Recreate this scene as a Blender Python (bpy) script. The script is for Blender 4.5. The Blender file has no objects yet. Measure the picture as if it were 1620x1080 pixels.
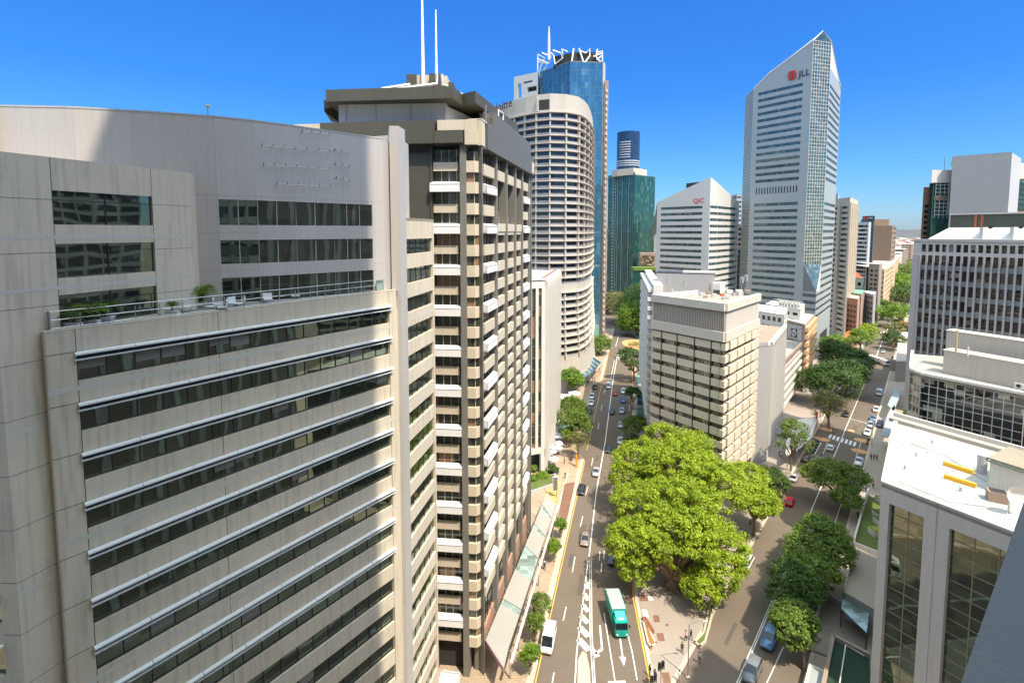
import bpy, math, random
import numpy as np
from mathutils import Vector, Matrix
random.seed(7); RNG=np.random.default_rng(11)
sc=bpy.context.scene
col=bpy.data.collections.new("City"); sc.collection.children.link(col)
# ------------------------------------------------------------ camera model (eye 64 m above the street)
FPX,CX,CY,EYE=800.,810.,426.,64.
TH=math.radians(4.3); ST,CT=math.sin(TH),math.cos(TH)
def ray(px,py):
    u=(px-CX)/FPX; v=(CY-py)/FPX
    return (u,CT+v*ST,-ST+v*CT)
def G(px,py,z=0.):
    r=ray(px,py); t=(z-EYE)/r[2]; return (r[0]*t,r[1]*t)
def at(px,py,Y):
    r=ray(px,py); t=Y/r[1]; return (r[0]*t,Y,EYE+r[2]*t)
def zat(px,py,Y): return at(px,py,Y)[2]
def pr(x,y,z):
    z-=EYE; d=y*CT-z*ST
    if d<.5: return (-999,-999)
    return (CX+FPX*x/d, CY-FPX*(y*ST+z*CT)/d)
cam=bpy.data.cameras.new("camera"); co=bpy.data.objects.new("camera",cam); sc.collection.objects.link(co)
co.location=(0,0,EYE); co.rotation_euler=(math.radians(90-4.3),0,0)
cam.sensor_width=36; cam.lens=FPX/1620*36; cam.shift_y=-(540-CY)/1620; cam.clip_end=20000; cam.clip_start=.1
sc.camera=co
# ------------------------------------------------------------ sky and sun
SUN=Vector((.59,-.81,0)).normalized()*math.cos(math.radians(60)); SUN.z=math.sin(math.radians(60))
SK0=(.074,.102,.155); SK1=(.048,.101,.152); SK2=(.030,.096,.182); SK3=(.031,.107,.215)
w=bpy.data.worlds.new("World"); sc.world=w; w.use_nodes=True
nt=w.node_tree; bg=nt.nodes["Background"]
sky=nt.nodes.new("ShaderNodeTexSky"); sky.sky_type='NISHITA'; sky.sun_disc=False
sky.sun_elevation=math.radians(60); sky.sun_rotation=math.atan2(.59,-.81)
sky.altitude=0; sky.air_density=1.0; sky.dust_density=.35; sky.ozone_density=3.2
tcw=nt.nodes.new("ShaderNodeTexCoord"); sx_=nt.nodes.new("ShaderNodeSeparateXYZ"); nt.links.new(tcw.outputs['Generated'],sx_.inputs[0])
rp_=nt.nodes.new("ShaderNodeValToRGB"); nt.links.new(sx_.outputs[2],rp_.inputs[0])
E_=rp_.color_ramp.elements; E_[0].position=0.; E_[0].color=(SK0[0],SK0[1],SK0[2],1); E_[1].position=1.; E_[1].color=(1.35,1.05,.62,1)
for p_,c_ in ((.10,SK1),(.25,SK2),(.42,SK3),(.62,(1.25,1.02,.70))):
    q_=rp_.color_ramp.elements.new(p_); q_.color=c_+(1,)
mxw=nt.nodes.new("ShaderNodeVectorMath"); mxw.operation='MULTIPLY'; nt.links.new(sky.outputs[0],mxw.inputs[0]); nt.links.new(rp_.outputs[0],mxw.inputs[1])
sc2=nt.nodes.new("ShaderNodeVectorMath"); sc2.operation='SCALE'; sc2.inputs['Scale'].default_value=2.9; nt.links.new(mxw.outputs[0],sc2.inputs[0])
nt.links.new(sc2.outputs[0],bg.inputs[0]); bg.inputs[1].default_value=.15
sl=bpy.data.lights.new("sun",'SUN'); sl.energy=2.6; sl.angle=math.radians(.53); sl.color=(1,.90,.74)
so=bpy.data.objects.new("sun",sl); sc.collection.objects.link(so); so.location=(40,-60,200)
so.rotation_euler=SUN.to_track_quat('Z','Y').to_euler()
sc.view_settings.view_transform='Standard'; sc.view_settings.look='None'; sc.view_settings.exposure=1.35; sc.view_settings.gamma=1
sc.render.engine='CYCLES'
# ------------------------------------------------------------ materials
MATS={}
def _new(name):
    m=bpy.data.materials.new(name); m.use_nodes=True; n=m.node_tree; b=n.nodes['Principled BSDF']; return m,n,b
def mat(name,c,rough=.75,metal=0.,var=.12,scale=.6,bump=.0,joint=None,jw=.02,stain=0.,jcol=.45,fine=.06,spec=.4,bond=0.):
    """painted / concrete / metal surface: large soft patches, fine grain, optional panel joints, run-off streaks"""
    if name in MATS: return MATS[name]
    m,n,b=_new(name); L=n.links
    tc=n.nodes.new("ShaderNodeNewGeometry")
    n1=n.nodes.new("ShaderNodeTexNoise"); n1.inputs['Scale'].default_value=scale*.25; n1.inputs['Detail'].default_value=6
    L.new(tc.outputs['Position'],n1.inputs['Vector'])
    n2=n.nodes.new("ShaderNodeTexNoise"); n2.inputs['Scale'].default_value=scale*6; n2.inputs['Detail'].default_value=4
    L.new(tc.outputs['Position'],n2.inputs['Vector'])
    def mth(op,a,bv):
        x=n.nodes.new("ShaderNodeMath"); x.operation=op
        for i,q in enumerate((a,bv)):
            if isinstance(q,(int,float)): x.inputs[i].default_value=q
            else: L.new(q,x.inputs[i])
        return x.outputs[0]
    f=mth('ADD',mth('MULTIPLY',mth('SUBTRACT',n1.outputs[0],.5),var*2.2),mth('MULTIPLY',mth('SUBTRACT',n2.outputs[0],.5),fine*2.2))
    f=mth('ADD',f,1.)
    if stain>0:
        mp=n.nodes.new("ShaderNodeMapping"); mp.inputs['Scale'].default_value=(3.2,3.2,.22); L.new(tc.outputs['Position'],mp.inputs[0])
        n3=n.nodes.new("ShaderNodeTexNoise"); n3.inputs['Scale'].default_value=1.; n3.inputs['Detail'].default_value=7; L.new(mp.outputs[0],n3.inputs['Vector'])
        rr=n.nodes.new("ShaderNodeMapRange"); rr.inputs[1].default_value=.48; rr.inputs[2].default_value=.75; L.new(n3.outputs[0],rr.inputs[0])
        f=mth('MULTIPLY',f,mth('SUBTRACT',1.,mth('MULTIPLY',rr.outputs[0],stain)))
    if joint:
        uv=n.nodes.new("ShaderNodeTexCoord")
        bk=n.nodes.new("ShaderNodeTexBrick"); bk.offset=bond; bk.inputs['Scale'].default_value=1; bk.inputs['Mortar Size'].default_value=jw
        bk.inputs['Brick Width'].default_value=joint[0]; bk.inputs['Row Height'].default_value=joint[1]
        bk.inputs['Color1'].default_value=(1,1,1,1); bk.inputs['Color2'].default_value=(1-var*.8,)*3+(1,); bk.inputs['Mortar'].default_value=(jcol,)*3+(1,)
        bk.inputs['Mortar Smooth'].default_value=.1
        L.new(uv.outputs['UV'],bk.inputs['Vector']); f=mth('MULTIPLY',f,bk.outputs['Color'])
    vm=n.nodes.new("ShaderNodeVectorMath"); vm.operation='SCALE'; vm.inputs[0].default_value=c[:3]; L.new(f,vm.inputs['Scale'])
    L.new(vm.outputs[0],b.inputs['Base Color'])
    b.inputs['Roughness'].default_value=rough; b.inputs['Metallic'].default_value=metal; b.inputs['Specular IOR Level'].default_value=spec
    if bump>0:
        bp=n.nodes.new("ShaderNodeBump"); bp.inputs['Strength'].default_value=bump; bp.inputs['Distance'].default_value=.03
        L.new(n2.outputs[0],bp.inputs['Height']); L.new(bp.outputs[0],b.inputs['Normal'])
    MATS[name]=m; return m
def glass(name,c,ior=1.9,metal=0.,rough=.03,wave=.10,cell=(1.4,1.0),blind=.12,bc=(.34,.32,.26),wscale=.45,var=.6):
    """tinted window glass seen from outside: mirror-like with slightly wavy panes; some panes have a blind drawn behind them"""
    if name in MATS: return MATS[name]
    m,n,b=_new(name); L=n.links
    tc=n.nodes.new("ShaderNodeTexCoord"); g=n.nodes.new("ShaderNodeNewGeometry")
    sn=n.nodes.new("ShaderNodeVectorMath"); sn.operation='SNAP'; sn.inputs[1].default_value=(cell[0],cell[1],1); L.new(tc.outputs['UV'],sn.inputs[0])
    wn=n.nodes.new("ShaderNodeTexWhiteNoise"); wn.noise_dimensions='3D'; L.new(sn.outputs[0],wn.inputs['Vector'])
    cr=n.nodes.new("ShaderNodeValToRGB"); e=cr.color_ramp.elements
    e[0].position=0; e[0].color=tuple(x*(1-var*.6) for x in c)+(1,); e[1].position=1-blind-.02; e[1].color=tuple(x*(1+var) for x in c)+(1,)
    if blind>0:
        q=cr.color_ramp.elements.new(1-blind); q.color=bc+(1,)
    L.new(wn.outputs['Value'],cr.inputs[0]); L.new(cr.outputs[0],b.inputs['Base Color'])
    b.inputs['Roughness'].default_value=rough; b.inputs['Metallic'].default_value=metal; b.inputs['IOR'].default_value=ior
    ns=n.nodes.new("ShaderNodeTexNoise"); ns.inputs['Scale'].default_value=wscale; ns.inputs['Detail'].default_value=1.5; L.new(g.outputs['Position'],ns.inputs['Vector'])
    ad=n.nodes.new("ShaderNodeMath"); ad.operation='MULTIPLY_ADD'; L.new(wn.outputs['Value'],ad.inputs[0]); ad.inputs[1].default_value=.0; L.new(ns.outputs[0],ad.inputs[2])
    bp=n.nodes.new("ShaderNodeBump"); bp.inputs['Strength'].default_value=wave; bp.inputs['Distance'].default_value=.35
    L.new(ad.outputs[0],bp.inputs['Height']); L.new(bp.outputs[0],b.inputs['Normal'])
    MATS[name]=m; return m
def leafmat(name,c1,c2,trans=.35):
    if name in MATS: return MATS[name]
    m,n,b=_new(name); L=n.links
    g=n.nodes.new("ShaderNodeNewGeometry"); ns=n.nodes.new("ShaderNodeTexNoise"); ns.inputs['Scale'].default_value=.35; ns.inputs['Detail'].default_value=5
    L.new(g.outputs['Position'],ns.inputs['Vector'])
    wn=n.nodes.new("ShaderNodeMath"); wn.operation='MULTIPLY_ADD'; L.new(g.outputs['Random Per Island'],wn.inputs[0]); wn.inputs[1].default_value=.45; L.new(ns.outputs[0],wn.inputs[2])
    cr=n.nodes.new("ShaderNodeValToRGB"); cr.color_ramp.elements[0].position=.4; cr.color_ramp.elements[1].position=.95
    cr.color_ramp.elements[0].color=c1+(1,); cr.color_ramp.elements[1].color=c2+(1,)
    L.new(wn.outputs[0],cr.inputs[0]); L.new(cr.outputs[0],b.inputs['Base Color']); b.inputs['Roughness'].default_value=.5; b.inputs['Specular IOR Level'].default_value=.3
    tr=n.nodes.new("ShaderNodeBsdfTranslucent"); L.new(cr.outputs[0],tr.inputs[0])
    mx=n.nodes.new("ShaderNodeMixShader"); mx.inputs[0].default_value=trans; L.new(b.outputs[0],mx.inputs[1]); L.new(tr.outputs[0],mx.inputs[2])
    L.new(mx.outputs[0],n.nodes['Material Output'].inputs[0]); MATS[name]=m; return m
# ------------------------------------------------------------ mesh helpers
ORG={}
class MB:
    def __init__(s): s.v=[]; s.f=[]; s.m=[]
    def face(s,pts,m=0):
        i=len(s.v); s.v.extend([tuple(p) for p in pts]); s.f.append(tuple(range(i,i+len(pts)))); s.m.append(m)
    def prism(s,poly,z0,z1,m=0,mt=None,bottom=True):
        n=len(poly); a=sum(poly[i][0]*poly[(i+1)%n][1]-poly[(i+1)%n][0]*poly[i][1] for i in range(n))
        if a<0: poly=poly[::-1]
        zt=z1 if isinstance(z1,(list,tuple)) else [z1]*n
        for i in range(n):
            p,q=poly[i],poly[(i+1)%n]; s.face([(*p,z0),(*q,z0),(*q,zt[(i+1)%n]),(*p,zt[i])],m)
        s.face([(*p,zt[i]) for i,p in enumerate(poly)],m if mt is None else mt)
        if bottom: s.face([(*p,z0) for p in poly[::-1]],m)
    def box(s,x0,x1,y0,y1,z0,z1,m=0,mt=None): s.prism([(x0,y0),(x1,y0),(x1,y1),(x0,y1)],z0,z1,m,mt)
    def tube(s,pts,r,sides=6,m=0,cap=True):
        P=[Vector(p) for p in pts]; R=r if isinstance(r,(list,tuple)) else [r]*len(P); rings=[]
        for i,p in enumerate(P):
            d=(P[min(i+1,len(P)-1)]-P[max(i-1,0)]).normalized()
            a=d.cross(Vector((0,0,1)) if abs(d.z)<.95 else Vector((1,0,0))).normalized(); b=d.cross(a)
            i0=len(s.v)
            for k in range(sides):
                t=2*math.pi*k/sides; s.v.append(tuple(p+(a*math.cos(t)+b*math.sin(t))*R[i]))
            rings.append(i0)
        for i in range(len(P)-1):
            for k in range(sides):
                k2=(k+1)%sides; s.f.append((rings[i]+k,rings[i]+k2,rings[i+1]+k2,rings[i+1]+k)); s.m.append(m)
        if cap:
            s.f.append(tuple(rings[0]+k for k in range(sides))[::-1]); s.m.append(m); s.f.append(tuple(rings[-1]+k for k in range(sides))); s.m.append(m)
    def cyl(s,x,y,z0,z1,r0,r1=None,sides=10,m=0): s.tube([(x,y,z0),(x,y,z1)],[r0,r0 if r1 is None else r1],sides,m)
    def size(s):
        if not s.v: return 0
        q=[pr(*p) for p in (s.v if len(s.v)<60 else s.v[::max(1,len(s.v)//60)])]
        xs=[min(max(a,-20),1640) for a,b in q]; ys=[min(max(b,-20),1100) for a,b in q]
        return (max(xs)-min(xs))*(max(ys)-min(ys))
    def merge(s,o):
        k=len(s.v); s.v.extend(o.v); s.f.extend([tuple(i+k for i in f) for f in o.f]); s.m.extend(o.m)
    def build(s,name,mats,parent=None,smooth=False,loc=None):
        me=bpy.data.meshes.new(name)
        o0=ORG.get(parent.name,(0,0,0)) if parent is not None else (loc or (0,0,0))
        V=np.array(s.v,dtype=float)-np.array(o0); me.from_pydata(V.tolist(),[],s.f)
        for x in (mats if isinstance(mats,(list,tuple)) else [mats]): me.materials.append(x)
        me.polygons.foreach_set('material_index',s.m)
        W=np.array(s.v,dtype=float); ul=me.uv_layers.new(name="UVMap"); uv=np.zeros((len(me.loops),2)); k=0
        for f in s.f:
            p=W[list(f)]; nn=np.zeros(3)
            for i in range(len(f)):
                a=p[i]; b=p[(i+1)%len(f)]; nn+=np.cross(a,b)
            l=np.linalg.norm(nn); nn=nn/l if l>1e-9 else np.array((0,0,1.))
            if abs(nn[2])<.7:
                t=np.array((-nn[1],nn[0])); t/=np.linalg.norm(t); uv[k:k+len(f),0]=p[:,:2]@t; uv[k:k+len(f),1]=p[:,2]
            else: uv[k:k+len(f)]=p[:,:2]
            k+=len(f)
        ul.data.foreach_set('uv',uv.ravel())
        if smooth: me.polygons.foreach_set('use_smooth',[True]*len(me.polygons))
        me.update(); ob=bpy.data.objects.new(name,me); col.objects.link(ob)
        if parent is not None: ob.parent=parent; ORG[ob.name]=o0
        else: ob.location=o0; ORG[ob.name]=o0
        return ob
def tag(o,label=None,cat=None,group=None,kind=None):
    if label: o['label']=label
    if cat: o['category']=cat
    if group: o['group']=group
    if kind: o['kind']=kind
    return o
def thing(name,label,cat,loc=(0,0,0),group=None):
    o=bpy.data.objects.new(name,None); col.objects.link(o); o.location=loc; ORG[o.name]=tuple(loc); return tag(o,label,cat,group)
def struct(name,mb,m): o=mb.build(name,m); o['kind']='structure'; return o
def dup(root,loc,rz=0.,label=None,group=None,colors=None):
    def cp(o,par):
        c=o.copy(); col.objects.link(c)
        if par is not None: c.parent=par
        for ch in CH.get(o.name,[]): cp(ch,c)
        return c
    r=cp(root,None); r.location=loc; r.rotation_euler=(0,0,rz)
    if label: r['label']=label
    if group: r['group']=group
    return r
CH={}
def children_index():
    CH.clear()
    for o in col.objects:
        if o.parent: CH.setdefault(o.parent.name,[]).append(o)
class Fr:
    """a vertical wall plane: walk from p0 to p1 with the outside on the right hand"""
    def __init__(s,p0,p1):
        s.p=p0; dx,dy=p1[0]-p0[0],p1[1]-p0[1]; s.L=math.hypot(dx,dy); s.e=(dx/s.L,dy/s.L); s.n=(s.e[1],-s.e[0])
    def P(s,a,o,z=None):
        x=s.p[0]+s.e[0]*a+s.n[0]*o; y=s.p[1]+s.e[1]*a+s.n[1]*o
        return (x,y) if z is None else (x,y,z)
    def s_at(s,px):   # run length where the wall crosses image column px (at eye level)
        k=(px-CX)/FPX; return (k*s.p[1]-s.p[0])/(s.e[0]-k*s.e[1])
    def box(s,mb,a0,a1,o0,o1,z0,z1,m=0,mt=None): mb.prism([s.P(a0,o0),s.P(a1,o0),s.P(a1,o1),s.P(a0,o1)],z0,z1,m,mt)
    def quad(s,mb,a0,a1,z0,z1,o=0.,m=0): mb.face([s.P(a0,o,z0),s.P(a1,o,z0),s.P(a1,o,z1),s.P(a0,o,z1)],m)
    def wall(s,mb,a0,a1,z0,z1,holes,depth=.25,m=0,mr=None):
        mr=m if mr is None else mr
        zs=sorted(set([z0,z1]+[max(z0,min(z1,h[i])) for h in holes for i in (2,3)]))
        for za,zb in zip(zs,zs[1:]):
            if zb-za<1e-4: continue
            hh=sorted([h for h in holes if h[2]<=za+1e-5 and h[3]>=zb-1e-5]); x=a0
            for h in hh:
                if h[0]-x>1e-4: s.quad(mb,x,h[0],za,zb,0,m)
                x=max(x,h[1])
            if a1-x>1e-4: s.quad(mb,x,a1,za,zb,0,m)
        for h in holes:
            A,B,C,D=h
            mb.face([s.P(A,0,C),s.P(B,0,C),s.P(B,-depth,C),s.P(A,-depth,C)],mr)
            mb.face([s.P(A,-depth,D),s.P(B,-depth,D),s.P(B,0,D),s.P(A,0,D)],mr)
            mb.face([s.P(A,0,C),s.P(A,-depth,C),s.P(A,-depth,D),s.P(A,0,D)],mr)
            mb.face([s.P(B,-depth,C),s.P(B,0,C),s.P(B,0,D),s.P(B,-depth,D)],mr)
    def window(s,mb,a0,a1,z0,z1,depth=.25,pane=1.4,bar=.05,rail=None,m=0,mf=1):
        s.quad(mb,a0,a1,z0,z1,-depth,m); n=max(1,round((a1-a0)/pane)) if pane else 1
        for k in range(1,n):
            x=a0+(a1-a0)*k/n; s.box(mb,x-bar/2,x+bar/2,-depth+.002,-depth+.06,z0,z1,mf)
        for z in (rail or []): s.box(mb,a0,a1,-depth+.004,-depth+.05,z-bar/2,z+bar/2,mf)
class Bld:
    def __init__(s,name,label,loc,cat='building',group=None):
        s.root=thing(name,label,cat,loc,group); s.one={}; s.many={}
    def mb(s,part,mats):
        if part not in s.one: s.one[part]=(MB(),mats)
        return s.one[part][0]
    def new(s,part,mats):
        k=(part,tuple(x.name for x in mats)); s.many.setdefault(k,([],mats)); m=MB(); s.many[k][0].append(m); return m
    def done(s,limit=95):
        for p,(m,mats) in s.one.items():
            if m.v: m.build(p,mats,s.root)
        byp={}
        for (p,_),(ms,mats) in s.many.items():
            for m in ms:
                if m.v: byp.setdefault(p,[]).append((m.size(),m,mats))
        for p,l in byp.items():
            l.sort(key=lambda q:-q[0])
            for _,m,mats in l[:limit]: m.build(p,mats,s.root)
            rest=l[limit:]
            if rest:
                allm=[]; big=MB()
                for _,m,mats in rest:
                    mp=[]
                    for x in mats:
                        if x not in allm: allm.append(x)
                        mp.append(allm.index(x))
                    m.m=[mp[i] for i in m.m]; big.merge(m)
                tag(big.build(p,allm,s.root),kind='stuff')
        return s.root
def rowsz(top,h,n,hw,first=0.): return [(top-first-h*k-hw,top-first-h*k) for k in range(n)]
def ribbon(B,fr,z0,z1,rows,a0=.5,a1=.5,wm=None,gm=None,fm=None,depth=.25,pane=1.4,cols=None,part='wall',win='window',proud=0.):
    """wall of window bands; cols splits each band into openings [(s0,s1),...]"""
    mb=B.mb(part,[wm]); L=fr.L; cs=cols or [(a0,L-a1)]; rows=[r for r in rows if r[0]>=z0 and r[1]<=z1]
    fr.wall(mb,0,L,z0,z1,[(c[0],c[1],r[0],r[1]) for r in rows for c in cs],depth)
    for r in rows:
        for c in cs:
            if pr(*fr.P((c[0]+c[1])/2,0,r[1]))[1]>1150: continue
            fr.window(B.new(win,[gm,fm]),c[0],c[1],r[0],r[1],depth,pane)
def text_mesh(txt,size,depth=.1,font_scale_x=1.):
    cu=bpy.data.curves.new('t','FONT'); cu.body=txt; cu.size=size; cu.extrude=depth/2; cu.align_x='CENTER'
    o=bpy.data.objects.new('t',cu); sc.collection.objects.link(o); dg=bpy.context.evaluated_depsgraph_get(); dg.update()
    me=bpy.data.meshes.new_from_object(o.evaluated_get(dg)); sc.collection.objects.unlink(o); bpy.data.objects.remove(o)
    return me
def sign_text(fr,a,out,z,txt,size,m,parent,name='lettering',depth=.12,sx=1.):
    me=text_mesh(txt,size,depth); n=len(me.vertices); c=np.zeros(n*3); me.vertices.foreach_get('co',c); c=c.reshape(-1,3)
    o0=np.array(ORG[parent.name]); base=np.array(fr.P(a,out,z)); e=np.array((fr.e[0],fr.e[1],0)); nn=np.array((fr.n[0],fr.n[1],0))
    w_=base+np.outer(c[:,0]*sx,e)+np.outer(c[:,1],(0,0,1))+np.outer(c[:,2],nn)-o0
    me.vertices.foreach_set('co',w_.ravel()); me.materials.clear(); me.materials.append(m); me.update()
    ob=bpy.data.objects.new(name,me); col.objects.link(ob); ob.parent=parent; return ob
# ------------------------------------------------------------ palette
M_asph=mat('asphalt',(.155,.122,.094),.9,var=.17,scale=.5,fine=.14,stain=.0,spec=.2)
M_pave=mat('paving_tan',(.40,.33,.255),.9,var=.10,joint=(1.2,.6),jw=.012,jcol=.7,spec=.2,bond=.5)
M_brick=mat('brick_paving',(.43,.325,.23),.9,var=.22,joint=(.9,.45),jw=.03,jcol=.62,spec=.2,bond=.5)
M_brickd=mat('brick_dark',(.24,.13,.09),.9,var=.2,joint=(.6,.3),jw=.02,jcol=.6,spec=.2,bond=.5)
M_kerb=mat('kerb',(.50,.42,.32),.85,var=.1)
M_plaza=mat('plaza_stone',(.34,.285,.24),.85,var=.10,joint=(1.6,1.6),jw=.012,jcol=.8,spec=.25)
M_white=mat('white_paint',(.74,.70,.64),.7,var=.12,scale=2,fine=.12)
M_yel=mat('yellow_line',(.74,.42,.05),.7,var=.10,scale=2)
M_orange=mat('orange_paving',(.60,.32,.14),.8,var=.12)
M_ground=mat('city_ground',(.13,.115,.08),.95,var=.45,scale=.05,fine=.2)
M_conc=mat('concrete_cream',(.61,.525,.40),.85,var=.15,scale=.5,joint=None,stain=.24,fine=.06,bump=.1)
M_concj=mat('concrete_cream_panels',(.47,.42,.34),.85,var=.08,scale=.5,joint=(7.0,3.1),jw=.016,jcol=.35,stain=.20,fine=.06,bump=.1)
M_metalpanel=mat('metal_panel_grey',(.55,.51,.47),.45,var=.05,joint=(1.75,6.2),jw=.010,jcol=.72,metal=.15,stain=.06)
M_frame=mat('dark_frame',(.05,.05,.05),.4,metal=.3)
M_lframe=mat('light_frame',(.55,.55,.52),.4,metal=.2)
M_steel=mat('steel',(.42,.42,.42),.35,metal=.7)
M_awn=mat('awning_metal',(.74,.75,.72),.45,metal=.0,var=.05)
M_dark=mat('dark_recess',(.03,.03,.03),.8)
M_olive=mat('olive_stone',(.080,.076,.058),.6,var=.10,joint=(1.2,.8),jw=.010,jcol=.7,stain=.1)
M_olivel=mat('olive_pier',(.19,.178,.152),.6,var=.08,stain=.08,joint=(2.,1.4),jw=.012,jcol=.8)
M_beige=mat('beige_panel',(.60,.51,.385),.75,var=.06,scale=1,joint=(2.4,1.6),jw=.012,jcol=.8,stain=.06)
M_wtile=mat('white_tile',(.82,.80,.78),.5,var=.04,scale=1,joint=(1.6,1.2),jw=.012,jcol=.82,stain=.06)
M_wht=mat('white_render',(.66,.62,.56),.7,var=.06,stain=.12)
M_offw=mat('off_white',(.60,.56,.50),.75,var=.08,stain=.14)
M_grey=mat('grey_render',(.33,.33,.34),.75,var=.07,stain=.14)
M_ltgrey=mat('light_grey',(.46,.46,.46),.7,var=.07,stain=.1)
M_roof=mat('roof_membrane',(.40,.35,.29),.85,var=.16,scale=.8,stain=.0,fine=.1)
M_roofw=mat('roof_white',(.60,.56,.50),.8,var=.16,scale=.8,fine=.06)
M_roofb=mat('roof_brown',(.33,.27,.19),.6,var=.08,joint=(.5,60),jw=.03,jcol=.6)
M_tan=mat('tan_brick',(.33,.245,.185),.85,var=.14,joint=(3,1.2),jw=.01,jcol=.85,stain=.12)
M_brown=mat('brown_render',(.27,.175,.11),.85,var=.08,stain=.1)
M_pink=mat('pink_render',(.42,.24,.17),.85,var=.08,stain=.1)
M_terra=mat('terracotta',(.50,.14,.05),.8,var=.15,joint=(.5,.4),jw=.04,jcol=.6)
M_green=mat('green_copper',(.17,.33,.25),.7,var=.15)
M_timber=mat('timber_red',(.27,.11,.06),.6,var=.15)
M_alu=mat('alu_panel',(.37,.40,.385),.45,var=.04,metal=.1,joint=(1.5,1.45),jw=.012,jcol=.80)
M_aluw=mat('white_panel',(.62,.60,.55),.5,var=.04,joint=(1.5,1.45),jw=.012,jcol=.84)
M_black=mat('black',(.015,.015,.016),.45)
M_red=mat('red_sign',(.60,.03,.03),.5)
M_orp=mat('orange_paint',(.75,.30,.04),.6)
M_bark=mat('bark',(.25,.17,.11),.95,var=.35,scale=3,fine=.25,bump=.6)
M_soil=mat('bark_mulch',(.45,.14,.04),.95,var=.4,scale=3,fine=.4)
M_grass=mat('lawn',(.10,.13,.03),.95,var=.3,scale=2,fine=.3)
G_dark=glass('glass_dark',(.012,.015,.014),ior=1.75,blind=.05)
G_lb=glass('glass_office',(.16,.19,.155),ior=1.5,metal=.9,rough=.02,wave=.11,blind=.0,wscale=.20,var=.30)
G_olive=glass('glass_olive',(.035,.040,.024),ior=1.7,blind=.18,bc=(.26,.15,.08),wave=.1,cell=(2.2,2.8))
G_brown=glass('glass_brown',(.10,.075,.05),ior=1.8,blind=.25,bc=(.36,.30,.22),wave=.18)
G_navy=glass('glass_navy',(.035,.042,.055),ior=1.6,blind=.0,wave=.05)
G_blue=glass('glass_blue',(.05,.15,.22),ior=2.1,metal=.35,wave=.10,blind=.05,bc=(.12,.26,.33),cell=(2.,3.6),wscale=.12,var=.25)
G_green=glass('glass_green',(.02,.085,.068),ior=2.0,metal=.25,wave=.35,blind=.06,bc=(.10,.2,.16),cell=(1.5,3.5),wscale=.10,var=.3)
G_teal=glass('glass_teal',(.06,.10,.10),ior=1.8,metal=.15,blind=.05,bc=(.18,.21,.2),cell=(1.5,1.4),wave=.15)
G_can=glass('glass_canopy',(.20,.26,.235),ior=1.5,blind=.1,bc=(.3,.42,.38),wave=.03)
# ------------------------------------------------------------ street geometry
def EL(y): return 3+.2447*(y-67.3)
def ER(y): return 19.2+(y-61.5)*.09 if y<84 else 21.4+.2361*(y-84.1)
def QC(y): return 32.3+.822*(y-67.3)
EQ=(.6353,.7723); EE=(.2377,.9713)
mb=MB(); S_=16000
mb.face([(-S_,-S_,0),(S_,-S_,0),(S_,S_,0),(-S_,S_,0)]); struct('ground',mb,M_ground)
mb=MB(); mb.face([(-8,-20,.004),(70,-20,.004),(QC(1500)+14,1500,.004),(QC(1500)-60,1500,.004),(130,420,.004),(60,420,.004),(-8,40,.004)]); 
mb.face([(QC(238)-8,245,.003),(QC(238)-8,231,.003),(260,150,.003),(260,166,.003)]) if False else None
struct('road',mb,M_asph)
def slab(name,poly,h,m,mt=None,z0=-.2):
    mb=MB(); mb.prism(poly,z0,h); return struct(name,mb,m)
# west pavement with a parking bay
west=[(-90,-30),(EL(-30)-1,-30),(EL(138),138),(EL(144)-3,144),(EL(207)-3,207),(EL(213),213),(EL(330),330),(EL(330)-160,330),(-90,120)]
slab('pavement',west,.13,M_brick)
mb=MB()
for a,b in ((20,138),(213,330)):
    mb.prism([(EL(a)-1.0,a),(EL(a)+.05,a),(EL(b)+.05,b),(EL(b)-1.0,b)],-.2,.137)
struct('kerb',mb,M_kerb)
pl=[(19.2,61.5),(19.8,67.3),(21.4,84.1),(ER(240),240),(ER(300)+3,300),(75,322),(86,330),(150,330),(QC(332)-9,332),(QC(64.5)-9,64.5)]
slab('plaza_pavement',pl,.13,M_plaza)
def strip(pts,w,z,mb):   # ribbon along polyline, width w, at height z
    for p,q in zip(pts,pts[1:]):
        d=Vector((q[0]-p[0],q[1]-p[1])); d.normalize(); n=Vector((-d.y,d.x))*w/2
        mb.face([(p[0]+n.x,p[1]+n.y,z),(p[0]-n.x,p[1]-n.y,z),(q[0]-n.x,q[1]-n.y,z),(q[0]+n.x,q[1]+n.y,z)])
mb=MB()
kp=[(19.35,61.9),(20.0,67.3),(21.6,84.1),(ER(240)+.25,240)]
strip([(p[0]+.15,p[1]) for p in kp],.5,.137,mb); strip([(QC(y)-9.4,y) for y in (65.2,232)],.6,.137,mb); struct('plaza_kerb',mb,M_kerb)
east1=[(QC(-10)+9,-10),(QC(228)+9,228),(QC(228)+70,190),(230,60),(120,-30)]
slab('east_pavement',east1,.13,M_pave)
east2=[(QC(248)+9,248),(QC(1400)+9,1400),(QC(1400)+120,1400),(300,210)]
slab('far_pavement',east2,.13,M_pave)
nw2=[(QC(345)-9,345),(QC(1400)-9,1400),(QC(1400)-50,1400),(150,700),(90,345)]
slab('north_pavement',nw2,.13,M_pave)
mb=MB(); strip([(QC(y)+9.3,y) for y in (30,228)],.5,.137,mb); struct('east_kerb',mb,M_kerb)
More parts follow.
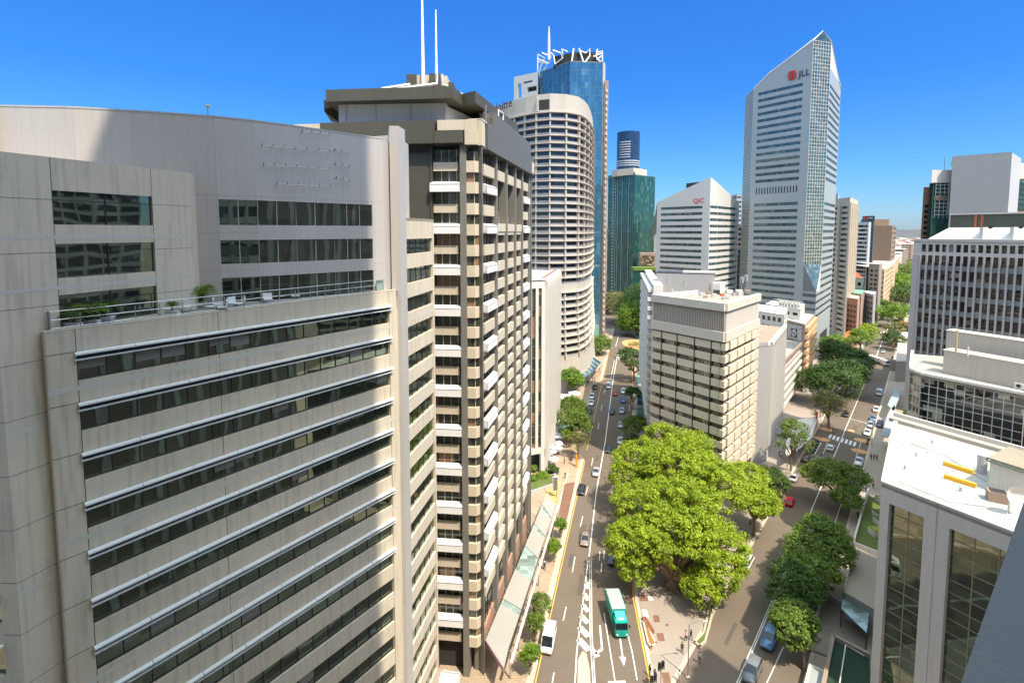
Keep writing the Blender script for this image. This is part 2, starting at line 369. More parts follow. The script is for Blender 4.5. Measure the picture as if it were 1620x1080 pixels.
# markings
W=MB(); Yl=MB(); zl=.010
def ln(pxs,w,mb=W): strip([G(*p) for p in pxs],w,zl,mb)
strip([(EL(y)+.32,y) for y in (20,137.5)],.16,zl,Yl); strip([(EL(y)+.32,y) for y in (213.5,330)],.14,zl,Yl); strip([(EL(y)+.2,y) for y in (144,207)],.14,zl,Yl)
strip([(p[0]-.35,p[1]) for p in kp],.22,zl,Yl)
strip([G(943,780),G(957.5,698),G(969.7,602),G(977,560)],.28,zl,W)
ln([(943,780),(932,880)],.22)
ln([(930.5,886),(912.5,1030),(908,1110)],.2); ln([(933,886),(933.5,1002),(940,1110)],.14); ln([(935.5,886),(936.5,1002),(943.5,1110)],.14)
for a,b,c,d in ((513,528,640,615),(572,590,825,815),(632,650,810,800)): pass
for (x0,y0),(x1,y1),wd in (((928,920),(931.5,931),1.0),((924.5,938),(930.5,949),1.1),((922,956),(930.5,967),1.2),((919.5,973),(930.5,985),1.3),((917,991),(931,1006),1.4),((915.5,1010),(931.5,1028),1.5)):
    ln([(x0,y0),(x1,y1)],wd*.72)
for p in (((922,816),(918,833)),((909.7,880),(905.5,905)),((895.8,959),(891,981)),((876.5,1063),(873,1084)),((930,769),(926.5,783)),((938,724),(935.8,736)),((947.5,668),(946,679)),((952.5,640),(951.2,649)),((957,615),(956,622)),
          ((949,872),(948,886)),((956,870),(955,884)),((952,890),(951,905)),((970,765),(967,785)),((979,700),(977,712)),((996,640),(995,650))): ln(p,.16)
ln([(955.5,969),(973.6,1080)],.16); ln([(985,970),(1000,1030),(1008,1075)],.16)
# arrows
def arrow(px,py,ln_,turn=False):
    x,y=G(px,py); e=Vector((-.10,-.995)); n=Vector((-e.y,e.x))
    def P(a,b): return (x+e.x*a+n.x*b,y+e.y*a+n.y*b,zl)
    if not turn:
        W.face([P(0,-.12),P(0,.12),P(ln_-1.6,.12),P(ln_-1.6,-.12)]); W.face([P(ln_-1.6,-.5),P(ln_-1.6,.5),P(ln_,0)])
    else:
        W.face([P(0,-.14),P(0,.14),P(ln_-1.,.14),P(ln_-1.,-.14)]); W.face([P(ln_-1.4,-.14),P(ln_-.4,-1.2),P(ln_-.1,-1.0),P(ln_-1.,.14)]); W.face([P(ln_-1.2,-1.2),P(ln_+.6,-1.5),P(ln_+.1,-.4)])
arrow(980,1002,6.); arrow(949,988,6.,True)
ln([(949,598),(973,600)],.5); ln([(951,590),(975,592)],.25)
for k in range(9):      # curved give-way hatching at the far bend
    t=k/8; p=G(982+t*46,566-t*24+6*math.sin(t*3.1)); q=G(979+t*46,561-t*24+6*math.sin(t*3.1)); strip([p,q],.7,zl,W)
ln([(978,568),(992,552),(1030,538)],.25); ln([(1002,575),(1003,600)],.2)
ln([(974,548),(979,530)],.25); ln([(972,570),(966,600)],.2)
# Queen side
strip([(QC(y)-.35,y) for y in (30,96)],.13,zl,W); strip([(QC(y)+.0,y) for y in (30,96)],.13,zl,W)
strip([(QC(y)-.1,y) for y in (96,229)],.2,zl,W); strip([(QC(y)-.1,y) for y in (248,900)],.3,zl,W)
for c in ((1313.3,690),(1319.3,692),(1325.5,694),(1332.2,696),(1339,698),(1345.5,700),(1352.2,702)):
    x,y=G(*c); strip([(x-EQ[0]*1.9,y-EQ[1]*1.9),(x+EQ[0]*1.9,y+EQ[1]*1.9)],.62,zl,W)
ln([(1345.5,662),(1370,669),(1370,681)],.25); ln([(1245,1010),(1213,1080)],.14); ln([(1217,983),(1255,960)],.12)
strip([(QC(y)+6.3,y) for y in (100,150)],.14,zl,W); ln([(1289,718),(1299,700)],.18); ln([(1285,718),(1300,724),(1309,700)],.14)
x0,y0=QC(318),318
for k in range(8): 
    xx=x0-7.5+k*2.1; strip([(xx-2.5,318-2.5),(xx+2.0,318+2.9)],.9,zl,W)
for y in (160,164,168,172): strip([(QC(y)+1,y),(QC(y)+8,y-5)],.0,zl,W) if False else None
struct('road_markings',W,M_white); struct('yellow_kerb_lines',Yl,M_yel)
mb=MB()
for c,rx,ry in (((1307.8,679),2.4,1.0),((1300,694.4),2.3,1.),((1364.4,696.7),2.3,1.),((1360,713.3),2.2,1.),((1346.7,681),1.0,.6)):
    x,y=G(*c); mb.prism([(x+rx*math.cos(t)*EQ[1]+ry*math.sin(t)*EQ[0]*1.6,y-rx*math.cos(t)*EQ[0]+ry*math.sin(t)*EQ[1]*1.6) for t in [k*math.pi/6 for k in range(12)]],0,.05)
struct('kerb_build_outs',mb,M_orange)
mb=MB(); a=[G(*p) for p in ((921.5,1030),(914,1045),(913,1120),(937,1120),(933,1060),(928,1035))]; mb.prism(a,0,.15); struct('traffic_island',mb,M_kerb)
# brick inset and yellow hatching on the west footpath
mb=MB(); a=[G(*p,.137) for p in ((893,765),(910,762),(897,822),(883,815))]; mb.face([(*p,.141) for p in a]); struct('brick_band',mb,M_brickd)
mb=MB()
for k in range(9):
    u=k/8; p=G(862+u*6-4,806-u*38,.137); q=G(880+u*8,796-u*36,.137); strip([p,q],.5,.145,mb)
struct('yellow_hatching',mb,M_yel)
mb=MB(); strip([(EL(y)-3.4,y) for y in (110,130)],.5,.139,mb); strip([G(*p,.137) for p in ((881,762),(893,765))],.5,.14,mb); strip([G(880,815,.13),G(897,829,.13)],.6,.14,mb); struct('footpath_edging',mb,M_kerb)
# metal covers in the plaza
mb=MB()
for (px,py,wx,wy) in ((1018.5,945,1.6,1.6),(1038.5,978,1.0,1.5),(1045,1007,1.1,1.6),(1054,1071,1.1,1.7),(1055,988,.5,.5)):
    x,y=G(px,py,.13); mb.prism([(x-wx/2-.1,y-wy/2),(x+wx/2-.1,y-wy/2),(x+wx/2+.1,y+wy/2),(x-wx/2+.1,y+wy/2)],.1,.142)
struct('access_covers',mb,M_brickd)
mb=MB(); x,y=G(1021,970,.13); mb.prism([(x-.4,y-.9),(x+.4,y-.9),(x+.4,y+.9),(x-.4,y+.9)],.1,.143); x,y=G(1029,946,.13); mb.prism([(x-.4,y-.5),(x+.4,y-.5),(x+.4,y+.5),(x-.4,y+.5)],.1,.143); struct('stone_inlay',mb,M_white)

pt_=MB(); r_=random.Random(5); pm=mat('asphalt_patch',(.105,.085,.068),.9,var=.15)
for k in range(26):
    y=r_.uniform(72,210); left=k%2
    if left: x=EL(y)+r_.uniform(1.5,12); e=EE
    else: x=QC(y)+r_.uniform(-7.5,7.5); e=EQ
    w_=r_.uniform(.35,1.3); l_=r_.uniform(1.2,6); n=(-e[1],e[0])
    pt_.face([(x,y,.006),(x+n[0]*w_,y+n[1]*w_,.006),(x+n[0]*w_+e[0]*l_,y+n[1]*w_+e[1]*l_,.006),(x+e[0]*l_,y+e[1]*l_,.006)][::-1])
struct('road_patches',pt_,pm)
mh=MB()
for k in range(14):
    y=r_.uniform(75,190); x=(EL(y)+r_.uniform(3,11)) if k%2 else QC(y)+r_.uniform(-6,6); mh.face([(x+.35*math.cos(q),y+.35*math.sin(q),.008) for q in [i*math.pi/5 for i in range(10)]])
struct('manhole_covers',mh,M_frame)
# ============================================================ near left office block
lb=Bld('office_building','pale concrete office block filling the left side, with long window bands and roof terrace',(-20,38,0))
F=Fr((-26.9,28.7),(-11.5,49.9)); cw=lb.mb('wall',[M_conc]); ch=3.1; TT=58.2
M_blind=mat('roller_blind',(.22,.21,.185),.35,var=.05)
F0=F.s_at(110); F1=F.L-.95; FJ=F.s_at(340)
rows=[]
for k in range(17):
    t=56.8-ch*k; rows.append((t-1.78,t-.49) if k<9 else (t-1.7,t-.15))
F.wall(cw,0,F.L,0,TT,[(F0,F1,a,b) for a,b in rows],.28)
for k,(a,b) in enumerate(rows):
    if b<8: continue
    w_=lb.new('window',[G_lb,M_frame]); F.window(w_,F0,F1,a,b,.28,1.45)
    F.box(w_,F0,F1,-.27,-.2,a,a+.05,1)
    npn=round((F1-F0)/1.45); rb2=random.Random(100+k); pw=(F1-F0)/npn
    for j in range(npn):
        if rb2.random()<(.75 if (k==0 and j<4) else .14):
            drop=rb2.uniform(.25,.75)*(b-a); bl=lb.new('blind',[M_blind]); F.quad(bl,F0+pw*j+.05,F0+pw*(j+1)-.05,b-drop,b-.02,-.272)
    if k<9:
        t=56.8-ch*k; s=lb.new('sun_awning',[M_awn,M_dark])
        for j in range(8):
            x0=F0-.1+(F1+.35-F0)*j/8; x1=F0-.1+(F1+.35-F0)*(j+1)/8-.03
            s.face([F.P(x0,.03,t),F.P(x0,.30,t-.06),F.P(x1,.30,t-.06),F.P(x1,.03,t)][::-1],0); F.box(s,x0,x1,.26,.30,t-.17,t-.06,0)
            F.box(s,x0,x1,.02,.20,t-.50,t-.43,0)
        F.box(s,F0,F1,.004,.03,t-.5,t-.02,1)
F.box(cw,-.02,.04,-1.3,0,0,TT)
# shadow-gap joints in the concrete
jm=lb.mb('panel_joint',[M_dark])
for s in (F0,FJ,F1+.02):
    F.box(jm,s-.018,s+.018,.002,.006,0,TT)
for k in range(17):
    t=56.8-ch*k+.02; F.box(jm,0,F0,.002,.006,t-.02,t+.015)
# pale band painted on the render every other floor
lbnd=mat('concrete_light_band',(.56,.52,.45),.85,var=.05)
bm_=lb.mb('pale_stripe',[lbnd])
for k in (0,3,6,9,12): F.box(bm_,0,F.L,.004,.009,56.8-ch*k-2.35,56.8-ch*k-2.05)
# core wall (older part) behind, with corner at far left
W1=Fr((-28.,27.2),(-24.0,38.0)); zW=68.3
sA=W1.s_at(88); sB=W1.s_at(244.5); zr=[(64.4,66.4),(61.2,63.25),(58.2,60.2)]
W1.wall(cw,0,W1.L,0,zW,[(sA,sB,a,b) for a,b in zr],.15)
for a,b in zr: W1.window(lb.new('window',[G_lb,M_frame]),sA,sB,a,b,.15,(sB-sA)/2,.04)
W0=Fr((-46,27.6),(-28.,27.2)); wz=[(44.9+.0-ch*k*1.0,46.5-ch*k) for k in range(0,14)]
W0.wall(cw,0,W0.L,0,zW,[(4,W0.L-1.05,a-.2,b-.0) for a,b in wz],.25)
for a,b in wz:
    if b>10: W0.window(lb.new('window',[G_lb,M_frame]),4,W0.L-1.05,a-.2,b,.25,1.4); W0.box(lb.mb('sun_blade',[M_awn]),4,W0.L-1.,.02,.35,b+.1,b+.18)
W2=Fr((-24.0,38.0),(-25.6,43.0)); W2.wall(cw,0,W2.L,50,zW,[])
for k in range(-4,14):
    z=56.55-ch*k+.0
    if z<zW: W1.box(jm,0,(W1.L if k<0 else 3.2),.002,.006,z-.012,z+.012); W0.box(jm,W0.L-1.05,W0.L,.002,.006,z-.012,z+.012)
for s in (sA,sB): W1.box(jm,s-.014,s+.014,.0015,.0055,58,zW)
for zz in (60.9,): W1.box(bm_,0,W1.L,.004,.009,60.55,60.75)
for k in (1,4,7): W1.box(bm_,0,3.2,.004,.009,56.8-ch*k-1.1,56.8-ch*k-.8)
W1.box(bm_,0,W1.L,.004,.009,63.55,63.75)
lb.mb('roof',[M_roof]).prism([(-46,27.7),(-28,27.3),(-24.1,38.0),(-25.7,43),(-50,42)],zW-.6,zW-.35)
cp=lb.mb('parapet',[M_conc]); W1.box(cp,0,W1.L,-.4,-.01,zW-.3,zW+.02); F.box(cp,0,F.L+.0,-.35,.02,TT-.02,TT+.05)
# side wing along the street
V=Fr((-11.1,52.4),(-9.35,60.6)); zV=65.4
vw=[(55.4-ch*k,56.98-ch*k) for k in range(-2,16)]
V.wall(cw,0,V.L,0,zV,[(.25,V.L-.55,a,b) for a,b in vw],.22)
for a,b in vw:
    if b>6: V.window(lb.new('window',[G_lb,M_frame]),.25,V.L-.55,a,b,.22,1.45)
for k in (0,3,6,9): V.box(bm_,0,V.L,.004,.009,56.8-ch*k-2.35,56.8-ch*k-2.05)
V.box(jm,V.L-.56,V.L-.54,.002,.005,0,zV)
lb.mb('wing_roof',[M_roof]).prism([(-11.1,52.4),(-9.35,60.6),(-26,66),(-27,54)],zV-.3,zV-.01)
V2=Fr((-9.35,60.6),(-24,66)); V2.wall(cw,0,V2.L,0,zV,[])
# tall stair pier and lift core
pier=lb.mb('stair_pier',[M_metalpanel]); pier.prism([(-12.05,50.5),(-11.15,50.5),(-10.95,52.6),(-12.2,56),(-13,54)],0,74.3)
pier.prism([(-18.,56.2),(-12.3,54.),(-12.1,60),(-18,62)],60,74.1)
F.box(cw,F.L-.02,F.L+.45,-1.2,-.35,0,TT-2) 
# curved plant screen
gp=[(-4,35.9),(0,36.5),(130,37.0),(250,38.4),(348,39.9),(410,41.4),(470,43.4),(530,45.8),(590,48.4),(609,49.3)]
gpt=[((p[0]-CX)/FPX*p[1],p[1]) for p in gp]; gpt=[(-55,34.0)]+gpt; zG=72.8
gm_=lb.mb('curved_screen_wall',[M_metalpanel])
gr=[(64.5,66.5),(61.4,63.3),(58.25,60.3)]
wins=[lb.new('window',[G_lb,M_lframe]) for _ in gr]
for i,(p,q) in enumerate(zip(gpt,gpt[1:])):
    f=Fr(p,q); inside=5<=i<=8
    # split long segments so the curve and its top read smoothly
    f.wall(gm_,0,f.L,TT-.2,zG,[(0,f.L,a,b) for a,b in gr] if inside else [],.15)
    if inside:
        for w_,(a,b) in zip(wins,gr):
            f.window(w_,0,f.L,a,b,.15,1.45,.05); f.box(w_,0,.05,-.15,-.08,a,b,1)
cap=lb.mb('screen_coping',[M_ltgrey]); 
for p,q in zip(gpt,gpt[1:]): f=Fr(p,q); f.box(cap,0,f.L,-.3,.03,zG,zG+.12)
fe=Fr(gpt[-1],(gpt[-1][0]+.2,gpt[-1][1]+1.6)); fe.wall(gm_,0,fe.L,TT-.2,zG,[])
for z in (66.8,63.9,60.9):
  jm2=lb.new('screen_joint',[M_grey])
  for p,q in zip(gpt,gpt[1:]):
    f=Fr(p,q)
    f.box(jm2,0,f.L,.001,.004,z-.015,z+.015) if z>66 or p[0]<-22.9 or p[0]>-14 else None
lb.mb('plant_roof',[M_roof]).prism([(p[0]-.2,p[1]+.5) for p in gpt]+[(-12.8,60),(-55,60)],zG-1.2,zG-1.)
# fixing rails left from a sign
def rail(px0,y0,px1,y1,n):
    def on(px,py):
        for p,q in zip(gpt,gpt[1:]):
            f=Fr(p,q); s=f.s_at(px)
            if -.01<=s<=f.L+.01:
                x,y=f.P(s,.0); return f,s,zat(px,py,y)
        return None
    m=lb.new('mounting_rail',[M_ltgrey,M_frame])
    a,b=on(px0,y0),on(px1,y1); pts=[]
    for k in range(n+1):
        px=px0+(px1-px0)*k/n; py=y0+(y1-y0)*k/n; r=on(px,py)
        if not r: return
        f,s,z=r; pts.append(f.P(s,.38,z)); m.tube([f.P(s,.0,z+.02),f.P(s,.36,z+.02)],.03,4,1); m.tube([f.P(s,.3,z),f.P(s,.3,z+.22)],.03,4,1)
    m.tube(pts,.035,4,0)
rail(419,231.5,523,241,6); rail(420.6,261.5,522,269,6); rail(440,292,523,296,5); rail(482,209,524,214,3)
rail(532,239,553,243,2); rail(532,261,554,265,2); rail(533,283,554,287,2)
# terrace
tf=lb.mb('terrace_floor',[mat('terrace_paving',(.20,.20,.20),.8,var=.1,joint=(.6,.6),jcol=.7)])
tf.prism([F.P(0,-.05),F.P(F.L,-.05),(-11.4,52),(-26,43.5),(-24.1,38),(-26.9,30.3)],TT-.5,TT-.10)
rl=lb.mb('railing',[M_steel]); glp=lb.mb('railing_glass',[G_can])
s0=.35; s1=F.L-2.2
for z in (1.12,.62,.12): rl.tube([F.P(s0,-.28,TT+z),F.P(s1,-.28,TT+z)],.028,5)
n=17
for k in range(n+1):
    s=s0+(s1-s0)*k/n; F.box(rl,s-.025,s+.025,-.31,-.25,TT,TT+.98)
F.box(glp,s1,F.L-1.3,-.3,-.27,TT+.1,TT+1.1); rl.tube([F.P(s0,-.28,TT+1.12),F.P(s0,-1.1,TT+1.12)],.028,5); rl.tube([F.P(s0,-.28,TT+.62),F.P(s0,-1.1,TT+.62)],.028,5)
for q in range(8): F.box(rl,s0-.02,s0+.02,-.3-q*.1-.02,-.3-q*.1,TT,TT+1.12)
lb.done()
# roof light on the curved screen
t=thing('roof_light','slim black pole with gold globe on the curved roof of the left block','lamp',(at(322,187,39.6)[0],40.2,zG-.6))
x,y,z=t.location; m=MB(); m.cyl(x,y,z,z+1.35,.025,.02,5); m.build('pole',[M_black],t); m=MB(); m.tube([(x,y,z+1.33),(x,y,z+1.38),(x,y,z+1.5),(x,y,z+1.6),(x,y,z+1.64)],[.03,.11,.14,.11,.03],8); m.build('globe',[mat('gold',(.7,.45,.15),.35)],t,True)
# ============================================================ dark stone tower with white awnings
dt=Bld('tower_block','dark stone office tower with white tiled awnings and two tall white roof masts',(-8,80,0))
K=(-4.5,68.3); h=2.8
R=Fr(K,(K[0]+.2294*36,K[1]+.9733*36)); Lf=24; FD=Fr((K[0]-.9945*Lf,K[1]+.105*Lf),K)
def fx(px): # position on the front wall from image column
    return FD.s_at(px)
olw=dt.mb('wall',[M_olive]); pierm=[M_olivel]
zb0=75.6  # underside of the dark fascia
top0=zat(700,318,68.3)
# front: piers
xs=dict(a=fx(686),b=fx(729),c=fx(739),d=fx(757))
pp=dt.new('pier',pierm); FD.box(pp,xs['b'],xs['c'],-1.2,.35,0,zb0); 
pp=dt.new('pier',pierm); pp.prism([FD.P(xs['d']-.1,-.6),FD.P(xs['d']+.5,-.1),R.P(.9,.35),R.P(.9,-1.2),FD.P(xs['d']-.1,-1.4)],0,zb0)
FD.box(olw,0,xs['a']-.3,-.6,-.2,60.5,zb0-1.0); FD.box(olw,0,xs['a']-.3,-3,-.9,0,zb0)
FD.box(olw,xs['a']-.35,xs['a']-.1,-2.2,.0,0,zb0-.4)
# slab zones: z grid. awning tops
zk=zat(700,354.5,68.3)   # white awning top
glassback=FD
for k in range(-3,24):
    zt=zk-h*k      # top of spandrel (window above it)
    if zt<5 or zt>zb0: continue
    a,b=xs['a'],xs['b']; white=(k%2==0)
    if white and zt<zb0-2:
        s=dt.new('awning',[M_wtile,M_frame]); 
        s.face([FD.P(a-.3,.55,zt-.18),FD.P(b,.55,zt-.18),FD.P(b,-.35,zt+.12),FD.P(a-.3,-.35,zt+.12)],0)
        FD.box(s,a-.3,b,.42,.56,zt-1.28,zt-.19,0); FD.box(s,a-.3,b,-.3,.42,zt-1.26,zt-1.1,0); FD.box(s,a-.3,b,.562,.57,zt-.34,zt-.28,1)
    else:
        s=dt.new('spandrel',[M_beige]); FD.box(s,a,b-.35,-.65,-.25,zt-1.25,zt-.1,0)
    wdw=dt.new('window',[G_olive,M_lframe]); FD.quad(wdw,a-.2,b,zt-.2,min(zt+1.62,zb0),-.75,0)
    for q in range(1,4): x=a+(b-a)*q/3.6; FD.box(wdw,x-.04,x+.04,-.74,-.68,zt-.1,min(zt+1.6,zb0),1)
    # corner bay
    c,d=xs['c'],xs['d']; s=dt.new('corner_spandrel',[M_beige]); zc=zt-.02
    s.prism([FD.P(c,-.5),FD.P(c,.25),FD.P(d-.42,.25),FD.P(d,-.25),FD.P(d,-.9)],zc-1.5,zc)
    wdw=dt.new('window',[G_olive,M_lframe]); wdw.prism([FD.P(c,-.9),FD.P(c,-.1),FD.P(d-.5,-.1),FD.P(d-.05,-.45),FD.P(d,-1.2)],zc,zc+1.3,0); FD.box(wdw,d-.58,d-.5,-.12,-.06,zc,zc+1.3,1)
# right side bays
by=[R.s_at(p) for p in (766,784,800,814,825,836)]
for i in range(5):
    a=by[i]+(.0 if i==0 else .55); b=by[i+1]-.55 if i<4 else by[i+1]-.5
    pp=dt.new('pier',pierm); R.box(pp,b+.1,b+1.0,-1.6,.25,0,zb0)
    wd=(i in (0,4))
    for k in range(-3,23):
        zt=zk-h*k
        if zt<9 or zt>zb0-1.5: continue
        if (k in(-2,) or k==-1) and 0<i<4: continue
        if k==-3: pass
        aw=(k%2==0) if wd else (k==-1+1 and False)
        s=None
        if wd and k%2==0 and zt<zb0-4:
            s=dt.new('awning',[M_wtile,M_frame]); s.face([R.P(a,.45,zt-.18),R.P(b,.45,zt-.18),R.P(b,-.2,zt+.12),R.P(a,-.2,zt+.12)],0)
            for e_ in (a,b): s.face([R.P(e_,-.2,zt+.12),R.P(e_,.45,zt-.18),R.P(e_,.45,zt-1.28),R.P(e_,-.2,zt-1.28)],0)
            R.box(s,a,b,.34,.46,zt-1.28,zt-.19,0); R.box(s,a,b,.462,.47,zt-.34,zt-.28,1); R.box(s,a,b,-.3,.34,zt-1.27,zt-1.1,0)
        elif k==20 and 0<i<4:
            s=dt.new('awning',[M_offw,M_frame]); s.face([R.P(a,.6,zt-.3),R.P(b,.6,zt-.3),R.P(b,-.2,zt+.2),R.P(a,-.2,zt+.2)],0); R.box(s,a,b,.45,.61,zt-1.9,zt-.31,0)
        else:
            s=dt.new('spandrel',[M_beige]); R.box(s,a,b-.12,-.5,.03,zt-1.55,zt-.05,0)
        wdw=dt.new('window',[G_olive,M_lframe]); R.quad(wdw,a,b,zt-.15,zt+1.5,-.8,0)
        for q in range(1,4): x=a+(b-.9-a)*q/3; R.box(wdw,x-.04,x+.04,-.79,-.73,zt-.1,zt+1.45,1)
    if 0<i<4:
        wdw=dt.new('window',[G_olive,M_lframe]); zt=zk+h*2.6; R.quad(wdw,a,b,zk+h*.3,zb0,-1.0,0)
        s=dt.new('spandrel',[M_beige]); R.box(s,a,b,-.4,.15,zk+h*.0-1.0,zk+h*.0+.25,0)
    # ground floor stone base
    s=dt.new('plinth',[M_pink]); R.box(s,a,b,-1.2,-.2,0,5.2)
    wdw=dt.new('shopfront',[G_dark,M_frame]); R.window(wdw,a,b,5.2,9.,.5,1.5)
# fascia blocks
fa=dt.mb('fascia',[M_olive]); zf1=zat(600,186.5,66.5)
FD.box(fa,fx(517),fx(692),-3,1.0,zb0,zf1); FD.box(fa,fx(692),fx(736),-3,1.15,zb0,zat(710,205.5,67)); 
cb=dt.mb('corner_block',[M_beige]); FD.box(cb,fx(696),xs['d'],-3,.75,zat(710,205,67.5),zf1+.05); FD.box(cb,fx(738),xs['d'],-3,.8,zb0-.2,zf1+.04)
R.box(cb,.02,7.3,-1.5,.55,zb0+3.2,zf1+.04); R.box(cb,.02,1.6,-1.5,.5,zb0-.2,zb0+3.3)
fb=dt.mb('side_fascia',[mat('slate_panel',(.13,.128,.122),.6,var=.06)]); R.box(fb,2.2,R.L-.3,-1.5,.75,zb0-.4,zb0+3.1); R.box(fb,6,R.L-3,-1.6,.6,zb0+3.0,zb0+5.4)
R.box(dt.mb('end_block',[M_beige]),R.L-2.4,R.L-.2,-1.5,.8,zb0-.1,zb0+2.0)
lf=dt.mb('low_parapet',[M_beige]); FD.box(lf,fx(476)-.2,fx(520),-3,.3,zat(500,206,68.3),zat(500,191,68.3)); FD.box(olw,0,fx(520),-3,.2,40,zat(500,206,68.3))
# core walls so that the body is closed
core=dt.mb('core',[M_dark]); core.prism([FD.P(0,-1.3),FD.P(FD.L-1.6,-1.3),R.P(1.6,-1.7),R.P(R.L,-1.7),R.P(R.L,-20),FD.P(0,-32)],0,zb0+.1)
eb=dt.mb('rear_wall',[M_olivel]); R.box(eb,R.L-.6,R.L,-20,.3,0,zb0)
# penthouse
ph=dt.mb('penthouse_wall',[mat('penthouse_panel',(.52,.52,.50),.6,var=.05,joint=(2.6,8),jw=.02,jcol=.6)]); zp=zat(650,160.5,70)
PF=Fr((at(536,190,71.0)[0],71.0),(at(706,190,70)[0],70.)); PF.box(ph,0,PF.L,-16,0,zf1-3,zp+.3)
for px in (552,598,652,706): PF.box(dt.mb('downpipe',[M_ltgrey]),PF.s_at(px)-.12,PF.s_at(px)+.12,0,.15,zf1-.1,zp)
ph.prism([(at(706,190,70)[0],70.),(3.,99),(-8,99),(at(706,190,70)[0]-6,80)],zf1-3,zp-.6)
rf=dt.mb('roof_slab',[M_olive]); 
def pt(px,Y): return ((px-CX)/FPX*Y,Y)
zs0,zs1=81.0,83.1
pl_=[pt(517,70.0),pt(521,69.2),pt(718,67.4),pt(731,70.3),pt(753,69.7),pt(757,71),pt(817,92),pt(815,98),(-20,100),(-30,80)]
zs0,zs1=81.3,82.85
rf.prism([pt(522,69.2),pt(718,67.4),pt(733,71.3),pt(753,69.7),pt(819,91.6),pt(821,103),(-24,100),(-26,78)],zs0,zs1)
rf.prism([pt(519,70.5),pt(522,71.5),(-26,78),(-27,77)],zs0-1,zs1-.9)
mb_=dt.mb('roof_truss',[M_steel])
for k in range(7):
    s=3+k*4.2; mb_.tube([R.P(s,.2,zf1-1),R.P(s,.2,zs0)],.12,5); mb_.tube([R.P(s,.2,zs0-.3),R.P(s+4,-1.8,zs0-1.8)],.08,4)
mb_.tube([R.P(2,.2,zs0-1.2),R.P(32,.2,zs0-1.2)],.08,4)
rp=dt.mb('roof_pipe',[mat('white_pipe',(.75,.70,.62),.5)])
def P3(px,py,Y): return at(px,py,Y)
rp.tube([P3(603.5,158,69),P3(603.5,141,69),P3(648,134,73)],.22,6); rp.tube([P3(627.5,157,69),P3(627.5,141,69),P3(691,133,74),P3(691,117,74)],.22,6)
rp.tube([P3(699,118,73),P3(700,134,73),P3(735,152,78)],.2,6); rp.tube([P3(777,168,80),P3(788,175,80),P3(788,190,80)],.18,5); rp.tube([P3(788,175,80),P3(795.5,180,82),P3(795.5,196,82)],.18,5)
for px,y0,y1 in ((801.5,243,287),(815.5,251,292)): 
    Y=88 if px<810 else 93; rp.tube([P3(px,y0,Y),P3(px,y1,Y)],.18,5)
rb=dt.mb('lift_overrun',[M_olive,M_beige]); 
def bx(px0,px1,Y,d,ya,yb,m): 
    x0=(px0-CX)/FPX*Y; x1=(px1-CX)/FPX*Y; rb.box(x0,x1,Y,Y+d,zat(px0,yb,Y),zat(px0,ya,Y),m)
bx(647,662,75,6,117.5,150,0); bx(662,682,75.6,5,119,150,1); bx(682,699,74.6,6,116.5,150,0); bx(699,710,78,6,120,152,1); bx(710,719,79.5,6,130,155,0)
ms=dt.mb('mast',[mat('mast_white',(.82,.80,.76),.5)])
x,y=pt(672.8,75.3); ms.cyl(x,y,83,zat(672,118,75.3),.27,.27,8); ms.cyl(x,y,zat(672,118,75.3),zat(672,-20,75.3)+3,.27,.10,8)
x,y=pt(693.5,77.5); ms.cyl(x,y,83,zat(693,117,77.5),.2,.2,8); ms.cyl(x,y,zat(693,117,77.5),zat(693,16,77.5),.2,.09,8)
dt.done()
# lobby recess at the foot
t=thing('entrance_canopy','white flat-roofed entrance canopy at the foot of the dark stone tower','canopy',(-8.5,62,0))
m=MB(); a=[G(*p,4.2) for p in ((700,1062),(727,1066),(722,1110),(684,1110))]; m.prism(a,3.9,4.2); m.build('roof',[M_roofw],t)
m=MB(); a2=[(p[0]*1.0,p[1]) for p in a]; 
for i in range(4):
    p,q=a2[i],a2[(i+1)%4]; f=Fr(p,q); f.box(m,0,f.L,-.1,.1,3.7,4.45)
for p in a2: m.cyl(p[0]*.99-.05,p[1]-.1,0,3.9,.15,.15,6)
m.build('edge_beam',[M_ltgrey],t)
# street awning beside the tower
aw=Bld('street_awning','long low metal and glass street awning along the foot of the dark stone tower',(2,85,0),'awning')
L0,L1=G(768,1012,4.6),G(866,778,4.6); R0,R1=G(804,1026,4.6),G(879,799,4.6)
import itertools
def lerp(p,q,t): return (p[0]+(q[0]-p[0])*t,p[1]+(q[1]-p[1])*t)
ts=[0,.03,.235,.265,.45,.61,.635,.80,.825,.97,1]
kinds=['g','m','g','m','G','m','g','m','g','m']
ts=[0,.17,.20,.37,.53,.68,.705,.85,.875,1]; kinds=['m','g','m','G','m','g','m','g','m']
sc_=mat('awning_roof',(.36,.34,.30),.5,var=.05,joint=(40,.35),jw=.02,jcol=.75)
for k,kd in enumerate(kinds):
    a,b=ts[k],ts[k+1]; P_=[lerp(L0,L1,a),lerp(R0,R1,a),lerp(R0,R1,b),lerp(L0,L1,b)]
    m=aw.new('roof_panel' if kd=='m' else 'glass_panel',[sc_ if kd=='m' else G_can]); m.prism(P_,4.5 if kd=='m' else 4.42,4.62 if kd=='m' else 4.5)
    if kd=='G':
        for q in (1,2,3,4): 
            m2=aw.mb('glazing_bar',[M_ltgrey]); p=lerp(P_[0],P_[3],q/5.); r=lerp(P_[1],P_[2],q/5.); m2.tube([(*p,4.53),(*r,4.53)],.04,4)
tip=G(722,1018,4.6); m=aw.new('roof_panel',[sc_]); m.prism([L0,R0,G(797,1057,4.6)],4.5,4.62)
ed=aw.mb('edge_beam',[M_offw]); Rb0=G(797,1057,4.6); ed.tube([(R0[0]+.35,R0[1]-2.3,4.5),(R1[0]+.45,R1[1],4.5)],.22,6)
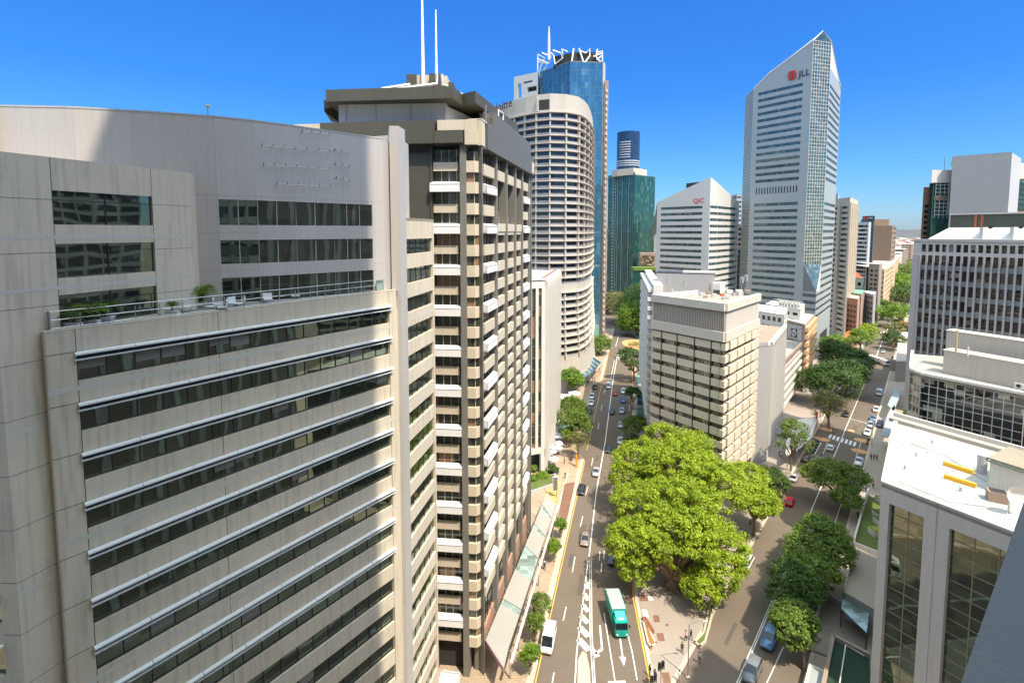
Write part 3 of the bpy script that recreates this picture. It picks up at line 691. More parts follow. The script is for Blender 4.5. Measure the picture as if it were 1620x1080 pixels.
e2=aw.mb('front_fascia',[mat('mauve_trim',(.35,.22,.27),.5)]); f=Fr(L0,Rb0); f.box(e2,0,f.L,-.08,.08,4.1,4.75)
ps=aw.mb('post',[M_steel])
for k in range(9):
    t=k/8.; p=lerp(R0,R1,t); q=lerp(L0,L1,t); ps.cyl(p[0]+.3,p[1],0,4.4,.12,.12,6); ps.tube([(*q,4.35),(*p,4.35)],.09,5); ps.tube([(*q,4.35),(q[0]-.8,q[1],5.6)],.06,4)
aw.done()
# ============================================================ generic curtain wall
def curtain(B,fr,z0,z1,h,gm,fm,pane=1.5,bar=.12,part='window',off=.0,floorbar=True):
    fm_=B.mb('mullions',[fm]); n=max(1,int(round((z1-z0)/h))); hh=(z1-z0)/n
    for k in range(n):
        if pr(*fr.P(fr.L/2,0,z0+hh*(k+1)))[1]>1100: continue
        fr.quad(B.new(part,[gm]),0,fr.L,z0+hh*k,z0+hh*(k+1),off)
        if floorbar: fr.box(fm_,0,fr.L,off+.002,off+.07,z0+hh*(k+1)-bar/2,z0+hh*(k+1)+bar/2)
    m=max(1,round(fr.L/pane))
    for k in range(m+1): x=fr.L*k/m; fr.box(fm_,x-bar/2,x+bar/2,off+.003,off+.09,z0,z1)
# ---- white fin building
KF=G(861,749); a=pt(822,127); b_=pt(884.3,161)
fb=Bld('fin_building','white low-rise tower with vertical fins standing beyond the dark stone tower',(KF[0],KF[1],0))
A=Fr(a,KF); Bf=Fr(KF,b_); zt=zat(861,441,KF[1]); zb=zat(850,716,KF[1])
cw=fb.mb('wall',[M_wht]); sl_=[(A.s_at(842),A.s_at(848)),(A.s_at(852.5),A.s_at(857.5)),(A.s_at(832),A.s_at(837.5))]
A.wall(cw,0,A.L,zb,zt,[(s,e,zb+1.5,zt-2.4) for s,e in sl_],.5)
for s,e in sl_: A.window(fb.new('window',[G_olive,M_lframe]),s,e,zb+1.5,zt-2.4,.5,2,.05,rail=[zb+1.5+3*k for k in range(1,12)])
n=11; fn=fb.mb('fins',[M_wht])
Bf.box(cw,0,Bf.L,-.6,.35,zt-2.0,zt); Bf.box(cw,0,Bf.L,-.6,.3,zb-1.,zb+1.2)
for k in range(n+1): s=Bf.L*k/n; Bf.box(fn,s-.28 if k else 0,s+.28,-.6,.9,zb-6 if k%2==0 else zb,zt-.6)
for k in range(n): Bf.quad(fb.new('window',[G_olive]),Bf.L*k/n+.2,Bf.L*(k+1)/n-.2,zb,zt-1.9,-.2)
for k in (0,): A.box(fn,A.L-1.,A.L,-1,0,0,zb); 
A.quad(fb.mb('ground_floor',[G_dark]),0,A.L,0,zb,-2.5)
rp_=fb.mb('roof',[M_roof]); rp_.prism([a,KF,b_,(b_[0]-20,b_[1]+4),(a[0]-5,a[1]+15)],zt-.5,zt-.25); 
A.box(cw,0,A.L,-.5,.2,zt-.3,zt+.15); Bf.box(fb.mb('roof_edge',[M_brown]),0,Bf.L,-.9,-.3,zt-.1,zt+.35)
fb.done()
# ---- curved concrete tower
cp_=[(770,226),(785,221),(800,214),(815,209.5),(831,205.5),(848.5,202),(869.3,200),(893.5,201),(913,204.7),(922,211),(928,219),(932,229),(934.5,241),(936,256),(936.5,272)]
cpt=[pt(*p) for p in cp_]
ct=Bld('curved_tower','curved cream concrete tower with stacked balcony ledges and black lettering near its top',(pt(869,200)[0],215,0))
nrm=[]
for i,p in enumerate(cpt):
    q0=cpt[max(i-1,0)]; q1=cpt[min(i+1,len(cpt)-1)]; d=Vector((q1[0]-q0[0],q1[1]-q0[1])).normalized(); nrm.append((d.y,-d.x))
def off(z): 
    zz=34.; return 0 if z>zz else 2.6*((zz-z)/zz)**1.4
def cpo(i,o,z): oo=o+off(z); return (cpt[i][0]+nrm[i][0]*oo,cpt[i][1]+nrm[i][1]*oo,z)
ztop=zat(869,148,200); zr1=zat(880,177,200); hh=2.93
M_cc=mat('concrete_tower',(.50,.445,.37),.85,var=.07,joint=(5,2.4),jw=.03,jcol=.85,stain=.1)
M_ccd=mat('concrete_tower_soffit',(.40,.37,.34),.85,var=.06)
body=ct.mb('wall',[M_cc])
def band(z0,z1,o=0.,mb_=None,rng=None):
    for i in (rng or range(len(cpt)-1)):
        (mb_ or body).face([cpo(i,o,z0),cpo(i+1,o,z0),cpo(i+1,o,z1),cpo(i,o,z1)])
band(zr1,ztop)
body.face([cpo(i,0,ztop) for i in range(len(cpt))]+[(cpt[-1][0]-25,cpt[-1][1]+15,ztop)])
bl0,bl1=zat(900,465,201),zat(900,441,201); sk=zat(895,563,206)
z=zr1; k=0
while z-hh>sk-1:
    blank=(z-.3<bl1 and z-hh+.3>bl0-1.2) 
    if blank: band(z-hh,z)
    else:
        g0=z-hh+1.15
        for i in range(len(cpt)-1):
            w_=ct.new('window',[G_navy,M_lframe]); w_.face([cpo(i,-.5,g0),cpo(i+1,-.5,g0),cpo(i+1,-.5,z),cpo(i,-.5,z)])
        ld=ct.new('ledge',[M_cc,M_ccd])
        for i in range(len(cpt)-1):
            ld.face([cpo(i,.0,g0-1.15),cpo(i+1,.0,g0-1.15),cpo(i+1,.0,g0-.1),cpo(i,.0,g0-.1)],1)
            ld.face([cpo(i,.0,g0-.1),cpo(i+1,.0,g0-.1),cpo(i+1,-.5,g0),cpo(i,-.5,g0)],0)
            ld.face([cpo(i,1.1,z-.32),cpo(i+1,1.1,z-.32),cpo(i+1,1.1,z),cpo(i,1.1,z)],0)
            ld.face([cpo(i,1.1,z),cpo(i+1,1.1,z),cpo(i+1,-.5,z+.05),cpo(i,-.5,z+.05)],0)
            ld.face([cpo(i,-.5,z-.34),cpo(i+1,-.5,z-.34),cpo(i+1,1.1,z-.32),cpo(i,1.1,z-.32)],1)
    z-=hh; k+=1
zz=z
n=8
for k in range(n): band(zz*k/n,zz*(k+1)/n)
fin=ct.mb('vertical_fins',[M_cc])
for i in range(1,len(cpt)):
    for za,zb in ((bl1,zr1),(zz,bl0)):
        steps=1 if za>34 else 7
        for q in range(steps):
            z0=za+(zb-za)*q/steps; z1=za+(zb-za)*(q+1)/steps
            d=Vector((nrm[i][1],-nrm[i][0]))*.28
            P0=[(cpo(i,o,z_)[0]+s_*d.x,cpo(i,o,z_)[1]+s_*d.y,z_) for z_ in (z0,z1) for s_,o in ((-1,-.4),(-1,.75),(1,.75),(1,-.4))]
            fin.face([P0[1],P0[2],P0[6],P0[5]]); fin.face([P0[0],P0[1],P0[5],P0[4]]); fin.face([P0[2],P0[3],P0[7],P0[6]])
f=Fr(cpt[5],cpt[6]); f.box(ct.mb('recess',[M_dark]),f.L*.16,f.L*.93,.02,.06,zat(860,174,201),zat(860,158,201)); f.box(body,f.L*.02,f.L*.14,0,.8,zat(860,176,201),zat(860,154,201))
f=Fr(cpt[1],cpt[3]); root=ct.done(); sign_text(f,f.s_at(797),2.2,zat(800,172.3,212),'Deloitte',4.8,M_black,root,sx=1.15)
t=Bld('glass_canopy','fan shaped striped glass canopy at the foot of the curved concrete tower',(30,200,0),'canopy')
q=[G(*p,5) for p in ((924,556),(951,573),(938,590),(914,603),(907,596),(922,584))]
t.mb('glass_roof',[G_blue]).prism(q,5,5.15); rb=t.mb('rib',[M_offw])
for k in range(8):
    u=k/7; p=lerp(G(924,556,5),G(907,596,5),u); r=lerp(G(951,573,5),G(916,603,5),u); rb.tube([(*p,5.3),(*r,5.3)],.22,4)
for p in (G(951,573,5),G(938,590,5),G(916,603,5)): rb.cyl(p[0],p[1],0,5,.2,.2,6)
t.done()
# ---- blue glass tower with white steel crown
bt=Bld('glass_tower','tall blue glass tower with a white zigzag steel crown, side slab and thin mast',(40,292,0))
b0,b1,b2,b3=pt(848,312),pt(900,290),pt(949.8,292),pt(954,296)
zT=zat(920,98,291)
f1=Fr(b0,b1); f2=Fr(b1,b2); f3=Fr(b2,b3)
for f in (f1,f2): curtain(bt,f,10,zT,4.6,G_blue,mat('blue_frame',(.10,.20,.26),.4),3.4,.16)
f3.wall(bt.mb('corner_panel',[M_alu]),0,f3.L,zat(955,295,292),zT,[]); f3.quad(bt.mb('corner_glass',[G_green]),0,f3.L,0,zat(955,295,292),0)
f1.box(bt.mb('podium',[M_green]),0,f1.L,-2,.0,0,10); f2.box(bt.mb('podium',[M_green]),0,f2.L,-2,-.05,0,10)
pc=bt.mb('ribbed_column',[M_tan,M_offw]); xx=pt(956,292)[0]; pc.box(xx-1.,xx+1.,291.5,296,0,zat(959,128,292),0)
n=46
for k in range(n-5): z=6+k*3.4; pc.box(xx-.35,xx+.35,290.9,291.5,z,z+1.5,1)
bt.mb('side_column',[M_ltgrey]).box(pt(950.5,292)[0],pt(953.5,292)[0],293,299,0,zT+.4)
bt.mb('crown_core',[M_dark]).prism([pt(874,300),pt(905,293),pt(944,293),pt(946,310),pt(880,315)],zT-1,zat(905,83,293))
bt.mb('roof',[M_roof]).prism([b0,b1,b2,(b3[0]+2,330),(b0[0],330)],zT-.5,zT+.2)
cr=bt.mb('steel_crown',[mat('white_steel',(.85,.84,.80),.4)])
zig=[(850,170,312),(851.5,87,311),(861,94,309),(857,134,309),(853,112,310),(855,98,310),(870,100,305),(868,88,305),(877,96,300),(875,80,300),(887,85,298),(888,101,296),(878,101,299),(875,84,300)]
def zg(l,r=.42): cr.tube([at(*p) for p in l],r,5)
zg([(850,155,312),(851,86,311),(862,92,308),(856,104,309),(853,117,310),(858,132,310)]); zg([(852,98,311),(866,101,306),(860,112,308),(857,128,309)]); zg([(858,84,309),(872,90,303),(868,101,304),(852,94,311)])
zg([(875,80,300),(887,84,297),(890,92,295),(878,102,299),(876,88,300),(872,84,301)]); zg([(889,78,296),(891,90,294),(889,78,296),(898,82,293)],.38); zg([(907.5,77,292),(904.5,98,291)]); zg([(916,77,292),(923,98.5,291),(926,98.5,291),(933,89,292),(933,77,292),(927.5,84,292),(916,80,292)])
zg([(945,78,292),(943,90,292),(949,98,292),(953,98,292),(953,81,292),(945,83,292)]); zg([(939,90,292),(953,84,292)]); zg([(944,95,292),(953,88,292)])
ms=bt.mb('mast',[M_wht]); p=at(868.5,95,302); ms.tube([p,at(868.5,60,302),at(868.5,42,302)],[.9,.7,.3],6)
sw=bt.mb('side_slab',[M_ltgrey]); fr_=Fr(pt(813,318),pt(850,308)); z0=zat(830,158,312)
fr_.wall(sw,0,fr_.L,30,zat(849,114,308),[(fr_.L*.16,fr_.L*.32,z0+2,zat(820,133,316)),(fr_.L*.56,fr_.L*.95,zat(835,146,312),zat(840,138,312))],2.)
fr_.quad(bt.mb('slot_window',[M_dark]),fr_.L*.5,fr_.L*.97,zat(835,147,312),zat(840,137,312),-1.9); fr_.box(bt.mb('slot_window',[M_dark]),fr_.L*.42,fr_.L*.78,.02,.06,zat(835,131,312),zat(835,128.5,312))
bt.done()
# ---- green glass tower
gt=Bld('glass_tower','dark green glass tower with a cream rooftop ring, left of the white gabled block',(85,420,0))
g0,g1,g2=pt(961,440),pt(1002,412),pt(1034,432); zt=zat(1002,276,412)
gf=mat('green_frame',(.03,.07,.06),.4)
f=Fr(g0,g1); curtain(gt,f,8,zt+2,7.0,G_green,gf,2.6,.5,floorbar=False)
gs=gt.mb('light_strips',[mat('pale_strip',(.45,.50,.45),.5)])
for s in (.18,.22): 
    for k in range(38): f.box(gs,f.L*s,f.L*s+.7,.0,.3,10+k*2.7,10+k*2.7+1.4)
for s in (.3,.38,.55,.8): f.box(gs,f.L*s,f.L*s+.25,0,.3,10,zt)
f=Fr(g1,g2); curtain(gt,f,8,zt,3.6,G_green,gf,2.0,.10)
gt.mb('base',[gf]).prism([g0,g1,g2,(g2[0],450),(g0[0],450)],0,8); gt.mb('roof',[M_roof]).prism([g0,g1,g2,(g2[0],450),(g0[0],455)],zt-.5,zt-.1)
pa=[pt(966,432),pt(975,424),pt(1000,413),pt(1014,420),pt(1014,430),pt(970,440)]; gt.mb('roof_ring',[M_beige]).prism(pa,zt,zat(990,266,415)); gt.mb('roof_ring_lower',[M_offw]).prism([pt(1010,418),pt(1021,424),pt(1021,435),pt(1010,435)],zt,zat(1015,268,420))
gt.done()
dtw=Bld('dark_tower','distant dark blue cylindrical tower rising behind the green glass tower',(160,700,0)); m=dtw.mb('curtain_wall',[glass('glass_night',(.02,.035,.075),ior=1.7,blind=0,wave=.02)])
x0,x1=pt(977,700)[0],pt(1013,700)[0]; c=(x0+x1)/2; r=(x1-x0)/2; m.prism([(c+r*math.cos(q),715+r*math.sin(q)) for q in [k*math.pi/9 for k in range(18)]],0,zat(995,207,700))
m=dtw.mb('light_stripes',[M_ltgrey]); 
for y in (224,228,232,236,240,244,248): 
    z=zat(990,y,700); m.prism([(c+(r+.3)*math.cos(q),715+(r+.3)*math.sin(q)) for q in [math.pi*(1.17+k*.04) for k in range(9)]]+[(c,715)],z-.7,z+.5)
for y in (254,257.5,261): z=zat(990,y,700); m.prism([(c+(r+.3)*math.cos(q),715+(r+.3)*math.sin(q)) for q in [k*math.pi/9 for k in range(18)]],z-.7,z+.7)
dtw.done()
# low green building with hedge roof
lg=Bld('podium_block','low dark green glass podium with a planted hedge roof beside the white gabled block',(100,400,0))
lg.mb('wall',[G_green]).box(pt(1000,395)[0],pt(1037,395)[0],392,402,0,zat(1020,428,392)); lg.mb('hedge',[mat('hedge',(.13,.19,.03),.9,var=.3,scale=2)]).box(pt(1001,395)[0],pt(1036,395)[0],391.5,402,zat(1020,428,392),zat(1020,423,392))
lg.mb('brown_box',[M_tan]).box(pt(1012,405)[0],pt(1037,405)[0],403,410,0,zat(1020,400,403)); lg.mb('brown_window',[G_brown]).box(pt(1013,405)[0],pt(1034,405)[0],402.6,403,zat(1020,420,403),zat(1020,404,403)); lg.done()
M_tfr=mat('teal_frame',(.16,.20,.20),.4)
# ---- white gabled block
qb=Bld('gabled_tower','white panelled tower with slanted gable top and red QIC letters',(95,270,0))
q0,q1,q2,q3=pt(1038,286),pt(1121,262),pt(1134,268),pt(1167,292)
hf=zat(1121,335,262)
def gable_wall(B,fr,za,zb,z0,part,m):   # top slopes from za to zb
    B.mb(part,[m]).face([fr.P(0,0,z0),fr.P(fr.L,0,z0),fr.P(fr.L,0,zb),fr.P(0,0,za)])
f=Fr(q0,q1); f12=Fr(q1,q2); f23=Fr(q2,q3); zap=zat(1121,280,262)
row_t=zat(1121,325,262); hq=10.05/800*262
rows=[(row_t-hq*k-hq*.44,row_t-hq*k) for k in range(22)]
zs=row_t+.6
ribbon(qb,f,0,zs,rows,cols=[(f.L*.08,f.L*.87)],wm=M_aluw,gm=G_teal,fm=M_tfr,depth=.2,pane=1.6)
gable_wall(qb,f,zat(1038,320,286),zap,zs,'gable',M_aluw)
ribbon(qb,f12,0,zs,rows,cols=[(f12.L*.05,f12.L)],wm=M_aluw,gm=G_teal,fm=M_tfr,depth=.2,pane=1.6)
gable_wall(qb,f12,zap,zat(1134,291,268),zs,'gable',M_aluw)
ribbon(qb,f23,0,zs,rows,cols=[(0,f23.L*.97)],wm=M_aluw,gm=G_teal,fm=M_tfr,depth=.2,pane=1.6)
gable_wall(qb,f23,zat(1134,291,268),zat(1165,321,292),zs,'gable',M_aluw)
rr=qb.mb('roof',[M_ltgrey]); rr.face([f.P(0,0,zat(1038,320,286)),f.P(f.L,0,zap),(q1[0]+10,q1[1]+40,zap-8),(q0[0]+8,q0[1]+40,60)]); rr.face([(*q1,zap),(*q2,zat(1134,291,268)),(*q3,zat(1165,321,292)),(q3[0]-10,q3[1]+30,70),(q1[0]+10,q1[1]+40,zap-8)])
p=pt(1083,295); qb.mb('rooftop_plant',[M_frame]).prism([p,pt(1105,285),pt(1106,300),pt(1084,305)],70,zat(1090,289,290))
root=qb.done(); s=f.s_at(1103.5); sign_text(f,s,.25,zat(1103,320.5,265),'QIC',3.3,M_red,root,sx=1.1)
# ---- tall chamfered tower (JLL)
jb=Bld('chamfered_tower','tallest silver panelled tower with sloping top, glazed corner strip and JLL sign',(150,250,0))
Z=lambda px,py,Y: zat(px,py,Y)
j2=pt(1272.5,250); _f=Fr(j2,(j2[0]-.577,j2[1]+.816)); _k=_f.s_at(1183.5); j1=(j2[0]-.577*_k,j2[1]+.816*_k); j0=pt(1171.5,j1[1]+17)
_f=Fr(j2,(j2[0]+.95,j2[1]+.3)); _k=_f.s_at(1300); j3=(j2[0]+.9536*_k,j2[1]+.301*_k); _f=Fr(j3,(j3[0]+.635,j3[1]+.773)); _k=_f.s_at(1318); j4=(j3[0]+.635*_k,j3[1]+.773*_k)
jf0,jf1,jf2,jf3=Fr(j0,j1),Fr(j1,j2),Fr(j2,j3),Fr(j3,j4)
zs1=zat(1190,166,274); hj=11.15/800*250
ztop_l=zat(1190,141,274); ztop_r=zat(1281,64,250); zbk=zat(1285,418,250); zap=zat(1296,50,252); zr_=zat(1310,66,253.5); zr2=zat(1324,140,280.3)
# main face rows
topy=zat(1270,128,250)
rws=[(topy-hj*k-hj*.45,topy-hj*k) for k in range(14)]+[(topy-hj*(k+2.55)-hj*.45,topy-hj*(k+2.55)) for k in range(14,34)]
jl=jf1.L; cols=[(jl*.09,jl*.86)]
ribbon(jb,jf1,0,topy+.8,[r for r in rws if r[0]>0],cols=cols,wm=M_alu,gm=G_teal,fm=M_tfr,depth=.2,pane=1.6)
mid=(zat(1190,141,274)*.70+ztop_r*.30)
jb.mb('gable',[M_alu]).face([jf1.P(0,0,topy+.8),jf1.P(jl,0,topy+.8),jf1.P(jl,0,ztop_r),jf1.P(jl*.28,0,mid+1.2),jf1.P(0,0,ztop_l)])
zslot=topy-hj*14.2
vs=jb.mb('louvre_slots',[M_black])
for k in range(15): s=jl*(.11+.75*k/14.8); jf1.box(vs,s,s+.5,.01,.05,zslot-3.4,zslot-.1)
# lower body: faces meet in a sharp corner under the glazed strip
_a=((j3[0]-j2[0])*-.773-(j3[1]-j2[1])*-.635)/(.577*-.773-(-.816)*-.635); Pc=(j2[0]+.577*_a,j2[1]-.816*_a); zB=zat(1290,462,245); 
JM=Fr(j2,Pc); JN=Fr(Pc,j3)
rl_=[r for r in rws if r[1]<zB and r[0]>0]
ribbon(jb,JM,0,zB,rl_,cols=[(0,JM.L)],wm=M_alu,gm=G_teal,fm=M_tfr,depth=.2,pane=1.6)
rowsR=[(r[0]-.0,r[1]) for r in rws if r[0]>20]
ribbon(jb,JN,0,zB,[r for r in rowsR if r[1]<zB],cols=[(.3,JN.L)],wm=M_aluw,gm=G_teal,fm=M_tfr,depth=.2,pane=1.6)
ribbon(jb,jf3,0,zat(1312,110,256),[r for r in rowsR if r[1]<zat(1312,112,256)],cols=[(.3,jf3.L-1)],wm=M_aluw,gm=G_teal,fm=M_tfr,depth=.2,pane=1.6)
gs_=jb.mb('corner_facets',[M_alu]); gs_.face([(*j2,zB),(*Pc,zB),(*j2,zbk)]); gs_.face([(*Pc,zB),(*j3,zB),(*j3,zbk)]) if False else None
gs_.face([(*j2,zbk),(*Pc,zB),(*j2,zB)])
gs2=jb.mb('side_facet',[M_aluw]); gs2.face([(*Pc,zB),(*j3,zB),(*j3,zbk)])
sl2=jb.mb('sloping_glazing',[G_teal]); sl2.face([(*j2,zbk),(*Pc,zB),(*j3,zbk)])
curtain(jb,jf2,zbk,ztop_r,hj/2,G_teal,mat('cream_frame',(.62,.58,.48),.5),1.55,.16,part='corner_window')
jb.mb('apex_glazing',[G_teal]).face([(*j2,ztop_r),(*j3,ztop_r),((j2[0]+j3[0])/2,(j2[1]+j3[1])/2,zap)])
gs2.face([jf3.P(0,0,zat(1312,110,256)),jf3.P(jf3.L,0,zat(1312,110,256)),jf3.P(jf3.L,0,zr2),jf3.P(0,0,zr_)])
curtain(jb,jf0,0,ztop_l-.3,hj/2,G_teal,M_ltgrey,1.5,.16,part='side_window')
apx=((j2[0]+j3[0])/2,(j2[1]+j3[1])/2,zap)
cp2=jb.mb('roof',[M_alu]); cp2.face([(*j1,ztop_l),jf1.P(jl*.28,0,mid+1.2),(*j2,ztop_r),apx,(*j3,zr_),(*j4,zr2),(150,300,150),(*j0,ztop_l)])
jb.mb('coping',[M_wht]).tube([(*j1,ztop_l),jf1.P(jl*.28,0,mid+1.2),(*j2,ztop_r),apx,(*j3,zr_),(*j4,zr2)],.28,5)
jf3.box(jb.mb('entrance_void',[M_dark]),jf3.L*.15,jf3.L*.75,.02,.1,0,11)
root=jb.done(); s=jf1.s_at(1259); 
sign_text(jf1,jf1.s_at(1261),.3,zat(1261,119.5,252),'JLL',4.3,M_frame,root,sx=1.0)
lg_=MB(); c_=jf1.s_at(1242.5); zc=zat(1242,117,255)
for dx,rx in ((-1.1,1.3),(-.55,1.1),(0,.75),(.55,1.1),(1.1,1.3)):
    for rr_ in (2.1,):
        pts=[jf1.P(c_+dx*.85+rx*.85*math.cos(q),.35,zc+rr_*math.sin(q)) for q in [k*math.pi/10 for k in range(21)]]; lg_.tube(pts,.17,4)
lg_.build('red_ring_logo',[M_red],root)
# ---- beige residential tower, right of it
rb_=Bld('striped_tower','beige tower with stacked dark window rows, right of the tall silver tower',(190,310,0))
r0,r1,r2=pt(1316,318),pt(1341,298),pt(1353.5,325); zt=zat(1341,312,298); hr=8.6/800*298
rows=[(zt-5-hr*k-hr*.45,zt-5-hr*k) for k in range(30)]
f=Fr(r0,r1); ribbon(rb_,f,0,zt,[r for r in rows if r[0]>2],cols=[(f.L*.02,f.L*.32),(f.L*.52,f.L*.92)],wm=M_beige,gm=G_dark,fm=M_lframe,depth=.8,pane=3)
f=Fr(r1,r2); ribbon(rb_,f,0,zt,[r for r in rows if r[0]>2],cols=[(f.L*(.06+.24*k),f.L*(.06+.24*k)+f.L*.15) for k in range(4)],wm=M_beige,gm=G_dark,fm=M_lframe,depth=.8,pane=3)
for k in range(5): f.box(rb_.mb('rib',[M_beige]),f.L*.24*k,f.L*.24*k+.7,.0,.8,0,zt-3)
Fr(r0,r1).box(rb_.mb('rib',[M_beige]),Fr(r0,r1).L*.34,Fr(r0,r1).L*.5,0,1.,0,zt-4)
rb_.mb('roof',[M_roof]).prism([r0,r1,r2,(r0[0]+10,335)],zt-.3,zt-.1); rb_.mb('roof_box',[M_ltgrey]).prism([pt(1318,325),pt(1322,318),pt(1323,325)],zt,zt+4); rb_.done()
ov=Bld('red_awning','terracotta tiled verandah roof at the foot of the beige striped tower',(195,290,0),'awning')
q=[G(*p,5) for p in ((1328,537),(1340,524),(1357,521),(1354,539),(1335,543))]; ov.mb('roof',[M_terra]).prism(q,4.7,5.1); q=[G(*p,4) for p in ((1345,543),(1353,541),(1356,545),(1348,550))]; ov.mb('porch_roof',[M_terra]).prism(q,3.7,4.1); ov.mb('post',[M_offw]).cyl(*G(1345,545,4),0,4,.3,.3,6); ov.done()
# ---- simple street blocks further along, each described by its corner columns
def block(name,label,pxs,top,m,h=3.4,win=.5,gm=G_dark,cols=None,margin=.08,roofm=None,depth=.3,n=30,first=1.6,group=None,extra=None,winh=.5):
    """pxs=[(px,Y),...] left to right; top=(px,py,Y)"""
    pts=[pt(*p) for p in pxs]; zt=zat(*top); B=Bld(name,label,(pts[0][0],pts[0][1],0),group=group)
    for i,(p,q) in enumerate(zip(pts,pts[1:])):
        f=Fr(p,q); c=cols[i] if cols else None
        if c==0: f.wall(B.mb('wall',[m]),0,f.L,0,zt,[]); continue
        nn=c or 1; cs=[(f.L*(margin+(1-2*margin)*k/nn)+(.15*f.L/nn if nn>1 else 0),f.L*(margin+(1-2*margin)*(k+1)/nn)-(.15*f.L/nn if nn>1 else 0)) for k in range(nn)]
        rows=[(zt-first-h*k-h*winh,zt-first-h*k) for k in range(n)]
        ribbon(B,f,0,zt,[r for r in rows if r[0]>1],cols=cs,wm=m,gm=gm,fm=M_lframe,depth=depth,pane=2)
    bk=(pts[0][0]+(pts[-1][0]-pts[0][0])*.3,max(p[1] for p in pts)+15)
    B.mb('roof',[roofm or M_roof]).prism(pts+[bk],zt-.4,zt-.15)
    if extra: extra(B,pts,zt)
    B.done(); return B
def _nab(B,pts,zt): pass
block('office_tower','slim pale tower with dark window bands beside the brown windowless block',[(1350,425),(1372.5,415),(1376,430)],(1372,351,415),M_ltgrey,h=6.6/800*415,cols=[1,0],first=2.5,winh=.55)
nb=Bld('signboard_tower','slim dark tower topped by a black sign box with a red mark',(290,440,0))
nb.mb('wall',[mat('slate_wall',(.06,.07,.08),.5,var=.2)]).prism([pt(1360,440),pt(1380,432),pt(1382,450)],0,zat(1380,347,432)); sb=nb.mb('sign_box',[M_black]); sf=Fr(pt(1362.3,440),pt(1380,431.5)); sf.box(sb,0,sf.L,-1,.3,zat(1380,348,432),zat(1380,341.5,432))
root=nb.done(); m=MB(); sf.box(m,sf.L*.08,sf.L*.3,.3,.4,zat(1370,347,434),zat(1370,342.6,434)); m.build('red_mark',[M_red],root); sign_text(sf,sf.L*.66,.4,zat(1372,346.2,434),'NAB',2.1,M_wht,root,sx=1.1)
bb=block('brown_tower','brown windowless slab tower with a stepped top and balconies on its right edge',[(1378,482),(1409.5,470),(1416,500)],(1409,357,470),M_brown,h=4.5,cols=[0,1],first=1.5,winh=.5)
t=Bld('brown_step','raised brown upper block with notched parapet on the windowless slab tower',(350,481,0)) if False else None
block('brown_annex','taller brown block standing behind the windowless slab tower',[(1379,489),(1403.5,484),(1405,495)],(1400,347,484),M_brown,cols=[0,0])
block('hotel_block','grey-brown hotel block with a white rooftop frame, before the windowless slab',[(1376,345),(1392.5,338),(1397,352)],(1392,418,338),M_tan,h=3.,cols=[2,0],first=4,winh=.5)
block('cream_terrace','long cream arcaded block running along the left of the far street',[(1396.5,372),(1401,366),(1417,440),(1424,600)],(1401,426,366),mat('cream_arcade',(.55,.40,.24),.85,var=.1),h=3.6,cols=[2,10,8],first=2,winh=.5)
block('pink_block','pink rendered block with a column of small square windows',[(1343,302),(1361,294),(1369,330)],(1361,473,294),M_pink,h=3.1,cols=[3,0],first=4.,winh=.35)
tr=block('gabled_block','old grey-green block with a terracotta gabled roof between the towers',[(1348,352),(1368,345),(1372,360)],(1368,440,345),mat('sage_render',(.33,.35,.26),.85),h=5,cols=[2,0],first=3)
g=Bld('gable_roof','terracotta gabled roof on the old grey-green block',(250,350,0)) if False else None
gr_=Bld('tiled_roof','small terracotta pyramid roof above the old grey-green block',(245,350,0),'roof'); m=gr_.mb('tiles',[M_terra]); P0=pt(1349,352); P1=pt(1368.5,345); P2=(P1[0]+6,P1[1]+14); P3_=(P0[0]+3,P0[1]+14); za=zat(1368,440,345); ap=((P0[0]+P2[0])/2,(P0[1]+P2[1])/2,zat(1358,429,350))
for p,q in ((P0,P1),(P1,P2),(P2,P3_),(P3_,P0)): m.face([(*p,za),(*q,za),ap])
gr_.done()
block('green_roof_block','low shop block with a green copper corner roof beside the pink block',[(1348,318),(1366,308),(1372,330)],(1362,464,312),M_tan,cols=[2,0],roofm=M_green)
block('corner_hotel','low white-trimmed grey corner block half hidden by street trees',[(1372,330),(1386,318),(1390,335)],(1386,466,318),M_grey,cols=[3,0],roofm=M_ltgrey)
for i,(a,y,Y,wd,mm,lab) in enumerate(((1414,400,620,14,M_offw,'small white domed block at the end of the long far street'),(1416,394,760,20,M_tan,'low cream block beyond the white domed block'),(1425,386,900,26,M_tan,'long tan warehouse behind the cream block'))):
    block('distant_block',lab,[(a,Y+6),(a+wd*.7,Y),(a+wd,Y+30)],(a,y,Y),mm,h=4,cols=[3,2],roofm=M_roofw,group='low blocks beyond the far street')
# narrow towers between the two office towers
block('slim_tower','narrow white-framed tower seen between the gabled and the silver towers',[(1157,560),(1163,555),(1171,560)],(1163,308,555),M_grey,h=5,cols=[1,1],roofm=M_frame)
block('brick_stack','narrow pink building low in the gap left of the silver tower',[(1163,400),(1172,395),(1173,410)],(1168,357,395),M_pink,h=4,cols=[1,0])
block('black_glass_block','dark green glass block in shade at the foot of the silver tower',[(1163,300),(1172,296),(1173,310)],(1168,395,296),mat('dark_green',(.03,.05,.04),.4),h=3,cols=[1,0])
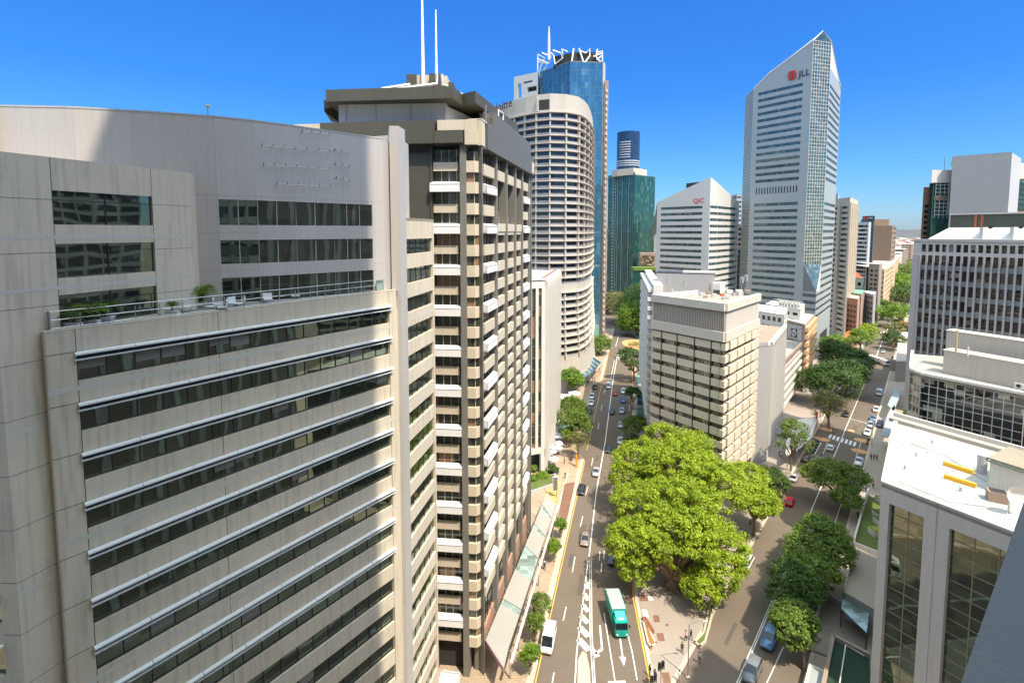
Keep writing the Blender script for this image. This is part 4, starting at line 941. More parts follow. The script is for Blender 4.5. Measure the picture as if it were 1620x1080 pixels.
# distant suburbs
hl=MB(); N=70
xs_=np.linspace(-3500,9500,N)
def hz_(x): return 92+22*math.sin(x*.0011+.6)+12*math.sin(x*.0031)+5*math.sin(x*.009)+3*math.sin(x*.023)
for a,b in zip(xs_,xs_[1:]):
    hl.face([(a,5600,-5),(b,5600,-5),(b*1.05,6500,hz_(b)*.8),(a*1.05,6500,hz_(a)*.8)]); hl.face([(a*1.05,6500,hz_(a)*.8),(b*1.05,6500,hz_(b)*.8),(b*1.1,7600,hz_(b)),(a*1.1,7600,hz_(a))])
struct('hills',hl,mat('hill_bush',(.085,.088,.085),.95,var=.35,scale=.02,fine=.3))
rnd=random.Random(3)
proto=None
for k in range(60):
    Y=rnd.uniform(900,3600); px=rnd.uniform(1408,1462); x=pt(px,Y)[0]; wv,dv,hv=rnd.uniform(14,46),rnd.uniform(14,40),rnd.uniform(5,15)
    if proto is None:
        ps_=[]
        for mm in (M_wht,M_tan,M_offw,M_grey,M_brown):
            o=thing('suburban_building','x','building',(0,0,0),'far suburban buildings near the horizon'); m=MB(); m.box(-.5,.5,-.5,.5,0,1); m.build('walls',[mm],o); m=MB(); m.face([(-.55,-.55,1),(.55,-.55,1),(0.1,0,1.35)]);m.face([(.55,-.55,1),(.55,.55,1),(.1,0,1.35)]);m.face([(.55,.55,1),(-.55,.55,1),(.1,0,1.35)]);m.face([(-.55,.55,1),(-.55,-.55,1),(.1,0,1.35)]); m.build('roof',[rnd.choice((M_roofw,M_terra,M_roof))],o); ps_.append(o)
        children_index(); proto=0
    src=ps_[k%5]; o=src if k<5 else dup(src,(0,0,0)); o.location=(x,Y,0); o.scale=(wv,dv,hv); o['label']='tiny low building among the far suburbs beyond the long street'
# ---- central office building
M_slat=mat('louvre_slat',(.56,.50,.43),.7,var=.05)
cb=Bld('corner_office','tan office block with striped spandrels, louvred plant floor and cluttered roof, behind the bright fig',(50,118,0))
c1=(48.6,114.2); c0=pt(1033.5,131); c2=(65.3,132.6)
LF,RF=Fr(c0,c1),Fr(c1,c2); Y1=114.2
zP=zat(1153,479.6,Y1); zPb=zat(1153,492.6,Y1); zL=zat(1152,525.8,Y1); zBb=zat(1152,541,Y1); hc=(zat(1152,546,Y1)-zat(1150,740,Y1))/10
M_cb=mat('tan_spandrel',(.66,.56,.43),.8,var=.06,stain=.05); M_cbw=mat('cream_band',(.62,.55,.46),.8,var=.05,joint=(3.6,9),jw=.01,jcol=.7,stain=.08)
for f in (LF,RF):
    b_=cb.mb('parapet',[M_cbw]); f.box(b_,0,f.L,-.5,.5,zPb,zP); b2_=cb.mb('band',[M_cbw]); f.box(b2_,0,f.L,-.5,.45,zBb,zL)
    lv=cb.new('louvre_screen',[M_slat,M_tan])
    f.quad(lv,0,f.L,zL,zPb,-.6,1)
    if f is LF:
        for k in range(46): s=.2+(f.L-.4)*k/45; f.box(lv,s-.07,s+.07,-.1,.05,zL,zPb,0)
        for k in range(26): s=f.L*.62+(f.L*.36)*k/26.; 
        for k in range(9): z=zL+(zPb-zL)*k/9; f.box(lv,.2,f.L-.2,-.14,-.1,z-.03,z+.03,0)
    else:
        for k in range(26): z=zL+(zPb-zL)*k/26; lv.face([f.P(.2,.1,z),f.P(f.L-.2,.1,z),f.P(f.L-.2,-.1,z+.16),f.P(.2,-.1,z+.16)],0)
nL=5; sx=[0,LF.s_at(1050),LF.s_at(1075),LF.s_at(1103),LF.s_at(1130),LF.L]
dk=cb.mb('mullion_columns',[M_frame])
for s in sx[1:-1]: LF.box(dk,s-.14,s+.14,-.3,.12,2,zBb)
for k in range(12):
    zt=zBb-.42-hc*k
    if zt<3: break
    for i in range(5):
        a,b=sx[i],sx[i+1]
        if i<4: sp=cb.new('spandrel',[M_cb]); LF.box(sp,a+(.14 if i else 0),b-.14,-.3,.05,zt-hc*.58,zt)
        w_=cb.new('window',[G_brown,M_frame]); LF.window(w_,a+.14,b-(.14 if i<4 else .0),zt,zt+hc*.44,.45,1.2,.05)
    sp=cb.new('spandrel',[M_cb]); sp.prism([LF.P(sx[4]+.14,.05),RF.P(0,.3),RF.P(2.2,.3),RF.P(2.2,-.5),LF.P(sx[4]+.14,-.5)],zt-hc*.58,zt)
    RF.window(cb.new('window',[G_brown,M_frame]),.3,RF.L,zt-.1,zt+hc*.46,.8,1.6)
    e=2.7; n=4; wd=(RF.L-e-1.5)/n
    for i in range(n):
        a=e+wd*i; sp=cb.new('sunshade_panel',[M_cb]); RF.box(sp,a,a+wd-.65,-.45,.55,zt-hc*.62+.1,zt+.18)
    sp=cb.new('sunshade_panel',[M_cb]); RF.box(sp,RF.L-1.3,RF.L,-.6,.35,zt-hc*.62,zt+.15)
RF.quad(cb.mb('rear_glass',[G_brown]),0,RF.L,2,zBb,-.9)
cb.mb('ground_floor',[M_frame]).prism([LF.P(0,-.6),LF.P(LF.L-.5,-.6),RF.P(RF.L,-.7),(LF.P(0,-18))],0,4.5)
c3=(RF.P(RF.L,-19)); rf_=cb.mb('roof',[mat('gravel_roof',(.34,.27,.215),.9,var=.2,scale=1.5,fine=.15)]); rf_.prism([LF.P(0,-.4),LF.P(LF.L,-.4),RF.P(RF.L,-.4),RF.P(RF.L,-23),(LF.P(3.,-17))],zP-1.1,zP-.9)
cb.mb('rear_wall',[M_offw]).prism([LF.P(0,0),LF.P(.4,0),LF.P(2.6,-16),LF.P(2.,-16)],20,zP+.1)
ck=cb.mb('core',[M_dark]); ck.prism([LF.P(.2,-.9),LF.P(LF.L-1,-.9),RF.P(RF.L-.2,-1.2),RF.P(RF.L,-20),LF.P(3,-16)],0,zP-1.2)
# roof plant
zr=zP-.9
def roofbox(part,px0,px1,py,dz,d,m,py2=None):
    p=G(px0,py,zr); q=G(px1,py2 or py,zr); f=Fr(p,q); mm=cb.new(part,[m]); f.box(mm,0,f.L,-d,0,zr,zr+dz); return f
roofbox('lift_motor_room',1124,1139,463.5,3.0,2.6,M_wht,465); roofbox('plant_room',1139,1147,465,2.9,2.0,M_wht,461.5)
for a,b,y,dz,d,m in ((1062,1071,461,.6,.8,M_ltgrey),(1088,1092,457,.35,.6,M_frame),(1097,1103,459,.35,.6,M_ltgrey),(1108,1113,469,1.,.7,M_ltgrey),(1127,1134,470,.9,.8,M_ltgrey),(1140,1146,468.5,.7,.6,M_terra),(1165,1175,463,.8,1.,M_offw),(1047,1051,460,.5,.4,M_ltgrey),(1114,1120,471.5,.6,.6,M_tan),(1148,1154,470,.5,.5,M_ltgrey)): roofbox('plant_unit',a,b,y,dz,d,m)
for k_,(px,py,dz,d) in enumerate(((1048,455,.9,1.),(1064,455,1.1,1.2),(1076,458,.7,.8),(1084,461,1.3,1.),(1099,464,.8,1.),(1112,460,1.4,1.2),(1119,466,.8,.9),(1131,466,1.2,1.2),(1150,465,1.0,1.),(1160,468,.7,.9),(1168,468,1.1,1.),(1178,463,.8,.8),(1070,465,.5,.7),(1094,470,.6,.6),(1143,474,.7,.7))): roofbox('plant_unit',px,px+6+k_%3*2,py,dz,d,(M_ltgrey,M_tan,M_frame,M_offw,M_grey)[k_%5])
for px,py,hh_,nn in ((1051.5,452,3.6,3),(1056.5,463,4.4,3),(1083.5,466,4.2,3),(1090.5,455,4.,3),(1173,460,4.2,4),(1180,459,4.6,4),(1057,452,2.2,2)):
    x,y=G(px,py,zr); m=cb.new('phone_antenna',[M_grey]); m.cyl(x,y,zr,zr+hh_,.09,.09,5)
    for k in range(nn): q=k*6.28/nn; m.box(x+.35*math.cos(q)-.16,x+.35*math.cos(q)+.16,y+.35*math.sin(q)-.1,y+.35*math.sin(q)+.1,zr+hh_-1.9,zr+hh_-.1); m.tube([(x,y,zr+hh_-.8),(x+.25*math.cos(q),y+.25*math.sin(q),zr+hh_-.8)],.03,4)
m=cb.new('handrail',[M_ltgrey]); 
for z in (.5,1.): m.tube([(*G(1042,452,zr),zr+z),(*G(1125,462,zr),zr+z)],.03,4)
cb.done()
# white penthouse with slanted grey front, standing behind the roof
ph=Bld('penthouse','pale tiled wall block with slanted dark roof edge behind the cluttered tan roof',(45,142,0))
a,b=pt(1040,146),pt(1139,140); f=Fr(a,b); z0,z1=zat(1090,462,140),zat(1090,434,142); m=ph.mb('wall',[mat('grey_tile',(.36,.35,.335),.5,var=.03,joint=(.8,.8),jw=.03,jcol=.8)])
m.face([f.P(0,0,z0-8),f.P(f.L,0,z0-8),f.P(f.L-1.2,0,z1),f.P(0,0,z1)]); f.box(ph.mb('roof',[M_frame]),-.3,f.L-1.,-7,.0,z1,z1+.25); f.box(ph.mb('skylight',[M_offw]),f.L*.42,f.L*.95,-5,-1,z1+.25,z1+.7)
m.prism([f.P(0,-.05),f.P(f.L-1.2,-.05),f.P(f.L-2,-8),f.P(0,-8)],0,z1-.02); ph.done()
# white stepped-balcony building on the far side of it
sb_=Bld('balcony_block','white narrow block with stepped balconies showing along the left edge of the tan office',(37,140,0))
s0,s1=pt(1016,192),pt(1028,137); f=Fr(pt(1017.5,190),pt(1032,136)); zt_=zat(1030,450,137)
m=sb_.mb('wall',[M_wht]); f.box(m,0,f.L,-3,-.5,0,zt_); f.box(sb_.mb('core',[M_offw]),.5,f.L-.5,-19,-3,0,zt_-7)
for k in range(15):
    z=zt_-1-2.5*k
    if z<4: break
    f.box(sb_.new('balcony',[M_wht]),1,f.L-.6,-.5,.9,z-1.05,z-.05); f.box(sb_.new('window',[G_dark]),1.5,f.L-1,-.52,-.45,z,z+1.25)
sb_.done()
# glass fronted awnings along the shaded footpath
t=Bld('street_awning','dark green shopfront awnings along the shaded footpath left of the tan office',(38,150,0),'awning')
for i,(a,b) in enumerate((((1008,620),(1019,640)),((1008,646),(1022,668)),((1008,590),(1018,606)))):
    p=G(a[0],b[1],4.2); q=G(b[0],b[1],4.2); r=G(b[0]-2,a[1],4.2); s=G(a[0],a[1],4.2); t.new('canopy_panel',[G_green if i!=2 else M_green]).prism([p,q,r,s],4.1,4.3)
t.done()
# ---- slim ribbed grey building
k0=G(1211.5,731); a=pt(1190,134); b_=pt(1247,k0[1]+26.5)
rs=Bld('ribbed_building','slim pale grey building with close vertical ribs, right of the tan office block',(k0[0],k0[1],0))
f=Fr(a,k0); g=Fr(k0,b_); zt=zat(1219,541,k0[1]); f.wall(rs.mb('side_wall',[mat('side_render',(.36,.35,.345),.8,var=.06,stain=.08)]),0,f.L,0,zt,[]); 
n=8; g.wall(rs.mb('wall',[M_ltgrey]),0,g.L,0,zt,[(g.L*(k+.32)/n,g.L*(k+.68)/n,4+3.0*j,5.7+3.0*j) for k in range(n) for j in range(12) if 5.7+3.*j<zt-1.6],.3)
for k in range(n):
    for j in range(12):
        if 5.7+3.*j<zt-1.6: g.quad(rs.new('window',[G_dark]),g.L*(k+.32)/n,g.L*(k+.68)/n,4+3.*j,5.7+3.*j,-.3)
for k in range(n+1): g.box(rs.mb('rib',[M_wht]),g.L*k/n-.18 if k else 0,g.L*k/n+.18,0,.5,3.5,zt)
g.box(rs.mb('cornice',[M_wht]),0,g.L,-.3,.55,zt-1.0,zt+.1); f.box(rs.mb('cornice',[M_wht]),f.L-.9,f.L,-.3,.1,zt-1,zt+.1)
rs.mb('roof',[M_tan]).prism([a,k0,b_,(a[0]+14,b_[1]+10)],zt-1.2,zt-1.); rs.done()
# ---- white balcony building
w0=pt(1243.5,166); w1=pt(1275,198)
wb=Bld('louvred_building','low white building with long horizontal balcony bands, before the tan wall with round emblem',(w0[0],w0[1],0)); f=Fr(w0,w1); zt=zat(1245,590,166); zt2=zt
cwm=wb.mb('wall',[M_wht]); f.box(cwm,0,f.L,-12,-1.2,0,zt)
for k in range(9):
    z=zt-.6-2.9*k
    if z<3: break
    f.box(wb.new('balcony',[M_wht]),0,f.L,-.2,.4,z-1.1,z); f.quad(wb.new('window',[G_olive]),0,f.L,z,z+1.8,-1.15)
    ml=wb.mb('bracket',[M_offw])
    for j in range(13): f.box(ml,f.L*j/13,f.L*j/13+.2,-1.1,.3,z,z+.8)
wb.mb('roof',[M_roof]).prism([w0,w1,(w1[0]-14,w1[1]+4),(w0[0]-14,w0[1]+10)],zt,zt+.2)
f.box(wb.mb('roof_beam',[M_tan]),-.3,f.L+1,-.3,.3,zt+2.2,zt+3.4); f.box(wb.mb('end_wall',[M_grey]),f.L,f.L+1.6,-8,.6,0,zt+3.2); wb.done()
# ---- tan windowless wall with round emblem
e1=pt(1279,197); e0=pt(1213,222); e2=pt(1293.5,222)
eb=Bld('emblem_building','tan building with a round black and white emblem high on its blank wall',(e1[0],e1[1],0)); f=Fr(e0,e1); g=Fr(e1,e2); zt=zat(1279,513,197)
f.wall(eb.mb('wall',[M_tan]),0,f.L,0,zt,[]); g.wall(eb.mb('wall',[M_tan]),0,g.L,0,zt,[]); eb.mb('roof',[M_roofw]).prism([e0,e1,e2,(e0[0]+16,e2[1]+8)],zt-.6,zt-.3)
f.box(eb.mb('coping',[M_offw]),0,f.L,-.5,.1,zt-.3,zt+.2)
og=mat('ochre_panel',(.62,.38,.19),.8,var=.06)
for k in range(12):
    z=zt-1.2-3.1*k
    if z<9: break
    g.box(eb.new('balcony',[og]),0,g.L,.0,1.2,z-1.7,z); g.box(eb.mb('balcony_shade',[M_tan]),.3,g.L-.3,0,.4,z-2.9,z-1.7) if k%2 else None
p=f.s_at(1262); p0,p1=f.s_at(1252),f.s_at(1274)
zc=zat(1263,527.5,201); sg=eb.mb('sign_panel',[M_ltgrey]); f.box(sg,p0,p1,.02,.15,zat(1263,538,201),zat(1263,515.5,201))
f.box(eb.mb('emblem_square',[M_black]),p+-1.75,p+1.9,.16,.2,zc-1.75,zc+1.6)
em=eb.mb('emblem_ring',[M_wht]); cc=p+.08
for rr_ in (1.35,): em.tube([f.P(cc+rr_*math.cos(q),.26,zc-.1+rr_*math.sin(q)) for q in [k*math.pi/10 for k in range(21)]],.13,5)
em.tube([f.P(cc+.95*math.cos(q),.26,zc-.1+.95*math.sin(q)) for q in [math.pi*(-.9+.18*k) for k in range(11)]],.16,4)
em2=eb.mb('emblem_crown',[M_wht])
for dx,dz,r_ in ((-.5,.35,.2),(0,.6,.22),(.5,.35,.2),(0,-.15,.4)): em2.tube([f.P(cc+dx+r_*math.cos(q),.26,zc+dz+r_*math.sin(q)) for q in [k*math.pi/4 for k in range(9)]],.09,4)
bnr=eb.mb('emblem_text_band',[M_grey]); f.box(bnr,p+.2,p1-.3,.16,.2,zat(1263,520.5,201),zat(1263,518.3,201))
root=eb.done()
# white plant house on top with a row of dishes
ph=Bld('rooftop_house','white rooftop house with four small windows and a row of pale exhaust cowls',(110,205,0)); a,b,c_=pt(1214,222),pt(1270,207),pt(1277,222); z0=zt-.4; z1=zat(1270,489,207)
f=Fr(a,b); g=Fr(b,c_); cols=[(f.s_at(x),f.s_at(x+8)) for x in (1219,1232,1245,1258)]; zz_=[(zat(1262,499.5,208),zat(1262,495,208))]
f.wall(ph.mb('wall',[mat('cream_render',(.62,.60,.50),.8,var=.05)]),0,f.L,z0,z1,[(c[0],c[1],zz_[0][0],zz_[0][1]) for c in cols],.2); g.wall(ph.mb('wall',[None or MATS['cream_render']]),0,g.L,z0,z1,[])
for c in cols: f.window(ph.new('window',[G_dark,M_frame]),c[0],c[1],*zz_[0],.2,1.)
ph.mb('roof',[M_roofw]).prism([a,b,c_,(a[0]+8,232)],z1-.2,z1+.05)
for k in range(7):
    x,y=f.P(f.L*(.35+.085*k),-2.0); m=ph.new('exhaust_cowl',[M_offw]); m.tube([(x,y,z1),(x,y,z1+1.1),(x,y,z1+1.2),(x,y,z1+2.4)],[.5,.5,.95,.5],8)
m=ph.mb('pipe_rack',[M_ltgrey]); 
for o in (-1,-3.): m.tube([f.P(f.L*.2,o,z1+2.5),f.P(f.L*.95,o,z1+2.5)],.12,4)
for k in range(6): m.tube([f.P(f.L*(.2+.15*k),-1,z1),f.P(f.L*(.2+.15*k),-1,z1+2.5)],.1,4)
ph.done()
# pale low roof behind the tan office, right
block('low_roof_block','low white-roofed block squeezed behind the tan office block',[(1205,172),(1245,164),(1250,180)],(1236,498,164),M_offw,h=3,cols=[4,2],roofm=M_roofw,first=1.2)
# footpath canopies at the foot of the louvred building
t=Bld('shop_awning','white shop awning over the sunny footpath under the tall slim tree',(95,160,0),'awning')
q=[G(*p,4) for p in ((1262,664),(1293,659),(1284,692),(1262,712),(1243,722),(1243,700))]; t.mb('roof',[M_roofw]).prism(q,3.9,4.1)
for p in (q[1],q[2],q[3]): t.mb('post',[M_steel]).cyl(p[0],p[1],0,3.9,.1,.1,5)
f=Fr(q[3],q[1]); f.box(t.mb('edge',[M_frame]),0,f.L,0,.1,3.7,4.15); t.done()
t=Bld('banner_sign','tall red banner sign at the end of the white shop awning',(100,172,0),'sign'); x,y=G(1291.5,667,0); t.mb('panel',[M_red]).box(x-.35,x+.35,y-.1,y+.1,.6,3.4); t.mb('post',[M_steel]).cyl(x,y+.2,0,3.6,.08,.08,5); t.done()
# ============================================================ right hand side
# ---- office block with close mauve fins
a=pt(1445,115); b_=(a[0]+.573*24,a[1]-.819*24)
mv=mat('mauve_fin',(.38,.34,.33),.7,var=.05)
ff=Bld('ribbed_office','large office block with rows of pale mauve fins over dark glass on the right',(a[0],a[1],0))
f=Fr(a,b_); zt=zat(1450,377.5,115); zs=zat(1450,386,115); ze=zat(1450,398,115); zb=zat(1450,403,115); hf=22.6/800*115; L=f.L
n=20; wm=ff.mb('wall',[mat('pale_concrete',(.46,.42,.385),.8,var=.05,stain=.1)])
f.wall(wm,0,L,zb,zt,[(L*k/n+.28,L*(k+1)/n-.12,ze+.05,zs) for k in range(1,n)],.7)
for k in range(1,n): f.quad(ff.new('attic_window',[G_dark]),L*k/n+.28,L*(k+1)/n-.12,ze+.05,zs,-.7)
f.box(wm,0,L,-1.4,-.8,zt-.5,zt-.05) 
f.box(ff.mb('corner_pier',[mv]),0,1.15,-1.,.35,0,zb)
for k in range(1,n+1): f.box(ff.new('fin',[mv]),L*k/n+.02,L*k/n+.34,-.3,.45,0,zb)
spm=mat('grey_spandrel',(.25,.29,.29),.4,metal=.1)
for j in range(18):
    z=zb-hf*j
    if z<3: break
    f.window(ff.new('window',[G_dark,M_frame]),1.1,L,z-hf*.68,z,.28,(L-1.1)/(n-1)/1.0,.05,rail=[z-hf*.5]); f.quad(ff.new('spandrel',[spm]),1.1,L,z-hf,z-hf*.68,-.2)
c_=(a[0]+.635*40,a[1]+.772*40); g=Fr((a[0]-.0,a[1]),c_)
h_=Fr(c_,a); h_.wall(ff.mb('side_wall',[mv]),0,h_.L,0,zt,[]); ff.mb('roof',[M_roof]).prism([a,b_,(b_[0]+25,b_[1]+31),c_],zt-.9,zt-.6)
# sloping skylit roof and plant screen
s0=f.P(1.6,-2.0); s1=f.P(L,-2.0); s2=f.P(L,-7.5); s3=f.P(4.3,-7.5); zz=zat(1481,360,119)
rm=ff.mb('sloping_roof',[mat('pale_deck',(.62,.58,.52),.6,var=.05,joint=(.6,40),jw=.03,jcol=.85)]); rm.face([(*s0,zt-.3),(*s1,zt-.3),(*s2,zz),(*s3,zz)]); rm.face([(*s0,zt-.3),(*s3,zz),(*f.P(4.3,-30),zz),(*f.P(1.6,-30),zt-.3)])
for s in (10.5,15.2,19.7): f.box(ff.new('roof_hatch',[M_offw]),s,s+.6,-6.3,-2.6,zt,zz+.0); f.box(ff.new('roof_vent',[M_frame]),s+.5,s+1.1,-7.5,-6.8,zz-.3,zz+.1)
zq=zat(1481,341,120); pq=ff.mb('louvre_screen',[mat('green_louvre',(.10,.105,.07),.6,var=.1,joint=(.35,30),jw=.06,jcol=.6)]); f.box(pq,4.3,L,-30,-7.6,zz-.5,zq)
for s in (8.4,9.5,16.8,18.0): f.box(ff.mb('red_panel',[M_terra]),s,s+.5,-7.6,-7.5,zz,zq-.1)
f.box(ff.mb('screen_roof',[M_roofw]),4.2,L,-30,-7.3,zq,zq+.3)
ff.done()
# ---- tower with big blank grey panel behind
bk=Bld('panel_tower','brown and glass tower with a huge blank grey panel, behind the mauve ribbed office',(140,170,0))
Y=172; A=lambda px,py,d=0: zat(px,py,Y+d)
def vb(part,px0,px1,Y0,d,ya,yb,m,B=bk):
    B.mb(part,[m]).prism([at(px0,300,Y0)[:2],at(px1,300,Y0)[:2],(at(px1,300,Y0)[0]+d*.82,Y0+d),(at(px0,300,Y0)[0]+d*.82,Y0+d)],zat(px0,yb,Y0) if yb else 0,zat(px0,ya,Y0))
vb('pink_wing',1461,1475,178,20,296,None,M_pink)
for k in range(8): vb('wing_window',1464.5,1471,177.9,.2,324+8.6*k-.2,328.3+8.6*k,M_black)
vb('green_column',1470,1481,176,20,290,None,mat('olive_dark',(.11,.11,.08),.6))
vb('glass_bay',1476,1504,172.5,20,289,None,G_green); vb('bay_head',1473,1505,172,20,269,289,M_offw)
for k in range(9): vb('glazing_bar',1480,1501,172.35,.1,292+5.9*k,292.8+5.9*k,M_offw)
for x in (1480,1487,1494,1500): vb('glazing_bar',x,x+.9,172.3,.1,290,345,M_offw)
vb('spandrel',1479,1501,172.3,.1,310,316,M_tan); vb('white_stripe',1501,1503,172,.3,289,340,M_ltgrey)
P0,P1,P2=at(1504,300,169)[:2],at(1597,300,160)[:2],at(1612,300,172)[:2]; fq=Fr(P0,P1); fq.wall(bk.mb('grey_panel',[mat('blank_grey',(.30,.295,.285),.5,var=.04,stain=.05)]),0,fq.L,0,zat(1504,247.5,169),[])
bk.mb('grey_panel',[None or MATS['blank_grey']]).face([fq.P(0,0,zat(1504,247.5,169)),fq.P(fq.L,0,zat(1504,247.5,169)),fq.P(fq.L,0,zat(1597,242,160))]); 
fr2=Fr(P1,P2); fr2.wall(bk.mb('side_panel',[M_ltgrey]),0,fr2.L,0,zat(1597,242,160),[]); bk.mb('panel_roof',[M_ltgrey]).face([(*P0,zat(1504,247.5,169)),(*P1,zat(1597,242,160)),(*P2,zat(1597,242,160)),(P0[0]+20,P0[1]+24,zat(1504,247.5,169))])
vb('east_wing',1610,1640,176,20,259,None,M_brown); vb('east_head',1610,1640,175.8,20.2,258,283,M_offw); 
for k in range(6): vb('east_window',1613,1640,175.7,.3,286+8*k,291+8*k,G_green)
bk.mb('antenna',[M_steel]).tube([at(1494,269,173),at(1494,249,173)],.12,4); bk.done()
# ---- beige glass fronted block with roof plant
zr=38.5; g0=G(1439,584.5,zr); g1=G(1457,591.5,zr); g2=G(1622,624,zr); g3=G(1442,558,zr)
gb=Bld('glass_front_block','beige block with a large dark gridded glass front and stepped roof plant boxes',(g1[0],g1[1],0))
bg=mat('beige_render',(.50,.44,.37),.8,var=.06,stain=.12)
f=Fr(g1,g2); fl=Fr(g0,g1); zbot=zat(1456,657,g1[1]); nn=11
f.wall(gb.mb('wall',[bg]),0,f.L,0,zr+.3,[(0,f.L,zbot-3,zr-.5)],.3)
for j in range(6):
    z1=zr-.5-(zr-.5-zbot)/5*j; f.window(gb.new('window',[G_dark,M_lframe]),0,f.L,z1-(zr-.5-zbot)/5,z1,.3,f.L/nn,.11,rail=[z1-.06])
fl.wall(gb.mb('wall',[bg]),0,fl.L,0,zr+.3,[(.1,fl.L-.1,zbot,zr-.6)],.2); fl.window(gb.new('side_window',[G_brown,M_offw]),.1,fl.L-.1,zbot,zr-.6,.2,fl.L/3,.12,rail=[zbot+1.6*k for k in range(1,6)])
fl2=Fr(g3,g0); fl2.wall(gb.mb('wall',[bg]),0,fl2.L,0,zr+.3,[])
far=(g3[0]+22,g3[1]-10)
gb.mb('roof',[M_roof]).prism([g0,g1,g2,(g2[0]+15,g2[1]+18),far,g3],zr-.6,zr-.2)
fl2.box(gb.mb('parapet',[M_wht]),0,fl2.L,-.4,.1,zr-.2,zr+.6); f.box(gb.mb('parapet',[bg]),0,f.L,-.5,.25,zr-.1,zr+.35)
fl.box(gb.mb('parapet',[bg]),0,fl.L,-.4,.1,zr-.1,zr+.34)
p=G(1491,588,zr); q=G(1625,616,zr); fx_=Fr(p,q); rib=mat('ribbed_cap',(.60,.54,.42),.7,var=.05,joint=(.4,.8),jw=.05,jcol=.75)
z1=zat(1492,553,p[1]); fx_.box(gb.mb('plant_wall',[bg]),0,fx_.L,-3.,0,zr-.3,z1-.1); fx_.box(gb.mb('plant_cap',[rib]),-.15,fx_.L,-3.,.1,z1-.1,z1+.05)
p2=(fx_.P(-2.2,-5.6)); q2=fx_.P(fx_.L,-5.6); fy=Fr(p2,q2); z2=zat(1480,522,p2[1]); fy.box(gb.mb('upper_plant_wall',[bg]),0,fy.L,-2.6,0,zr-.3,z2-.1); fy.box(gb.mb('upper_plant_cap',[rib]),-.15,fy.L,-2.6,.1,z2-.1,z2+.05)
fy.box(gb.mb('door_panel',[mat('door_beige',(.44,.41,.34),.6)]),11,13.2,.01,.05,zr+.4,z2-1.2)
for px,py,wd,ht in ((1560,598,1.1,1.7),(1584,604,1.7,.8),(1611,611,1.1,.8)):
    x,y=G(px,py+3,zr); m=gb.new('air_conditioner',[M_wht,M_frame]); e=f.e; ff_=Fr((x-e[0]*wd/2,y-e[1]*wd/2),(x+e[0]*wd/2,y+e[1]*wd/2)); ff_.box(m,0,wd,-.6,0,zr-.1,zr+ht,0)
    for k in range(2 if ht>1 else 1): m.tube([ff_.P(wd/2,.0,zr+.4+.8*k),ff_.P(wd/2,.04,zr+.4+.8*k)],.3,10,1)
x,y=G(1512,558,z1); gb.mb('timber_pole',[mat('pole_tan',(.42,.34,.16),.7)]).cyl(x,y,z1,z1+4.,.16,.16,6); x,y=G(1531,563,z1); gb.mb('vent_pipe',[M_wht]).cyl(x,y,z1,z1+1.6,.12,.12,6)
gb.done()
# terrace with plants left of it
t=Bld('planted_ledge','small planted balcony ledge in front of the glass fronted block',(70,88,0)); q=[G(*p,26) for p in ((1428,655),(1437,661),(1437,672),(1424,668))]; t.mb('wall',[bg]).prism(q,0,26.6); t.mb('plants',[mat('hedge2',(.12,.2,.03),.9,var=.4,scale=3,bump=1)]).prism([lerp(q[0],q[2],.2),lerp(q[1],q[3],.2),lerp(q[2],q[0],.2),lerp(q[3],q[1],.2)],26.6,27.6); t.done()
# ---- white roofed block near right
z6=31.5; N0=(48.2,63.7); F0_=(67.,86.4); Rn=(N0[0]+.49*32,N0[1]-.872*32); Rf=(F0_[0]+.49*34,F0_[1]-.872*34)
wr=Bld('white_roof_block','near white flat-roofed block with tall dark glass bays between pale columns',(N0[0],N0[1],0))
f=Fr(N0,Rn); wm=mat('lilac_render',(.60,.55,.50),.75,var=.04,stain=.1); zf=z6-2.5
f.box(wr.mb('fascia',[wm]),0,f.L,-.6,.0,zf,z6); lw=Fr(F0_,N0); lw.box(wr.mb('side_wall',[wm]),0,lw.L,-.3,0,zf,z6); lw.wall(wr.mb('side_wall',[wm]),0,lw.L,0,zf,[],m=0)
rfm=wr.mb('roof',[mat('roof_white_dirty',(.52,.485,.43),.85,var=.30,scale=1.1,fine=.12,joint=(3.2,3.2),jw=.02,jcol=.78)]); rfm.prism([N0,Rn,Rf,F0_],z6-.7,z6-.25)
cop=wr.mb('coping',[M_offw]); f.box(cop,0,f.L,-.5,.06,z6,z6+.08); lw.box(cop,0,lw.L,-.55,.06,z6,z6+.10); bw=Fr(Rf,F0_); bw.box(wr.mb('rear_parapet',[M_offw]),0,bw.L,-.4,0,z6-.5,z6+1.0); bw.box(wr.mb('rear_gutter',[M_roof]),0,bw.L,-1.9,-.45,z6-.24,z6+.35)
cx_=[(f.s_at(1389)-.0,f.s_at(1389)+1.0),(f.s_at(1489),f.s_at(1489)+2.5),(24.5,26.)]
cx_[0]=(.0,1.0); cs=[(1.0,cx_[1][0]),(cx_[1][1],24.5),(26.,32)]
for i,(a,b) in enumerate(cx_):
    m=wr.new('column',[wm]); f.box(m,a,b,-1,.02,0,zf); 
    if i==1: f.box(wr.mb('column_groove',[M_grey]),(a+b)/2-.04,(a+b)/2+.04,.022,.03,0,z6)
for a,b in cs:
    k=0; z=zf
    while z>1: f.window(wr.new('window',[G_lb,mat('bronze_frame',(.30,.27,.17),.4,metal=.3)]),a,b,max(z-3.3,.5),z,.75,2.2,.11,rail=[z-3.24,z-1.5]); z-=3.3; k+=1
WRB=wr
